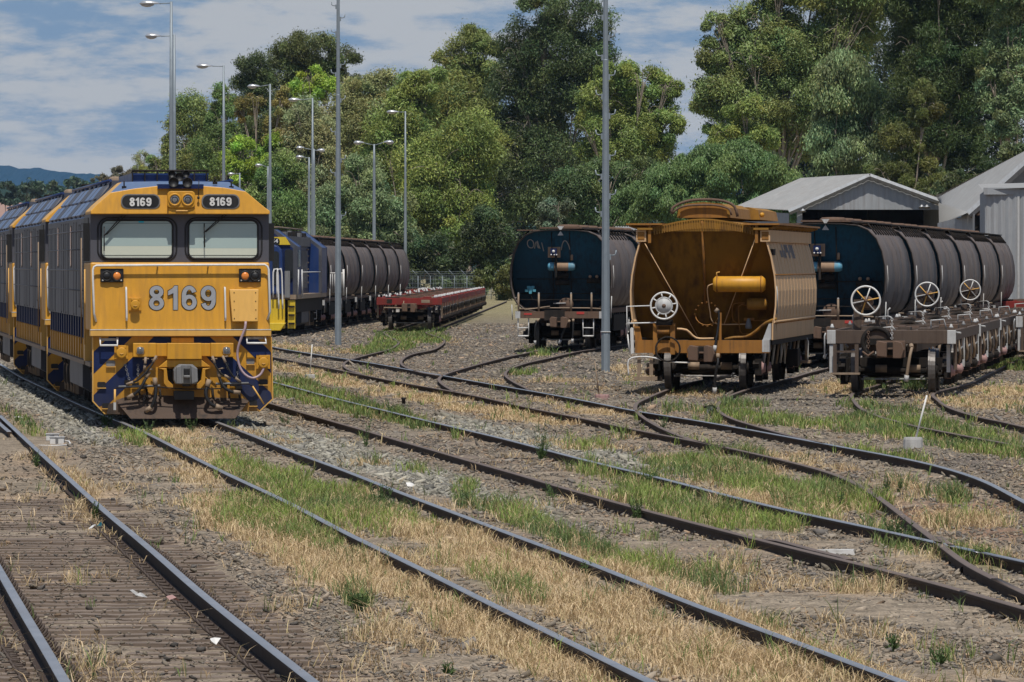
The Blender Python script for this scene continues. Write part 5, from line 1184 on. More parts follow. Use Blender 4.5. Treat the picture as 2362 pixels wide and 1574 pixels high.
# ---- distant blue and yellow hood locomotive
def blue_loco():
    R = root('hood_locomotive', ((589 - UC) / F * 270, 270, RT), .025, 'blue and yellow hood locomotive half hidden behind number 8169', 'locomotive')
    lx = lambda u: (u - 589) / 64.8
    lz = lambda v: (611 - v) / 64.8 + 2.47
    BY = paint('bright_yellow', (.72, .50, .03), .4, dirt=.3, dcol=(.3, .2, .03))
    k = MB(); k.box(-1.42, 1.05, .0, .3, .2, 1.25, BY); k.prism([(-1.2, .12), (.9, .12), (1.1, .4), (-1.4, .4)], -.25, .1, BY); k.box(.2, .5, -.1, .05, .3, .95, UNDER); part('pilot', k, R, .02)
    k = MB(); k.box(-1.45, 1.45, 0, 21.8, 1.24, 1.40, TAN); k.box(-1.3, 1.3, .3, 21.8, .75, 1.24, UNDER); part('deck', k, R)
    k = MB(); o = [(-.9, 1.4), (lx(652), 1.4), (lx(652), 2.75), (lx(649), 3.0), (lx(640), 3.15), (lx(628), 3.2), (-.9, 3.2)]
    k.loft([[(x, y, z) for x, z in o] for y in (-.1, 1.6)], BLUE); part('short_nose', k, R, .05)
    k = MB(); k.prism(rrect(lx(629), lx(644), 1.75, 2.95, .1), -.13, -.09, DGLASS); part('nose_window', k, R)
    prof = [(-1.45, 1.4), (1.45, 1.4), (1.45, 3.12), (.62, 3.74), (-.62, 3.74), (-1.45, 3.12)]
    k = MB(); k.loft([[(x, y, z) for x, z in prof] for y in (.6, 3.4)], BLUE)
    for y0, y1 in ((.58, .95), (3.1, 3.42)): k.loft([[(x * 1.006, y, z * 1.003) for x, z in prof] for y in (y0, y1)], SIDE if y0 in (.58, 17.98) else NAVY)
    k.loft([[(x * .9, y, 1.4 + (z - 1.4) * .965) for x, z in prof] for y in (.56, .62)], NAVY); part('cab', k, R)
    k = MB(); k.prism([(.2, 3.18), (lx(668), 3.18), (lx(657), 3.46), (.2, 3.46)], .50, .57, BY); part('number_panel', k, R)
    k = MB(); k.prism(rrect(.2, lx(643.5), 3.18, 3.42, .11), .47, .55, BLACK); o = part('number_board', k, R)
    part('lettering', text_mb('54', .15, WHITE, lx(633), .465, 3.32, .003, .003, .21), o)
    k = MB(); k.prism(rrect(lx(655), lx(674), 1.95, 3.02, .1), .50, .57, DGLASS); part('windscreen', k, R)
    k = MB(); k.box(1.43, 1.465, 1.3, 2.7, 2.4, 3.0, DGLASS); part('side_window', k, R)
    k = MB(); k.box(-.95, .98, 3.4, 18.0, 1.4, 3.2, NAVY); k.box(-1.0, 1.05, 3.4, 18.0, 3.15, 3.5, SIDE)
    for i in range(6): k.tube([(1.0, 16.2, 1.8 + i * .25), (1.0, 17.2, 1.8 + i * .25)], .03, TAN, 5)
    for i in range(9): k.box(.97, 1.02, 4 + i * 1.4, 5 + i * 1.4, 1.6, 3.0, SIDE)
    part('equipment_hood', k, R)
    k = MB(); k.loft([[(x, y, z) for x, z in prof] for y in (18.0, 22.2)], BLUE)
    for y0, y1 in ((17.98, 18.4), (21.9, 22.22)): k.loft([[(x * 1.006, y, z * 1.003) for x, z in prof] for y in (y0, y1)], SIDE if y0 in (.58, 17.98) else NAVY)
    k.loft([[(x * .93, y, 1.4 + (z - 1.4) * .97) for x, z in prof] for y in (17.95, 18.05)], BLUE); part('rear_hood', k, R)
    k = MB()
    for i in range(9): k.box(-.9 + .1 * (i % 3), .9 - .1 * (i % 2), 3.6 + i * 1.6, 4.7 + i * 1.6, 3.5, 3.66 + .06 * (i % 2), UNDER if i % 3 else GREYI)
    k.tube([(.62, .6, 3.8), (.62, 3.4, 3.82), (.7, 18, 3.8)], .03, TAN, 5); part('roof_gear', k, R)
    k = MB()
    for x in (lx(631), lx(640)): k.tube(lerp_path([(x, -.15, 1.3), (x, -.15, 2.2), (x + .08, -.15, 2.3), (x + .16, -.15, 2.2), (x + .2, -.15, .9)], .2), .03, WHITE, 6)
    part('front_handrail', k, R)
    k = MB(); k.box(lx(657), lx(669), -.1, .1, 1.3, 2.25, GREYI); k.tube([(lx(686), .2, 1.3), (lx(688), .2, 2.3), (lx(696), .2, 2.3), (lx(697), .2, 1.3)], .03, PWHITE, 6); part('step_rails', k, R)
    k = MB()
    for i in range(7): x = lx(707 + i * 5.2); k.tube([(x, 17.5, 1.4), (x, 17.5, 2.15)], .02, PWHITE, 6)
    k.tube([(lx(706), 17.5, 2.15), (lx(739), 17.5, 2.15)], .03, WHITE, 6); k.tube([(lx(739), 17.5, 1.3), (lx(739), 17.5, 2.3)], .045, WHITE, 6)
    k.tube([(1.43, 3.6, 2.2), (1.43, 17.4, 2.2)], .02, WHITE, 6); part('side_handrail', k, R)
    for x in (lx(664), -1.35):
        k = MB(); k.box(x, x + .26, .05, .1, .2, 1.2, BY)
        for z in (.35, .65, .95): k.box(x + .02, x + .24, -.02, .05, z, z + .06, UNDER)
        part('steps', k, R)
    k = MB(); k.loft([[(x, y, z) for x, z in ((-1.25, .85), (-1.25, .35), (-.9, .2), (.9, .2), (1.25, .35), (1.25, .85))] for y in (7.5, 12.5)], SIDE); part('fuel_tank', k, R)
    k = MB(); coupler(R, -.5, .85, GREYI)
    bm_ = [o for o in bpy.data.meshes if o.name.split('.')[0] == 'bogie'][0]
    for y in (3.6, 16.0):
        b = part('bogie', bm_, R); b.location = (0, y, 0)
        for yy in (-1.75, 0, 1.75): axle_wheels(b, yy, .5)
blue_loco()
# ------------------------------------------------------------------ poles and lamps
def octo(c, r, z): return [(c[0] + r * math.cos(math.pi / 8 + k * math.pi / 4), c[1] + r * math.sin(math.pi / 8 + k * math.pi / 4), z) for k in range(8)]
def mast(u, vb, label, hooks, H, r0, r1, band=True):
    p = at(u, vb, 0); R = root('tall_mast', p, 0, label, 'mast'); s = F / p.y
    k = MB(); k.skin([octo((0, 0), r0, -.3), octo((0, 0), r0 * .985, .9), octo((0, 0), r0 * .97, .905), octo((0, 0), r0 + (r1 - r0) * .5, H * .5), octo((0, 0), r0 + (r1 - r0) * .5 - .008, H * .5 + .01), octo((0, 0), r1, H)], GALV, False)
    part('shaft', k, R)
    for i, v in enumerate(hooks):
        z = CZ + (VH - v) / s; sd = -1 if i % 2 == 0 else 1; rr = r0 + (r1 - r0) * z / H
        k = MB(); k.tube([(sd * rr * .9, 0, z), (sd * (rr + .10), 0, z + .01), (sd * (rr + .14), 0, z + .03), (sd * (rr + .155), 0, z + .13)], .018, GALV, 6); k.box(sd * rr - .03, sd * rr + .03, -.03, .03, z - .1, z + .04, GALV); part('step_hook', k, R)
    if band: k = MB(); z = CZ + (VH - 766) / s; k.torus((0, 0, z), (0, 0, 1), r0 * .98, .015, PWHITE, 16, 5); part('strap', k, R)
mast(1397, 858, 'nearest tall grey octagonal mast with step hooks, between tank wagon and hopper', [38, 85, 130, 175, 220, 265, 312, 360, 405, 450, 491, 590], 15, .114, .036)
mast(780, 797, 'tall grey octagonal mast standing on cinders right of the blue locomotive', [14, 42, 75, 150, 170, 230, 305, 368, 400, 498], 16, .112, .036, False)

def lamp_post(u, vt, label, arms, H=12.0, yoff=0, lean=0.0):
    s = (VH - vt) / (H - CZ); Y = F / s + yoff; R = root('lamp_post', ((u - UC) / s, Y, 0), 0, label, 'lamp post', 'lamp posts along the yard')
    k = MB(); k.skin([octo((lean * (1 - z / H), 0), r, z) for z, r in ((-.3, .11), (4, .10), (8, .075), (H, .05))], GALV, True); part('pole', k, R)
    for (x1, x0, v) in arms:
        z0 = H - .05; z1 = CZ + (VH - v) / s; xa, xb = (x1 - u) / s, (x0 - u) / s; sg = 1 if xa > 0 else -1
        k = MB(); k.tube([(0, 0, z0), (xb * .6, 0, z0 + (z1 - z0) * .5), (xb, 0, z1)], .022, GALV, 6); part('arm', k, R)
        h = MB(); L_ = abs(xa - xb); z = z1
        def ell(t): return [(xb + sg * L_ * t, .18 * w * math.cos(a), z + (.13 if math.sin(a) > 0 else .03) * w * math.sin(a)) for a in [k_ * math.pi / 6 for k_ in range(12)] for w in [wt]]
        rings = []
        for t, wt in ((0, .25), (.12, .5), (.35, .85), (.6, 1.0), (.85, .8), (1, .1)): rings.append(ell(t))
        h.skin(rings, LAMP, True); ho = part('lamp_head', h, R)
        g = MB(); rings = []
        for t, wt in ((.28, .3), (.45, .8), (.65, .9), (.85, .6), (.95, .1)): rings.append([(xb + sg * L_ * t, 0.145 * wt * math.cos(a), z - .02 - .115 * wt * max(0, math.sin(a))) for a in [k_ * math.pi / 6 for k_ in range(12)]])
        g.skin(rings, LENS, True); part('lamp_lens', g, ho)
lamp_post(395, 4, 'nearest single arm lamp post above the locomotive roof, lamp at the top picture edge', [(321, 368, 9)])
lamp_post(402, 80, 'second single arm lamp post, almost hidden behind the nearest one', [(334, 372, 84)])
lamp_post(516, 151, 'single arm lamp post rising behind the right end of the locomotive cab', [(452, 490, 153)])
lamp_post(623, 194, 'single arm lamp post in front of the dark round tree, left of the tall mast', [(570, 600, 200)])
lamp_post(721, 226, 'single arm lamp post close to the left of the tall mast', [(664, 695, 231)])
lamp_post(724, 344, 'twin arm lamp post half hidden behind the post left of the tall mast', [(683, 702, 342), (750, 730, 348)], 9.0)
lamp_post(713, 363, 'small single arm lamp post just below the left one of the twin lamps', [(682, 702, 363)], 9.0)
lamp_post(618, 384, 'small single arm lamp post among lime shrubs', [(588, 606, 382)], 9.0)
lamp_post(553, 399, 'smallest lamp post, showing above the right shoulder of the locomotive', [(525, 542, 402)], 9.0)
lamp_post(863, 333, 'twin arm lamp post in front of the olive gum trees', [(815, 840, 330), (909, 884, 329)], 9.0)
lamp_post(935, 257, 'slim single arm lamp post standing behind the red flat wagons', [(891, 920, 259)])

# ------------------------------------------------------------------ small trackside things
def marker(name, u, v, base_w, rod, label, mat=CONC, lean=None, hgt=.17):
    p = at(u, v, 0); s = F / p.y; R = root(name, p, 0, label, 'marker')
    k = MB(); w_ = base_w / s / 2; n = 10
    k.skin([[(w_ * q * math.cos(a), w_ * q * .8 * math.sin(a), z) for a in [i * 2 * math.pi / n for i in range(n)]] for q, z in ((1.0, -.05), (.97, hgt * .8), (.9, hgt), )], mat, False); part('base', k, R)
    if rod:
        (ru, rv), (tu, tv) = rod; k = MB(); a = ((ru - u) / s, 0, CZ + (VH - rv) / s); b = ((tu - u) / s, 0, CZ + (VH - tv) / s); k.tube([a, b], .014, WHITE if mat is CONC else TAN, 6); part('rod', k, R)
marker('point_marker', 716, 874, 27, ((715, 862), (720, 795)), 'white rod standing in a small pale block, right of the yellow locomotive', CONC, hgt=.10)
marker('point_marker', 1389, 921, 34, ((1382, 912), (1372, 834)), 'thin pale rod in a low block below the nearest tall mast', PINK, hgt=.09)
marker('point_marker', 2106, 1036, 46, ((2112, 1013), (2138, 912)), 'tilted metal rod in a white concrete block in front of the skeletal flats', CONC, hgt=.165)
p = at(931, 936, 0); R = root('drain_stub', p, 0, 'short black pipe stub in the grass beyond the middle track', 'pipe'); k = MB(); k.lathe((0, 0, 0), (0, .0, 1), [(-.05, .035), (.11, .035), (.12, .045), (.15, .045), (.15, .001)], BLACK, 12); part('stub', k, R)
p = at(1637, 960, 0); R = root('point_lever', p, 0, 'small grey point lever box beside the hopper siding', 'point lever'); k = MB(); k.box(-.05, .05, -.05, .05, 0, .16, GREYI); k.tube([(-.1, 0, .15), (.05, 0, .18), (.12, 0, .12)], .02, UNDER, 6); part('lever', k, R)
p = at(121, 1017, 0); R = root('cable_box', p, 0, 'white cable box sitting on a flat board beside the nearest track, farther one', 'cable box', 'white cable boxes by the nearest track')
k = MB(); k.box(-.09, .09, -.08, .08, 0, .09, WHITE); k.box(-.10, .10, -.09, .09, .09, .105, PWHITE); part('case', k, R, .012)
k = MB(); k.box(-.03, .03, -.095, -.08, .03, .08, GREYI); part('latch', k, R)
p = at(132, 1026, 0); R = root('cable_box', p, 0, 'nearer white cable box with a looping white cable', 'cable box', 'white cable boxes by the nearest track')
k = MB(); k.box(-.10, .10, -.08, .08, 0, .10, WHITE); k.box(-.11, .11, -.09, .09, .10, .115, PWHITE); part('case', k, R, .012)
k = MB(); k.box(-.02, .02, -.095, -.08, .04, .10, GREYI); part('latch', k, R)
k = MB(); k.tube(lerp_path([(.10, 0, .05), (.17, -.1, .05), (.21, -.6, .02), (.12, -1.1, .015), (-.05, -1.2, .012), (-.2, -1.0, .012)], .05), .012, WHITE, 6); part('cable', k, R)
p = at(121, 1013, 0); k = MB(); k.box(-.16, .16, -.1, .9, -.02, .02, TAN); o = part('board', k, None); o.location = p; tag(o, 'weathered flat board lying on the ballast behind the white cable boxes', 'board')
LIT = [(217, 1222, 'crumpled white and cyan wrapper beside the right rail of the nearest track', .07, WHITE), (494, 1488, 'white litter strip lying on the sleepers of the nearest track', .05, WHITE), (306, 1375, 'pale plastic scrap on the sleepers, upper one', .07, PWHITE),
       (323, 1382, 'pale plastic scrap on the sleepers, lower one', .07, PWHITE), (397, 1387, 'pinkish paper scrap standing by the rail clips', .07, PINK), (42, 967, 'white paper scrap on ballast left of the locomotive', .08, WHITE), (945, 1123, 'white paper scrap in the ballast between the middle tracks', .07, WHITE)]
for u, v, lb, r_, mt in LIT:
    p = at(u, v, .03); k = MB(); V_ = [(r_ * random.uniform(.5, 1) * math.cos(a) , r_ * .7 * math.sin(a), random.uniform(0, .05)) for a in [i * math.pi / 3 for i in range(6)]] + [(0, 0, .05)]
    k.add(V_, [(i, (i + 1) % 6, 6) for i in range(6)], mt)
    if 'cyan' in lb: k.add([(.02, 0, .03), (.07, .0, .08), (.08, .03, .03)], [(0, 1, 2)], CYAN)
    o = part('litter', k, None); o.location = p; tag(o, lb, 'litter')

# ------------------------------------------------------------------ sheds
def iron_wall(mb, pts_bottom_top, mat, pitch=.2, amp=.025):
    """corrugated sheet between two vertical edges: (x0,y0),(x1,y1), z0, z1 function"""
    (x0, y0), (x1, y1), z0, z1 = pts_bottom_top
    L_ = math.hypot(x1 - x0, y1 - y0); n = max(4, int(L_ / pitch) * 4); nx, ny = (y1 - y0) / L_, -(x1 - x0) / L_; P = []; f = []
    for i in range(n + 1):
        t = i / n; o = amp * math.sin(i * math.pi / 2); x = x0 + (x1 - x0) * t + nx * o; y = y0 + (y1 - y0) * t + ny * o
        P += [(x, y, z0(t) if callable(z0) else z0), (x, y, z1(t) if callable(z1) else z1)]
    mb.add(P, [(2 * i, 2 * i + 2, 2 * i + 3, 2 * i + 1) for i in range(n)], mat)

def iron_roof(mb, a, b, c, d, mat, n=60, amp=.03):
    """corrugated roof sheet: ridge a->b, eave d->c, ribs run ridge to eave"""
    a, b, c, d = map(Vector, (a, b, c, d)); nr = (b - a).cross(d - a).normalized(); P = []
    if nr.z < 0: nr = -nr
    for i in range(n * 4 + 1):
        t = i / (n * 4); o = nr * amp * math.sin(i * math.pi / 2); P += [a + (b - a) * t + o, d + (c - d) * t + o]
    mb.add(P, [(2 * i, 2 * i + 2, 2 * i + 3, 2 * i + 1) for i in range(n * 4)], mat)

Y0, Y1 = 350.0, 372.0
R = root('iron_shed', (0, 0, 0), 0, 'open fronted pale corrugated iron shed with gable roof, behind the hopper', 'shed')
pk, el, er = atY(2006, 402, Y0), atY(1820, 485, Y0), atY(2191, 469, Y0); pk2, el2, er2 = atY(1846, 412, Y1), atY(1694, 478, Y1), atY(2040, 474, Y1)
k = MB(); iron_roof(k, pk, pk2, el2, el, IRONR, 50); iron_roof(k, pk, pk2, er2, er, IRONR, 50); part('roof', k, R)
k = MB(); gl, gr = atY(1846, 478, Y0 + .12), atY(2178, 466, Y0 + .12); zb = atY(0, 484, Y0).z
iron_wall(k, ((gl.x, Y0 + .12), (gr.x, Y0 + .12), zb, lambda t: max(zb + .05, (pk.z - .15) - abs((gl.x + (gr.x - gl.x) * t) - pk.x) / ((gr.x - pk.x) if gl.x + (gr.x - gl.x) * t > pk.x else (pk.x - gl.x)) * (pk.z - gl.z - .1))), IRONW, .32, .010); part('gable_wall', k, R)
k = MB()
for a, b in ((pk, el), (pk, er)): k.tube([a + Vector((0, -.1, -.1)), b + Vector((0, -.1, -.1))], .13, IRONW, 4, smooth=False)
part('barge_board', k, R)
k = MB()
for u0, u1 in ((1838, 1850), (2168, 2189)): a, b = atY(u0, 600, Y0 + .4), atY(u1, 600, Y0 + .4); k.box(a.x, b.x, Y0 + .2, Y0 + .6, 0, atY(0, 476, Y0).z, IRONW)
part('front_post', k, R)
k = MB(); a, b = atY(1820, 600, Y0 + .3), atY(1840, 600, Y0 + .3); iron_wall(k, ((a.x, Y0 + .3), (el2.x + .3, Y1), 0, lambda t: el.z + (el2.z - el.z) * t - .15), IRONW, .3)
a = atY(2186, 600, Y0 + .5); iron_wall(k, ((a.x, Y0 + .5), (er2.x, Y1), 0, lambda t: er.z + (er2.z - er.z) * t - .1), IRONW, .3); part('side_wall', k, R)
k = MB(); a, b = atY(2000, 600, Y0 + 9), atY(2180, 600, Y0 + 9); k.box(a.x, b.x - .1, Y0 + 8.5, Y0 + 9, 0, zb + .25, DARKIN); part('interior_shade', k, R); k = MB(); a, b = atY(1852, 600, Y0 + 15), atY(2000, 600, Y0 + 15); k.box(a.x, b.x, Y0 + 15, Y0 + 15.2, zb - .55, zb + .2, DARKIN); part('interior_shade', k, R)  # near-black sheets painted as the shade inside the shed
for u in (1857, 1863, 2150): pass
for u, v in ((1852, 487), (2138, 478), (2126, 478)): c_ = atY(u, v, Y0 - .2); k = MB(); k.lathe(c_, (0, -.3, -1), [(-.12, .03), (-.05, .08), (.03, .16), (.031, .001)], LAMP, 10); part('floodlight', k, R)

Y0, Y1 = 300.0, 345.0
R = root('goods_shed', (0, 0, 0), 0, 'large iron shed with a long pale roof rising beyond the right edge', 'shed')
ev0 = atY(2234, 490, Y0); rise = Vector((9.0, 0, 6.0 * .98)); rg0 = ev0 + rise; ev1 = atY(2090, 482, Y1); rg1 = ev1 + rise
rg1 = atY(2161, 457, Y1 + 4); rg0 = Vector((atY(2420, 318, Y0 + 2).x, Y0, atY(2420, 318, Y0 + 2).z))
k = MB(); low0 = atY(2234, 490, Y0); low1 = atY(2182, 517, Y1 - 30)
iron_roof(k, rg0, rg1, atY(2170, 470, Y1 + 3), low0, IRONR, 70); iron_roof(k, low0, atY(2165, 468, Y1), atY(2166, 520, Y1 - 30), atY(2218, 497, Y0 - 2), IRONR, 30); part('roof', k, R)
bk = rg0 + Vector((9, 0, -6)); k = MB(); iron_roof(k, rg0, rg1 + Vector((0, 6, 0)), rg1 + Vector((9, 6, -5)), bk, IRONR, 40); part('far_roof_slope', k, R)
k = MB(); q0 = atY(2268, 600, Y0); k.prism([(q0.x, 0), (q0.x, low0.z + (q0.x - low0.x) / (rg0.x - low0.x) * (rg0.z - low0.z) - .2), (rg0.x, rg0.z - .2), (bk.x, bk.z - .1), (bk.x, 0)], Y0 + .9, Y0 + 1.0, IRONW); part('gable_wall', k, R)
k = MB(); k.tube([low0 + Vector((0, -.15, -.1)), rg0 + Vector((0, -.15, -.1))], .16, IRONW, 4, smooth=False); part('barge_board', k, R)
k = MB(); a, b = atY(2186, 600, Y0 - 1), atY(2250, 600, Y0 - 1); iron_wall(k, ((a.x, Y0 + 6), (b.x, Y0 - .5), 0, lambda t: atY(0, 513 - 20 * t, Y0).z), IRONW, .3)
a2_, b2_ = atY(2262, 600, Y0), atY(2420, 600, Y0); iron_wall(k, ((a2_.x, Y0 + .3), (b2_.x + 4, Y0 + .3), 0, 4.6), IRONW, .3); part('side_wall', k, R)
k = MB(); a, b = atY(2248, 600, Y0), atY(2268, 600, Y0); k.box(a.x, b.x, Y0 + .4, Y0 + .8, 0, atY(0, 474, Y0).z, DARKIN); k.box(a.x + .02, b.x, Y0 + .2, Y0 + .4, atY(0, 497, Y0).z, atY(0, 480, Y0).z, RUST); part('dark_doorway', k, R)  # near-black slab paints the shade of the opening, rusty lintel above
Y0 = 280.0
R = root('iron_store', (0, 0, 0), 0, 'flat topped pale corrugated iron building at the right edge behind the tank wagons', 'shed')
k = MB(); a, b = atY(2272, 600, Y0), atY(2470, 600, Y0); zt = atY(0, 441, Y0).z
iron_wall(k, ((a.x, Y0), (b.x, Y0 - .6), 0, lambda t: zt + .12 * t), IRONW, .26); iron_wall(k, ((a.x, Y0), (a.x + .7, Y0 + 14), 0, zt), IRONW, .26); part('wall', k, R)
k = MB(); k.add([(a.x - .1, Y0 - .15, zt + .05), (b.x, Y0 - .75, zt + .2), (b.x + 1, Y0 + 14, zt + .5), (a.x + .6, Y0 + 14, zt + .4)], [(0, 1, 2, 3)], IRONR); part('roof', k, R)
k = MB(); k.box(a.x - .06, a.x + 4, Y0 - .22, Y0 - .1, zt - .13, zt + .12, IRONW); part('fascia', k, R)
k = MB(); q = atY(2348, 600, Y0); k.box(q.x - .04, q.x + .04, Y0 - .3, Y0 - .1, 0, zt - .2, PWHITE); part('downpipe', k, R)
k = MB(); R = root('low_roof', (0, 0, 0), 0, 'low pale roof showing between tank wagon and hopper', 'shed'); a, b = atY(1420, 527, 330), atY(1530, 522, 330)
iron_roof(k, atY(1420, 523, 340), atY(1535, 521, 340), atY(1545, 530, 330), atY(1410, 531, 330), IRONR, 20); part('roof', k, R)
k = MB(); k.box(atY(1415, 600, 331).x, atY(1540, 600, 331).x, 331, 338, 0, atY(0, 531, 331).z, IRONW); part('wall', k, R)

# ------------------------------------------------------------------ far fence
R = root('mesh_fence', (0, 0, 0), 0, 'far wire mesh fence with cranked barbed wire posts beyond the red flats', 'fence')
YF = 560.0; x0, x1 = atY(880, 600, YF).x, atY(1230, 600, YF).x; x = x0
while x < x1:
    k = MB(); k.tube([(x, YF, 0), (x, YF, 1.75)], .022, GALV, 5); k.tube([(x, YF, 1.75), (x - .45, YF, 2.2)], .018, GALV, 5); part('post', k, R); x += .9
k = MB()
for z in (.3, .6, .9, 1.2, 1.5, 1.75, 1.9, 2.05): k.tube([(x0, YF - .01, z), (x1, YF - .01, z)], .009, GALV, 4)
for i in range(int((x1 - x0) / .12)): k.tube([(x0 + i * .12, YF - .01, .05), (x0 + i * .12, YF - .01, 1.75)], .006, GALV, 3)
part('wire_mesh', k, R)

# ------------------------------------------------------------------ distant land
def ridge(name, Y, x0, x1, prof, depth, bump, col, nseg=260, seed=3, var=.35):
    xs = np.linspace(x0, x1, nseg); zs = np.array([prof(x) for x in xs]); V = []; f = []; rows = 14
    for r in range(rows):
        t = r / (rows - 1); y = Y + depth * (t - .75); hgt = zs * np.clip(math.sin(min(1, t / .75) * math.pi / 2) if t < .75 else 1 - (t - .75), 0, 1)
        nz = (vnoise(xs / bump * 1.3 + r * 3.1, np.full_like(xs, r * 1.7), seed) - .4) * bump * .55 + (vnoise(xs / bump * 4 + r * 7.7, np.full_like(xs, r * 2.7), seed + 1) - .5) * bump * .3
        V += list(zip(xs, np.full_like(xs, y) + 0, hgt + nz * (t > .05) - (6 if t == 0 else 0)))
    for r in range(rows - 1):
        for i in range(nseg - 1): f.append((r * nseg + i, r * nseg + i + 1, (r + 1) * nseg + i + 1, (r + 1) * nseg + i))
    me = bpy.data.meshes.new(name); me.from_pydata([tuple(map(float, v)) for v in V], [], f)
    m = paint(name + '_cover', col, .9, dirt=.5, dcol=tuple(c * .55 for c in col), scale=2.2 / bump, streak=.2, var=var, bump=0, spec=.05); me.materials.append(m)
    o = bpy.data.objects.new(name, me); COL.objects.link(o); tag(o, kind='structure'); return o
def hprof(pts, Y):
    us = [p[0] for p in pts]; vs = [p[1] for p in pts]
    return lambda x: float(np.interp(UC + F * x / Y, us, [CZ + (VH - v) / F * Y for v in vs]))
ridge('hill', 6500, -900, 900, hprof([(-1200, 360), (0, 382), (60, 388), (140, 393), (250, 407), (420, 425), (800, 480), (1300, 440), (1560, 372), (1600, 366), (1640, 376), (1900, 420), (3000, 470)], 6500), 900, 6, (.018, .066, .125), 420)  # blue of the distant air is put into the hill's own colour
ridge('hillside', 1950, -300, -60, hprof([(-1200, 440), (0, 466), (80, 470), (160, 484), (300, 520), (700, 600)], 1950), 500, 1.2, (.36, .235, .19), 120, 9, .15)

wd_ = ridge('distant_wood', 2250, -420, 80, hprof([(-1200, 430), (0, 436), (120, 434), (250, 440), (420, 450), (900, 470), (1800, 470)], 2250), 300, 3.2, (.030, .062, .050), 300, 15, .5); tag(wd_, kind='stuff')

# ------------------------------------------------------------------ trees
LEAFQ = [(0, 1, 2, 3)]
def crown_mesh(name, blobs, Y, col, leaf=(.30, .085), droop=.42, dens=1.0, depth=.8, gap=.0, seed=0, tint=.25, shell=.55):
    r = np.random.default_rng(seed + 100); s = F / Y; Ps, Cs, Ns = [], [], []
    for (u, v, ru, rv) in blobs:
        c = np.array([(u - UC) / s, Y, CZ + (VH - v) / s]); rx, rz = ru / s, rv / s; ry = rx * depth
        c[1] += r.uniform(-.4, .4) * rx
        nsub = int(np.clip(ru * rv / 130, 9, 44)); n = int(ru * rv * 1.9 * dens * (.42 * .12) / (leaf[0] * leaf[1]))
        d = r.normal(size=(nsub, 3)); d /= np.linalg.norm(d, axis=1)[:, None]; rad = r.uniform(shell, .98, nsub) ** .8
        sc = c + d * rad[:, None] * np.array([rx, ry, rz]); sr = r.uniform(.30, .56, nsub) * min(rx, rz)
        tone = r.uniform(1 - tint, 1 + tint, nsub); hue = r.normal(0, .09, nsub)
        k = r.integers(0, nsub, n); e = r.normal(size=(n, 3)); e /= np.linalg.norm(e, axis=1)[:, None]
        q = r.uniform(0, 1, n) ** .45; P = sc[k] + e * (q * sr[k])[:, None] * np.array([1.15, 1.0, .95])
        far_ = r.uniform(0, 1, n) < .10; P[far_] += (e[far_] * (sr[k[far_]] * r.uniform(.15, .75, far_.sum()))[:, None]); P[:, 2] -= (q * sr[k]) * droop * .35 * np.abs(e[:, 0])
        Ps.append(P); base = np.array(col)[None, :] * (tone[k] * r.uniform(.72, 1.28, n))[:, None]; base[:, 0] *= 1 + hue[k] + r.normal(0, .06, n); base[:, 2] *= 1 - hue[k] * .6
        Cs.append(base); Ns.append(e)
    P = np.concatenate(Ps); C = np.concatenate(Cs); E = np.concatenate(Ns); n = len(P)
    dirv = r.normal(size=(n, 3)) * (1 - droop * .6); dirv[:, 2] -= droop * 1.1; dirv += E * .35; dirv /= np.linalg.norm(dirv, axis=1)[:, None]
    nr = r.normal(size=(n, 3)) + E * .8 + np.array([0, -.25, .8]); sd = np.cross(dirv, nr); sd /= (np.linalg.norm(sd, axis=1)[:, None] + 1e-6)
    L_ = (leaf[0] * r.uniform(.6, 1.35, n))[:, None]; W_ = (leaf[1] * r.uniform(.7, 1.3, n))[:, None]
    bend = np.cross(sd, dirv) * L_ * .12
    V = np.stack([P - dirv * L_ * .5, P + sd * W_ * .5 + bend, P + dirv * L_ * .5, P - sd * W_ * .5 + bend], 1).reshape(-1, 3)
    return np_mesh(name, V, 4, np.repeat(C, 4, 0), LEAF, LEAFQ)

def tree(label, Y, ub, blobs, col, bark=BARK, name='gum_tree', group=None, trunk=True, seed=1, limbs=1.0, **kw):
    low = limbs == 0
    s = F / Y; X = (ub - UC) / s; R = root(name, (X, Y, 0), 0, label, 'tree' if 'bush' not in name else 'bush', group)
    me = crown_mesh('crown', blobs, Y, col, seed=seed, **kw)
    o = part('crown', me, R); o.location = (-X, -Y, 0)
    if trunk:
        rr = random.Random(seed); top = min(b[1] for b in blobs); zt = CZ + (VH - top) / s; k = MB(); r0 = .010 * zt + .06
        fork = zt * rr.uniform(.18, .3)
        k.tube(lerp_path([(0, 0, -.3), (rr.uniform(-.2, .2), 0, fork * .5), (rr.uniform(-.3, .3), 0, fork), (rr.uniform(-.5, .5), 0, zt * .62)], .6), r0, bark, 8, r1=r0 * .35)
        for (u, v, ru, rv) in ([] if low else blobs):
            e = Vector(((u - UC) / s - X, rr.uniform(-.6, .3) * ru / s, CZ + (VH - v) / s)); a = Vector((0, 0, fork * rr.uniform(.7, 1.3)))
            m_ = a.lerp(e, .5) + Vector((rr.uniform(-.4, .4), -.3, rr.uniform(.1, .8)))
            k.tube(lerp_path([a, m_, e], .5), r0 * .42, bark, 6, r1=.03)
            for q in range(int(4 * limbs)):
                t = e + Vector((rr.uniform(-1, 1) * ru / s * .8, rr.uniform(-1, .2) * ru / s * .8, rr.uniform(-.5, .9) * rv / s * .8)); k.tube(lerp_path([m_.lerp(e, rr.uniform(.2, .9)), e.lerp(t, .5) + Vector((0, 0, .2)), t], .4), .04, bark, 5, r1=.012)
        part('trunk', k, R)
    return R
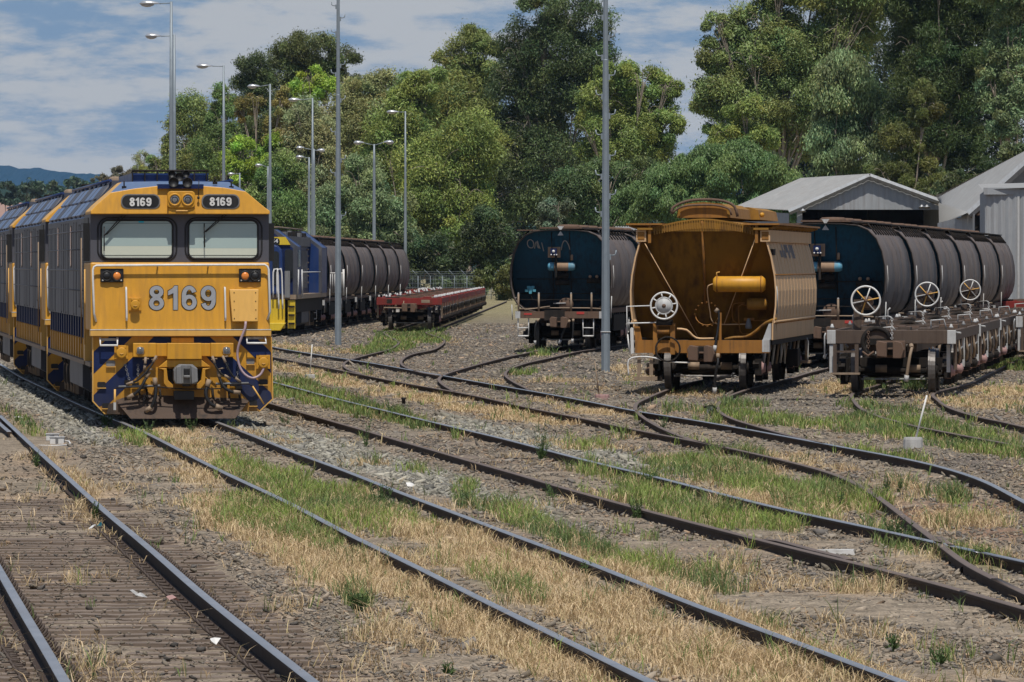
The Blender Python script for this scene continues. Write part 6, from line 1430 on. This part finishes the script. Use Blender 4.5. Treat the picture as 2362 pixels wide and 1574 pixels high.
OL, PO, LI, DK, MD, CA, OB, GG = (.240, .285, .085), (.335, .350, .165), (.310, .430, .060), (.105, .145, .052), (.170, .250, .075), (.075, .110, .034), (.27, .235, .07), (.235, .310, .140)
YO = (.275, .345, .090)
TREES = [
 ('tiny sparse tree far off beyond the locomotive roof', 930, 330, [(330, 372, 20, 22), (322, 385, 18, 16)], PO, dict(dens=.55)),
 ('greyish brown bush showing above the roof of the second locomotive', 950, 275, [(275, 404, 36, 17), (250, 410, 28, 13), (300, 402, 22, 16), (228, 416, 20, 9)], (.18, .16, .10), dict(dens=2.2, trunk=False)),
 ('olive gum tree behind the nearest lamp post', 720, 440, [(445, 270, 50, 52), (425, 330, 45, 55), (400, 372, 52, 36), (480, 330, 50, 60), (470, 380, 60, 45), (360, 385, 40, 26)], OL, dict(dens=.9)),
 ('thin mid green tree between the two left lamp posts', 700, 520, [(520, 225, 28, 30), (512, 280, 36, 44), (500, 345, 52, 55), (540, 330, 35, 50)], MD, dict(dens=.85)),
 ('dark round topped tree left of the tall mast', 730, 590, [(590, 160, 40, 40), (578, 215, 46, 46), (600, 270, 56, 55), (620, 330, 55, 60)], DK, dict(tint=.35)),
 ('dark spreading tree crossed by the tall mast', 740, 720, [(725, 115, 60, 38), (675, 120, 44, 40), (785, 140, 42, 38), (655, 165, 44, 44), (715, 175, 60, 44), (795, 190, 34, 30), (690, 235, 60, 50)], (.135, .165, .055), dict(tint=.45)),
 ('bright lime green tree top left of the tall mast', 680, 720, [(722, 185, 42, 32), (695, 215, 36, 28), (755, 210, 34, 26)], LI, dict()),
 ('orange brown tree beside the dark round one', 670, 590, [(588, 240, 30, 20), (560, 255, 26, 24), (650, 240, 22, 38), (640, 300, 30, 40)], OB, dict(tint=.4)),
 ('low lime green shrubs above the locomotive cab', 620, 575, [(555, 350, 40, 30), (600, 385, 42, 38), (540, 400, 44, 30), (575, 430, 44, 34), (640, 350, 30, 34)], LI, dict(tint=.45)),
 ('dense mid green tree above the blue locomotive', 610, 645, [(645, 420, 48, 60), (610, 470, 55, 50), (660, 490, 60, 50), (640, 540, 60, 40)], MD, dict(tint=.4)),
 ('pale dusty gum tree behind the lamp posts left of the tall mast', 620, 700, [(705, 290, 50, 56), (680, 350, 44, 60), (735, 370, 55, 66), (700, 440, 60, 60), (740, 490, 50, 50)], PO, dict(tint=.3)),
 ('pale leaning gum tree right of the tall mast', 640, 830, [(830, 215, 56, 40), (885, 215, 48, 44), (815, 280, 58, 60), (880, 290, 64, 60), (840, 350, 70, 60)], (.31, .33, .135), dict()),
 ('olive gum tree behind the twin arm lamp post', 620, 930, [(955, 215, 52, 44), (990, 190, 46, 38), (930, 290, 70, 66), (900, 370, 80, 66), (960, 350, 60, 60)], YO, dict()),
 ('grey green low gum tree behind the twin arm lamp post', 585, 820, [(790, 470, 70, 56), (870, 480, 74, 56), (830, 420, 60, 50), (900, 540, 66, 50), (770, 545, 60, 46), (830, 560, 60, 40)], GG, dict(tint=.3)),
 ('tall pale crowned gum tree left of the dark giant', 660, 1080, [(1085, 100, 42, 44), (1120, 140, 44, 50), (1050, 165, 56, 48), (1040, 240, 80, 66), (1000, 200, 44, 44), (1110, 230, 50, 60)], OL, dict()),
 ('bright olive gum tree in the middle, above the red flats', 600, 1020, [(1010, 390, 88, 70), (1080, 330, 76, 66), (1000, 460, 80, 60), (950, 520, 70, 50), (1070, 440, 70, 66), (1060, 520, 74, 50)], YO, dict(tint=.3)),
 ('giant dark gum tree reaching the top edge, crossed by the nearest mast', 650, 1285, [(1250, 30, 66, 46), (1330, 50, 80, 56), (1200, 110, 52, 50), (1280, 120, 90, 60), (1375, 130, 46, 56), (1190, 200, 60, 60), (1270, 215, 66, 60), (1345, 230, 60, 56), (1225, 290, 84, 60), (1170, 350, 60, 60), (1270, 370, 84, 66), (1200, 440, 84, 66), (1280, 470, 80, 60)], DK, dict(tint=.55, dens=.62, limbs=2, shell=.7)),
 ('bright green spreading gum tree right of the nearest mast', 610, 1420, [(1425, 170, 50, 36), (1485, 190, 62, 38), (1540, 200, 34, 40), (1395, 230, 66, 46), (1490, 255, 66, 50), (1440, 310, 76, 56), (1535, 290, 36, 50), (1365, 320, 50, 50), (1490, 355, 54, 46)], (.255, .325, .085), dict(tint=.28, limbs=2)),
 ('shadowy mid green tree below the bright spreading one', 590, 1370, [(1340, 440, 56, 56), (1410, 420, 66, 50), (1480, 410, 50, 44), (1390, 490, 66, 44)], (.13, .19, .07), dict(tint=.4)),
 ('rounded soft green pepper tree left of the open shed', 500, 1620, [(1480, 470, 66, 44), (1550, 430, 66, 50), (1630, 395, 76, 50), (1710, 380, 70, 46), (1780, 405, 62, 44), (1830, 440, 40, 36), (1600, 470, 90, 44), (1700, 450, 90, 50), (1790, 470, 60, 40)], (.165, .260, .090), dict(leaf=(.24, .065), tint=.2, droop=.9, limbs=0)),
 ('large olive gum tree with ragged left edge, upper right', 580, 1800, [(1655, 65, 36, 32), (1645, 130, 36, 46), (1760, 50, 76, 50), (1730, 130, 76, 60), (1615, 225, 34, 46), (1680, 220, 60, 60), (1740, 270, 84, 60), (1830, 110, 86, 66), (1840, 220, 90, 70), (1950, 70, 80, 66), (2010, -20, 80, 60), (1880, -40, 90, 60), (1790, -30, 60, 50), (1900, 160, 70, 60), (1660, 300, 40, 34), (1850, 310, 80, 56)], (.235, .295, .098), dict(tint=.3, limbs=2, dens=.9)),
 ('yellowish gum tree in front of the large olive one', 560, 1720, [(1720, 250, 40, 34), (1690, 310, 54, 36), (1745, 320, 50, 34)], YO, dict(dens=.8)),
 ('grey green weeping gum tree above the open shed', 545, 1970, [(1960, 190, 66, 66), (2010, 270, 56, 66), (1920, 300, 54, 60), (1990, 350, 60, 50), (1930, 390, 54, 40)], GG, dict(droop=1.0, tint=.35)),
 ('tall dark she oak behind the large shed roof', 540, 2150, [(2140, 30, 60, 50), (2160, -50, 80, 60), (2080, -20, 60, 60), (2230, 10, 60, 70), (2110, 110, 60, 66), (2180, 90, 60, 66), (2140, 190, 70, 70), (2200, 220, 60, 70), (2110, 290, 66, 60), (2190, 320, 80, 60), (2250, 120, 50, 80), (2230, 400, 70, 46)], CA, dict(leaf=(.34, .055), droop=.3, tint=.5)),
 ('olive she oak clumps just above the open shed gable', 520, 2090, [(2050, 410, 60, 36), (2120, 400, 60, 44), (2090, 330, 44, 50), (2160, 430, 50, 30), (2130, 240, 36, 50)], (.135, .155, .042), dict(leaf=(.34, .055), droop=.2, tint=.4)),
 ('grey green gum tree at the right picture edge', 530, 2330, [(2325, 110, 44, 56), (2345, 200, 44, 66), (2310, 270, 40, 46), (2350, 40, 46, 50), (2290, 200, 36, 50), (2320, -40, 70, 60)], GG, dict(tint=.35)),
 ('small leafy shrub peeping over the large shed roof', 480, 2230, [(2215, 420, 44, 24), (2175, 440, 34, 18), (2345, 350, 44, 24)], (.12, .15, .06), dict(trunk=False)),
 ('dark bushes with pale fallen limbs beyond the red flats', 580, 1060, [(1010, 585, 66, 46), (1080, 600, 60, 46), (1140, 545, 50, 50), (940, 590, 52, 44), (1160, 610, 44, 40), (1110, 520, 50, 40), (960, 640, 66, 40), (1040, 650, 64, 34), (1105, 655, 46, 30)], (.085, .12, .045), dict(tint=.45, name='dark_bush')),
 ('small pale grey green sapling beside the tank wagon roof', 565, 1285, [(1285, 485, 36, 30), (1270, 515, 30, 24)], (.18, .22, .13), dict(dens=.9)),
 ('yellow green bush at the end of the far fence', 545, 1150, [(1150, 640, 34, 26), (1165, 670, 30, 26), (1110, 640, 30, 18), (1190, 640, 40, 40)], (.135, .155, .045), dict(trunk=False, name='bush')),
 ('shaded bushes behind the far tank wagons', 575, 880, [(790, 590, 60, 34), (860, 600, 60, 34), (920, 620, 50, 30)], (.055, .075, .028), dict(trunk=False, name='bush')),
]
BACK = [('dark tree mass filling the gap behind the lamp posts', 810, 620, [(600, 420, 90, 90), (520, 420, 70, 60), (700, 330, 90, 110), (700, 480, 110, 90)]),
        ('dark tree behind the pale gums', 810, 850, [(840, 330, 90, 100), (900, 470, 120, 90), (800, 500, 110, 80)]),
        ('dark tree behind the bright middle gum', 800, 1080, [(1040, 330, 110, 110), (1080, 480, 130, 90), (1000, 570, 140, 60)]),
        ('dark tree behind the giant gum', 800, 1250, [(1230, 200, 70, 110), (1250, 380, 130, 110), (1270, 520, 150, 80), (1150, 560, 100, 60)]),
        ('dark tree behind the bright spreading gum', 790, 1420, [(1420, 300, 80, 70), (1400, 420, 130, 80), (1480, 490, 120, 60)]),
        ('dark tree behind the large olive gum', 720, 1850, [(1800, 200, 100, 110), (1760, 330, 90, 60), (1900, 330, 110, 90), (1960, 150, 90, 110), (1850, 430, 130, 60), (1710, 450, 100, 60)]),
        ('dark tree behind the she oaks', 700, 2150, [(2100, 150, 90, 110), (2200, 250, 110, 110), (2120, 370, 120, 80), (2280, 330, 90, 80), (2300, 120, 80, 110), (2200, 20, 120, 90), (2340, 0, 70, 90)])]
for i, (lb, Y, ub, bl, col, kw) in enumerate(TREES):
    nm = kw.pop('name', 'gum_tree' if 'gum' in lb else 'bush' if ('bush' in lb or 'shrub' in lb) else 'tree')
    tree(lb, Y, ub, bl, col, name=nm, seed=i * 3 + 1, **kw)
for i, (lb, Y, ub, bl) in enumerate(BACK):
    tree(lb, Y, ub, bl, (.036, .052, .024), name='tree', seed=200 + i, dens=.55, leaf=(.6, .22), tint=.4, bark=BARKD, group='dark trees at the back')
far_t = [(12, 446, 34, 22), (62, 440, 36, 24), (112, 438, 34, 24), (162, 438, 32, 26), (205, 446, 30, 26), (93, 470, 20, 15), (36, 458, 32, 16), (140, 460, 36, 18), (240, 434, 30, 22)]
for i, b in enumerate(far_t):
    lbs = ['leftmost far wooded clump under the blue hill', 'second far wooded clump under the blue hill', 'third far wooded clump from the left edge', 'fourth far wooded clump from the left edge', 'far wooded clump right above the third locomotive', 'pale far bush at the edge of the pink hillside', 'low far clump at the top of the pink hillside', 'low far clump above the pink hillside, to its right', 'far clump beside the locomotive exhaust stacks']
    tree(lbs[i], 1700, b[0], [b], (.07, .115, .065) if i != 5 else (.16, .19, .08), name='distant_tree', seed=300 + i, leaf=(1.0, .55), dens=5.0, tint=.35, bark=BARKD, group='far trees under the hill')
# ------------------------------------------------------------------ loose stones and grass
RAILPTS = np.array([(p.x, p.y) for pa in (pA, pB, pC, pD) for q in pa for p in q])
def wedge(n, y0, y1, pw, r):
    """n points in the view wedge, density falling with distance^pw"""
    a = 2 - pw; t = r.uniform(0, 1, n); y = (y0 ** a + t * (y1 ** a - y0 ** a)) ** (1 / a)
    return r.uniform(-.077, .077, n) * y, y

def in_track_A(x, y):
    p = np.array([(q.x, q.y) for q in reversed(pA[0])]); xr = np.interp(y, p[:, 1], p[:, 0]); xl = xr - 1.51
    return (x < xr + .55) & (y < p[-1, 1]), (x > xl - .6) & (x < xr + .5) & (y < p[-1, 1]), x - xr

def stones():
    r = np.random.default_rng(5)
    base = np.array([(a_, b_, c_) for c_ in (-1, 1) for b_ in (-1, 1) for a_ in (-1, 1)]) * .62
    F_ = [(0, 2, 3, 1), (4, 5, 7, 6), (0, 1, 5, 4), (1, 3, 7, 5), (3, 2, 6, 7), (2, 0, 4, 6)]
    x, y = wedge(470000, 41, 330, 1.5, r)
    g, d, b, n1, n2, n3, far, u, v = masks(x, y)
    left, inA, dx = in_track_A(x, y)
    bare = (1 - g) * (1 - d)
    keep = r.uniform(0, 1, len(x)) < np.clip(bare * (.62 + .5 * b) * np.clip(.35 + n1 * 1.1, .2, 1) + b * .9, 0, 1) * np.where(left, .42 * np.clip(n2 * 1.6, .2, 1), 1)
    x, y, b, n1, u, v, left = x[keep], y[keep], b[keep], n1[keep], u[keep], v[keep], left[keep]; n = len(x)
    size = np.exp(r.normal(-4.55, .46, n)) * np.where(b > .4, 1.45, 1.0) * np.where(left, .85, 1) * (1 + (y - 45) / 170)
    V = base[None] * (1 + r.normal(0, .30, (n, 8, 3))) * size[:, None, None] * np.stack([r.uniform(.8, 1.5, n), r.uniform(.8, 1.4, n), r.uniform(.4, .85, n)], 1)[:, None, :]
    a = r.uniform(0, 6.28, n); ca, sa = np.cos(a)[:, None], np.sin(a)[:, None]; tl = r.normal(0, .35, n)[:, None]
    X = V[:, :, 0] * ca - V[:, :, 1] * sa; Y = V[:, :, 0] * sa + V[:, :, 1] * ca; Z = V[:, :, 2] + X * tl
    z0 = np.where(left, -.018, .010) + size * .10
    V = np.stack([X + x[:, None], Y + y[:, None], Z + z0[:, None]], -1).reshape(-1, 3)
    tone = r.uniform(.5, 1.35, n)[:, None]
    pal = np.array([(.24, .205, .162), (.195, .172, .145), (.285, .235, .18), (.15, .136, .122), (.31, .22, .15), (.35, .30, .225)]); pick = r.choice(6, n, p=[.3, .25, .17, .15, .08, .05])
    c = pal[pick]; bal = np.array([(.30, .285, .235), (.27, .255, .21), (.34, .315, .255), (.22, .21, .185)])[r.integers(0, 4, n)]
    c = c * (1 - b[:, None]) + bal * b[:, None]; c = np.where(left[:, None], c * .72, c) * tone
    me = np_mesh('gravel', V, 8, np.repeat(c, 8, 0), STONE, F_); o = bpy.data.objects.new('gravel', me); COL.objects.link(o); tag(o, kind='stuff')
stones()

def blades(name, x, y, h, w, col, r, lean=.5, curl=.5, seg3=True):
    n = len(x); a = r.uniform(0, 6.28, n); face = r.normal(0, .7, n); dx, dy = np.cos(a), np.sin(a); bx, by = np.cos(face), np.sin(face)
    l1 = h * lean * r.uniform(.1, .6, n); l2 = h * lean * r.uniform(.4, 1.4, n) * (.6 + curl)
    p0 = np.stack([x, y, np.full(n, -.012)], 1); p1 = np.stack([x + dx * l1, y + dy * l1, h * .58], 1); p2 = np.stack([x + dx * l2, y + dy * l2, h * r.uniform(1 - curl * .6, 1.0, n)], 1)
    sw = np.stack([bx, by, np.zeros(n)], 1) * (w / 2)[:, None]
    V = np.stack([p0 - sw, p0 + sw, p1 - sw * .8, p1 + sw * .8, p2], 1).reshape(-1, 3)
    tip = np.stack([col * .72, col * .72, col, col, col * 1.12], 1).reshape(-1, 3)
    me = np_mesh(name, V, 5, tip, BLADE, [(0, 1, 3, 2), (2, 3, 4)]); o = bpy.data.objects.new(name, me); COL.objects.link(o); tag(o, kind='stuff'); return o

def near_rail(x, y):
    """distance to the nearest rail line (lateral)"""
    out = np.full(len(x), 9.0)
    for pa in (pA[:2], pB, pC[:2], pD):
        for q in pa:
            p = np.array([(k.x, k.y) for k in reversed(q)]); out = np.minimum(out, np.abs(x - np.interp(y, p[:, 1], p[:, 0])))
    return out

UB0 = (415 - UC) / F * 119.7
def grass():
    r = np.random.default_rng(9)
    def tufts(n, which, y0=41, y1=300, pw=1.5):
        x, y = wedge(n, y0, y1, pw, r); g, d, b, n1, n2, n3, far, u, v = masks(x, y); nr = near_rail(x, y); left, inA, dxa = in_track_A(x, y)
        clump = vnoise(x * 5, y * 2.4, 21) * .6 + vnoise(x * 14, y * 6, 22) * .4
        if which == 'g': p = np.clip(g * 1.15 - .05, 0, 1) * np.clip((clump - .22) * 3, 0, 1) + .012 * (clump > .62) + .25 * np.clip(d, 0, 1) * (clump > .68)
        else: p = np.clip(d * 1.1 + g * .28 - .03, 0, 1) * np.clip((clump - .16) * 3, .08, 1) + .02 * (clump > .55)
        under = (y > 117.5) & (np.abs(x - (UB0 - .094 * (y - 119.7))) < 1.5)
        p = p * (nr > .05) * np.where(left, .25, 1) * ~under
        k = r.uniform(0, 1, n) < p
        return x[k], y[k], nr[k], n1[k], n2[k]
    # dry grass: tufts of curled straw
    x, y, nr, n1, n2 = tufts(260000, 'd'); m = 5; n = len(x)
    X = np.repeat(x, m) + r.normal(0, .035, n * m); Y = np.repeat(y, m) + r.normal(0, .07, n * m); hh = np.repeat(.055 + .085 * n1 * n2 + .035 * n2, m) * r.uniform(.5, 1.4, n * m)
    hh *= np.repeat(np.where(nr < .25, 1.1, 1.0) * np.interp(y, [80, 130], [1, .68]), m)
    pal = np.array([(.60, .45, .265), (.52, .38, .21), (.68, .53, .33), (.40, .28, .15), (.52, .42, .22)])[r.integers(0, 5, n * m)] * r.uniform(.7, 1.2, (n * m, 1))
    flat = r.uniform(0, 1, n * m) < .33; hh = np.where(flat, hh * .45, hh)
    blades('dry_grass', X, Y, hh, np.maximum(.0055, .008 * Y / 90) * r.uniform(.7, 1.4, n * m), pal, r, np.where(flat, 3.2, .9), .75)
    x, y, nr, n1, n2 = tufts(165000, 'g'); m = 6; n = len(x)
    X = np.repeat(x, m) + r.normal(0, .03, n * m); Y = np.repeat(y, m) + r.normal(0, .06, n * m); hh = np.repeat(.07 + .15 * n1 * n2 + .05 * n2, m) * r.uniform(.45, 1.35, n * m)
    lime = np.repeat(np.clip(vnoise(x * .8, y * .25, 31) * 1.6 - .4, 0, 1), m)[:, None]
    pal = (np.array([(.135, .205, .060), (.11, .17, .06), (.18, .22, .07), (.09, .14, .052)])[r.integers(0, 4, n * m)] * (1 - lime) + np.array([(.25, .34, .065), (.21, .28, .06), (.30, .35, .09), (.16, .23, .06)])[r.integers(0, 4, n * m)] * lime) * r.uniform(.7, 1.25, (n * m, 1))
    dryt = r.uniform(0, 1, n * m) < .10; pal[dryt] = np.array([.42, .33, .16]) * r.uniform(.7, 1.1, (dryt.sum(), 1))
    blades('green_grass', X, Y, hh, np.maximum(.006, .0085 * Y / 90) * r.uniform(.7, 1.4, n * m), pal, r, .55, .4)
grass()

def weed(u, v, h, wd, n, label, col=(.085, .135, .045), leaf=.05):
    """upright feathery weed: stems set with small leaves"""
    p = at(u, v, 0); s = F / p.y; H = h / s; Wd = wd / s; r = np.random.default_rng(int(u * 7 + v)); Vs, Cs = [], []
    for i in range(n):
        a = r.uniform(0, 6.28); tip = np.array([Wd * .5 * r.uniform(-1, 1), Wd * .4 * r.uniform(-1, 1), H * r.uniform(.55, 1.0)]); b0 = np.array([Wd * .12 * r.normal(), Wd * .12 * r.normal(), -.01])
        m = max(10, int(tip[2] / .012)); t = r.uniform(.08, 1, m)[:, None]; c = b0 + (tip - b0) * t ** np.array([1.3, 1.3, 1.0])
        d = r.normal(size=(m, 3)); d[:, 2] = np.abs(d[:, 2]) * .7 + .3; d /= np.linalg.norm(d, axis=1)[:, None]; L_ = leaf * r.uniform(.5, 1.2, (m, 1)) * (1.15 - .6 * t); sd = np.cross(d, r.normal(size=(m, 3))); sd /= np.linalg.norm(sd, axis=1)[:, None]
        Vs.append(np.stack([c, c + d * L_ * .5 + sd * L_ * .16, c + d * L_, c + d * L_ * .5 - sd * L_ * .16], 1).reshape(-1, 3)); Cs.append(np.repeat(np.array(col) * r.uniform(.6, 1.35, (m, 1)), 4, 0))
        w_ = .004; q = np.array([[w_, 0, 0], [-w_, 0, 0]]); Vs.append(np.array([b0 + q[0], tip + q[0] * .5, tip + q[1] * .5, b0 + q[1]])); Cs.append(np.tile(np.array(col) * .8, (4, 1)))
    me = np_mesh('weed', np.concatenate(Vs), 4, np.concatenate(Cs), BLADE, LEAFQ); o = bpy.data.objects.new('weed', me); COL.objects.link(o); o.location = p; tag(o, label, 'weed', 'weeds on the tracks')
WEEDS = [(248, 985, 52, 60, 14, 'pale green weed clump beside the left pilot corner of the locomotive'), (345, 1000, 36, 40, 8, 'thin weed between the rails under the locomotive plough, left'), (440, 1002, 40, 34, 7, 'thin weed between the rails under the locomotive plough, right'),
 (1250, 1062, 72, 46, 16, 'tall dark weed leaning over the middle rail'), (1075, 1168, 44, 50, 18, 'bright weed clump on ballast between the middle tracks'), (2195, 1158, 42, 54, 16, 'round weed on red dirt at the right'), (2045, 1142, 48, 22, 9, 'upright feathery weed by the diverging rail'),
 (2075, 1140, 46, 14, 5, 'thin brownish weed right of the diverging rail'), (1640, 962, 40, 30, 8, 'short weed beside the points in the hopper siding'), (1940, 1178, 60, 22, 8, 'dark upright weed among grass before the diverging rail'), (2070, 1250, 60, 76, 22, 'bushy grass clump left of the crossing'), (2265, 1300, 44, 50, 14, 'green clump between the rails right of the crossing'),
 (1500, 1120, 40, 40, 10, 'weed clump on the far side of the middle track, before bright grass'), (1468, 1200, 56, 40, 12, 'weed clump leaning over the rusty middle rail'), (1700, 1195, 48, 50, 14, 'low bushy weed between the middle rails'), (1270, 1150, 40, 36, 8, 'small weed between the middle rails near a stick'), (2105, 898, 34, 30, 14, 'bright green weed under the nearest flat wagon, right'), (2005, 898, 30, 40, 12, 'bright green weed under the nearest flat wagon, left'),
 (830, 1410, 50, 64, 26, 'green tuft on the dark gravel of the foreground'), (1035, 1560, 34, 30, 10, 'small green tuft at the bottom edge'), (1355, 1330, 36, 44, 12, 'green tuft against the nearest shiny rail'), (880, 1165, 60, 60, 16, 'dark weed growing over the shiny rail by thick grass'), (2170, 1535, 46, 60, 16, 'green tuft near the bottom right'), (2060, 1500, 40, 36, 10, 'smaller green tuft near the bottom right'), (222, 1195, 40, 26, 8, 'dark green weed against the nearest rail'),
 (85, 1075, 40, 24, 8, 'dark green weed on the inner side of the nearest rail'), (660, 980, 30, 40, 8, 'wispy weed at the locomotive shadow edge'), (1530, 1000, 44, 30, 8, 'dry looking weed beside the siding frog'), (845, 1035, 70, 34, 5, 'tall thin weed standing in pale ballast'), (900, 960, 40, 50, 12, 'weed leaning on the far middle rail')]
for a in WEEDS: weed(*a)
k_ = 0
for (u, v, w_, h_, lb, mt) in [(375, 1093, .34, .03, 'pale flat timber scrap in gravel between the near tracks', TAN), (690, 1016, .30, .03, 'dark stick on pale ballast right of the locomotive', UNDER), (1195, 1062, .22, .03, 'short dark timber lying between the middle rails', UNDER), (1920, 1280, .20, .05, 'flat grey stone by the check rail', CONC), (2230, 1215, .25, .02, 'broken bark strip on red dirt', RUST), (335, 1120, .2, .03, 'pale chip of wood by the dry grass', TAN), (1840, 925, .35, .04, 'dark timber offcut before the flat wagons', UNDER)]:
    p = at(u, v, 0); k = MB(); k.loft([[(-w_, -.05, 0), (-w_ * .95, -.04, h_), (-w_ * .9, .06, h_ * .9), (-w_, .07, 0)], [(w_, -.07, 0), (w_ * .92, -.05, h_ * .8), (w_ * .97, .05, h_), (w_, .06, 0)]], mt); o = part('debris', k, None); o.location = p; tag(o, lb, 'debris')

# ------------------------------------------------------------------ air
k = MB(); k.box(-2200, 2200, -220, 9200, -8, 160, WHITE)
hz = bpy.data.objects.new('haze', k.mesh('haze')); COL.objects.link(hz); tag(hz, kind='stuff')
hm = bpy.data.materials.new('haze_air'); hm.use_nodes = True; hn = hm.node_tree.nodes; hn.remove(hn['Principled BSDF'])
pv = hn.new('ShaderNodeVolumePrincipled'); pv.inputs['Color'].default_value = (.50, .72, 1, 1); pv.inputs['Density'].default_value = 2.5e-5; pv.inputs['Anisotropy'].default_value = 0.0
hm.node_tree.links.new(pv.outputs[0], hn['Material Output'].inputs['Volume']); hz.data.materials.clear(); hz.data.materials.append(hm)

# ------------------------------------------------------------------ sky, sun, camera
w = bpy.data.worlds.new('World'); S.world = w; w.use_nodes = True; nt = w.node_tree; N, L = nt.nodes, nt.links
for n in list(N): N.remove(n)
out = N.new('ShaderNodeOutputWorld'); bg1 = N.new('ShaderNodeBackground'); bg2 = N.new('ShaderNodeBackground'); mx = N.new('ShaderNodeMixShader')
sky = N.new('ShaderNodeTexSky'); sky.sky_type = 'NISHITA'; sky.sun_disc = False; sky.sun_elevation = math.radians(65.8); sky.sun_rotation = math.radians(180); sky.altitude = 300; sky.air_density = 1.0; sky.dust_density = .8
L.new(sky.outputs[0], bg1.inputs[0]); bg1.inputs[1].default_value = .095
tc = N.new('ShaderNodeTexCoord'); sx = N.new('ShaderNodeSeparateXYZ'); L.new(tc.outputs['Generated'], sx.inputs[0])
# layered fair weather cloud near the horizon
def noise(scale, det, rough, loc=(0, 0, 0)):
    mp = N.new('ShaderNodeMapping'); mp.inputs['Scale'].default_value = scale; mp.inputs['Location'].default_value = loc; L.new(tc.outputs['Generated'], mp.inputs['Vector'])
    n = N.new('ShaderNodeTexNoise'); n.inputs['Scale'].default_value = 1; n.inputs['Detail'].default_value = det; n.inputs['Roughness'].default_value = rough; L.new(mp.outputs[0], n.inputs['Vector']); return n.outputs['Fac']
n1 = noise((48, 48, 210), 8, .60, (2.3, .4, .7)); n2 = noise((140, 140, 480), 6, .65, (5.1, 1.7, 3.3)); n3 = noise((17, 17, 100), 3, .5, (.6, 8.2, 1.1))
def math_(op, a, b=None, c=None):
    m = N.new('ShaderNodeMath'); m.operation = op
    for i, q in enumerate((a, b, c)):
        if q is None: continue
        if isinstance(q, (int, float)): m.inputs[i].default_value = q
        else: L.new(q, m.inputs[i])
    return m.outputs[0]
f = math_('MULTIPLY_ADD', n2, .32, math_('MULTIPLY_ADD', n3, .45, math_('MULTIPLY', n1, .75)))
mr = N.new('ShaderNodeMapRange'); mr.interpolation_type = 'SMOOTHSTEP'; mr.inputs['From Min'].default_value = .645; mr.inputs['From Max'].default_value = .83; L.new(f, mr.inputs['Value'])
mix = N.new('ShaderNodeMix'); mix.data_type = 'RGBA'; L.new(mr.outputs[0], mix.inputs[0]); mix.inputs[6].default_value = (.190, .295, .445, 1); mix.inputs[7].default_value = (.45, .475, .51, 1)
L.new(mix.outputs[2], bg2.inputs[0]); bg2.inputs[1].default_value = 1.0
el = N.new('ShaderNodeMapRange'); el.interpolation_type = 'SMOOTHSTEP'; el.inputs['From Min'].default_value = .08; el.inputs['From Max'].default_value = .35; L.new(sx.outputs['Z'], el.inputs['Value'])
L.new(el.outputs[0], mx.inputs[0]); L.new(bg2.outputs[0], mx.inputs[1]); L.new(bg1.outputs[0], mx.inputs[2]); L.new(mx.outputs[0], out.inputs[0])

sl = bpy.data.lights.new('sun', 'SUN'); sl.energy = 4.3; sl.angle = math.radians(.53); sl.color = (1, .95, .87)
so = bpy.data.objects.new('sun', sl); COL.objects.link(so); so.rotation_euler = (math.radians(24.2), math.radians(2.5), 0); so.location = (0, 0, 60)

cd = bpy.data.cameras.new('camera'); cam = bpy.data.objects.new('camera', cd); COL.objects.link(cam)
cam.location = (0, 0, CZ); cam.rotation_euler = (math.radians(90), 0, 0); cd.sensor_width = 36; cd.lens = 36 * F / 2362; cd.clip_start = 1; cd.clip_end = 20000
cd.shift_y = -(787 - VH) / 2362
S.camera = cam
S.render.engine = 'CYCLES'; S.view_settings.view_transform = 'Standard'; S.view_settings.look = 'None'; S.view_settings.exposure = 0; S.view_settings.gamma = 1
S.cycles.use_denoising = True
S.cycles.max_bounces = 6; S.cycles.diffuse_bounces = 3; S.cycles.glossy_bounces = 3; S.cycles.transmission_bounces = 3; S.cycles.transparent_max_bounces = 6
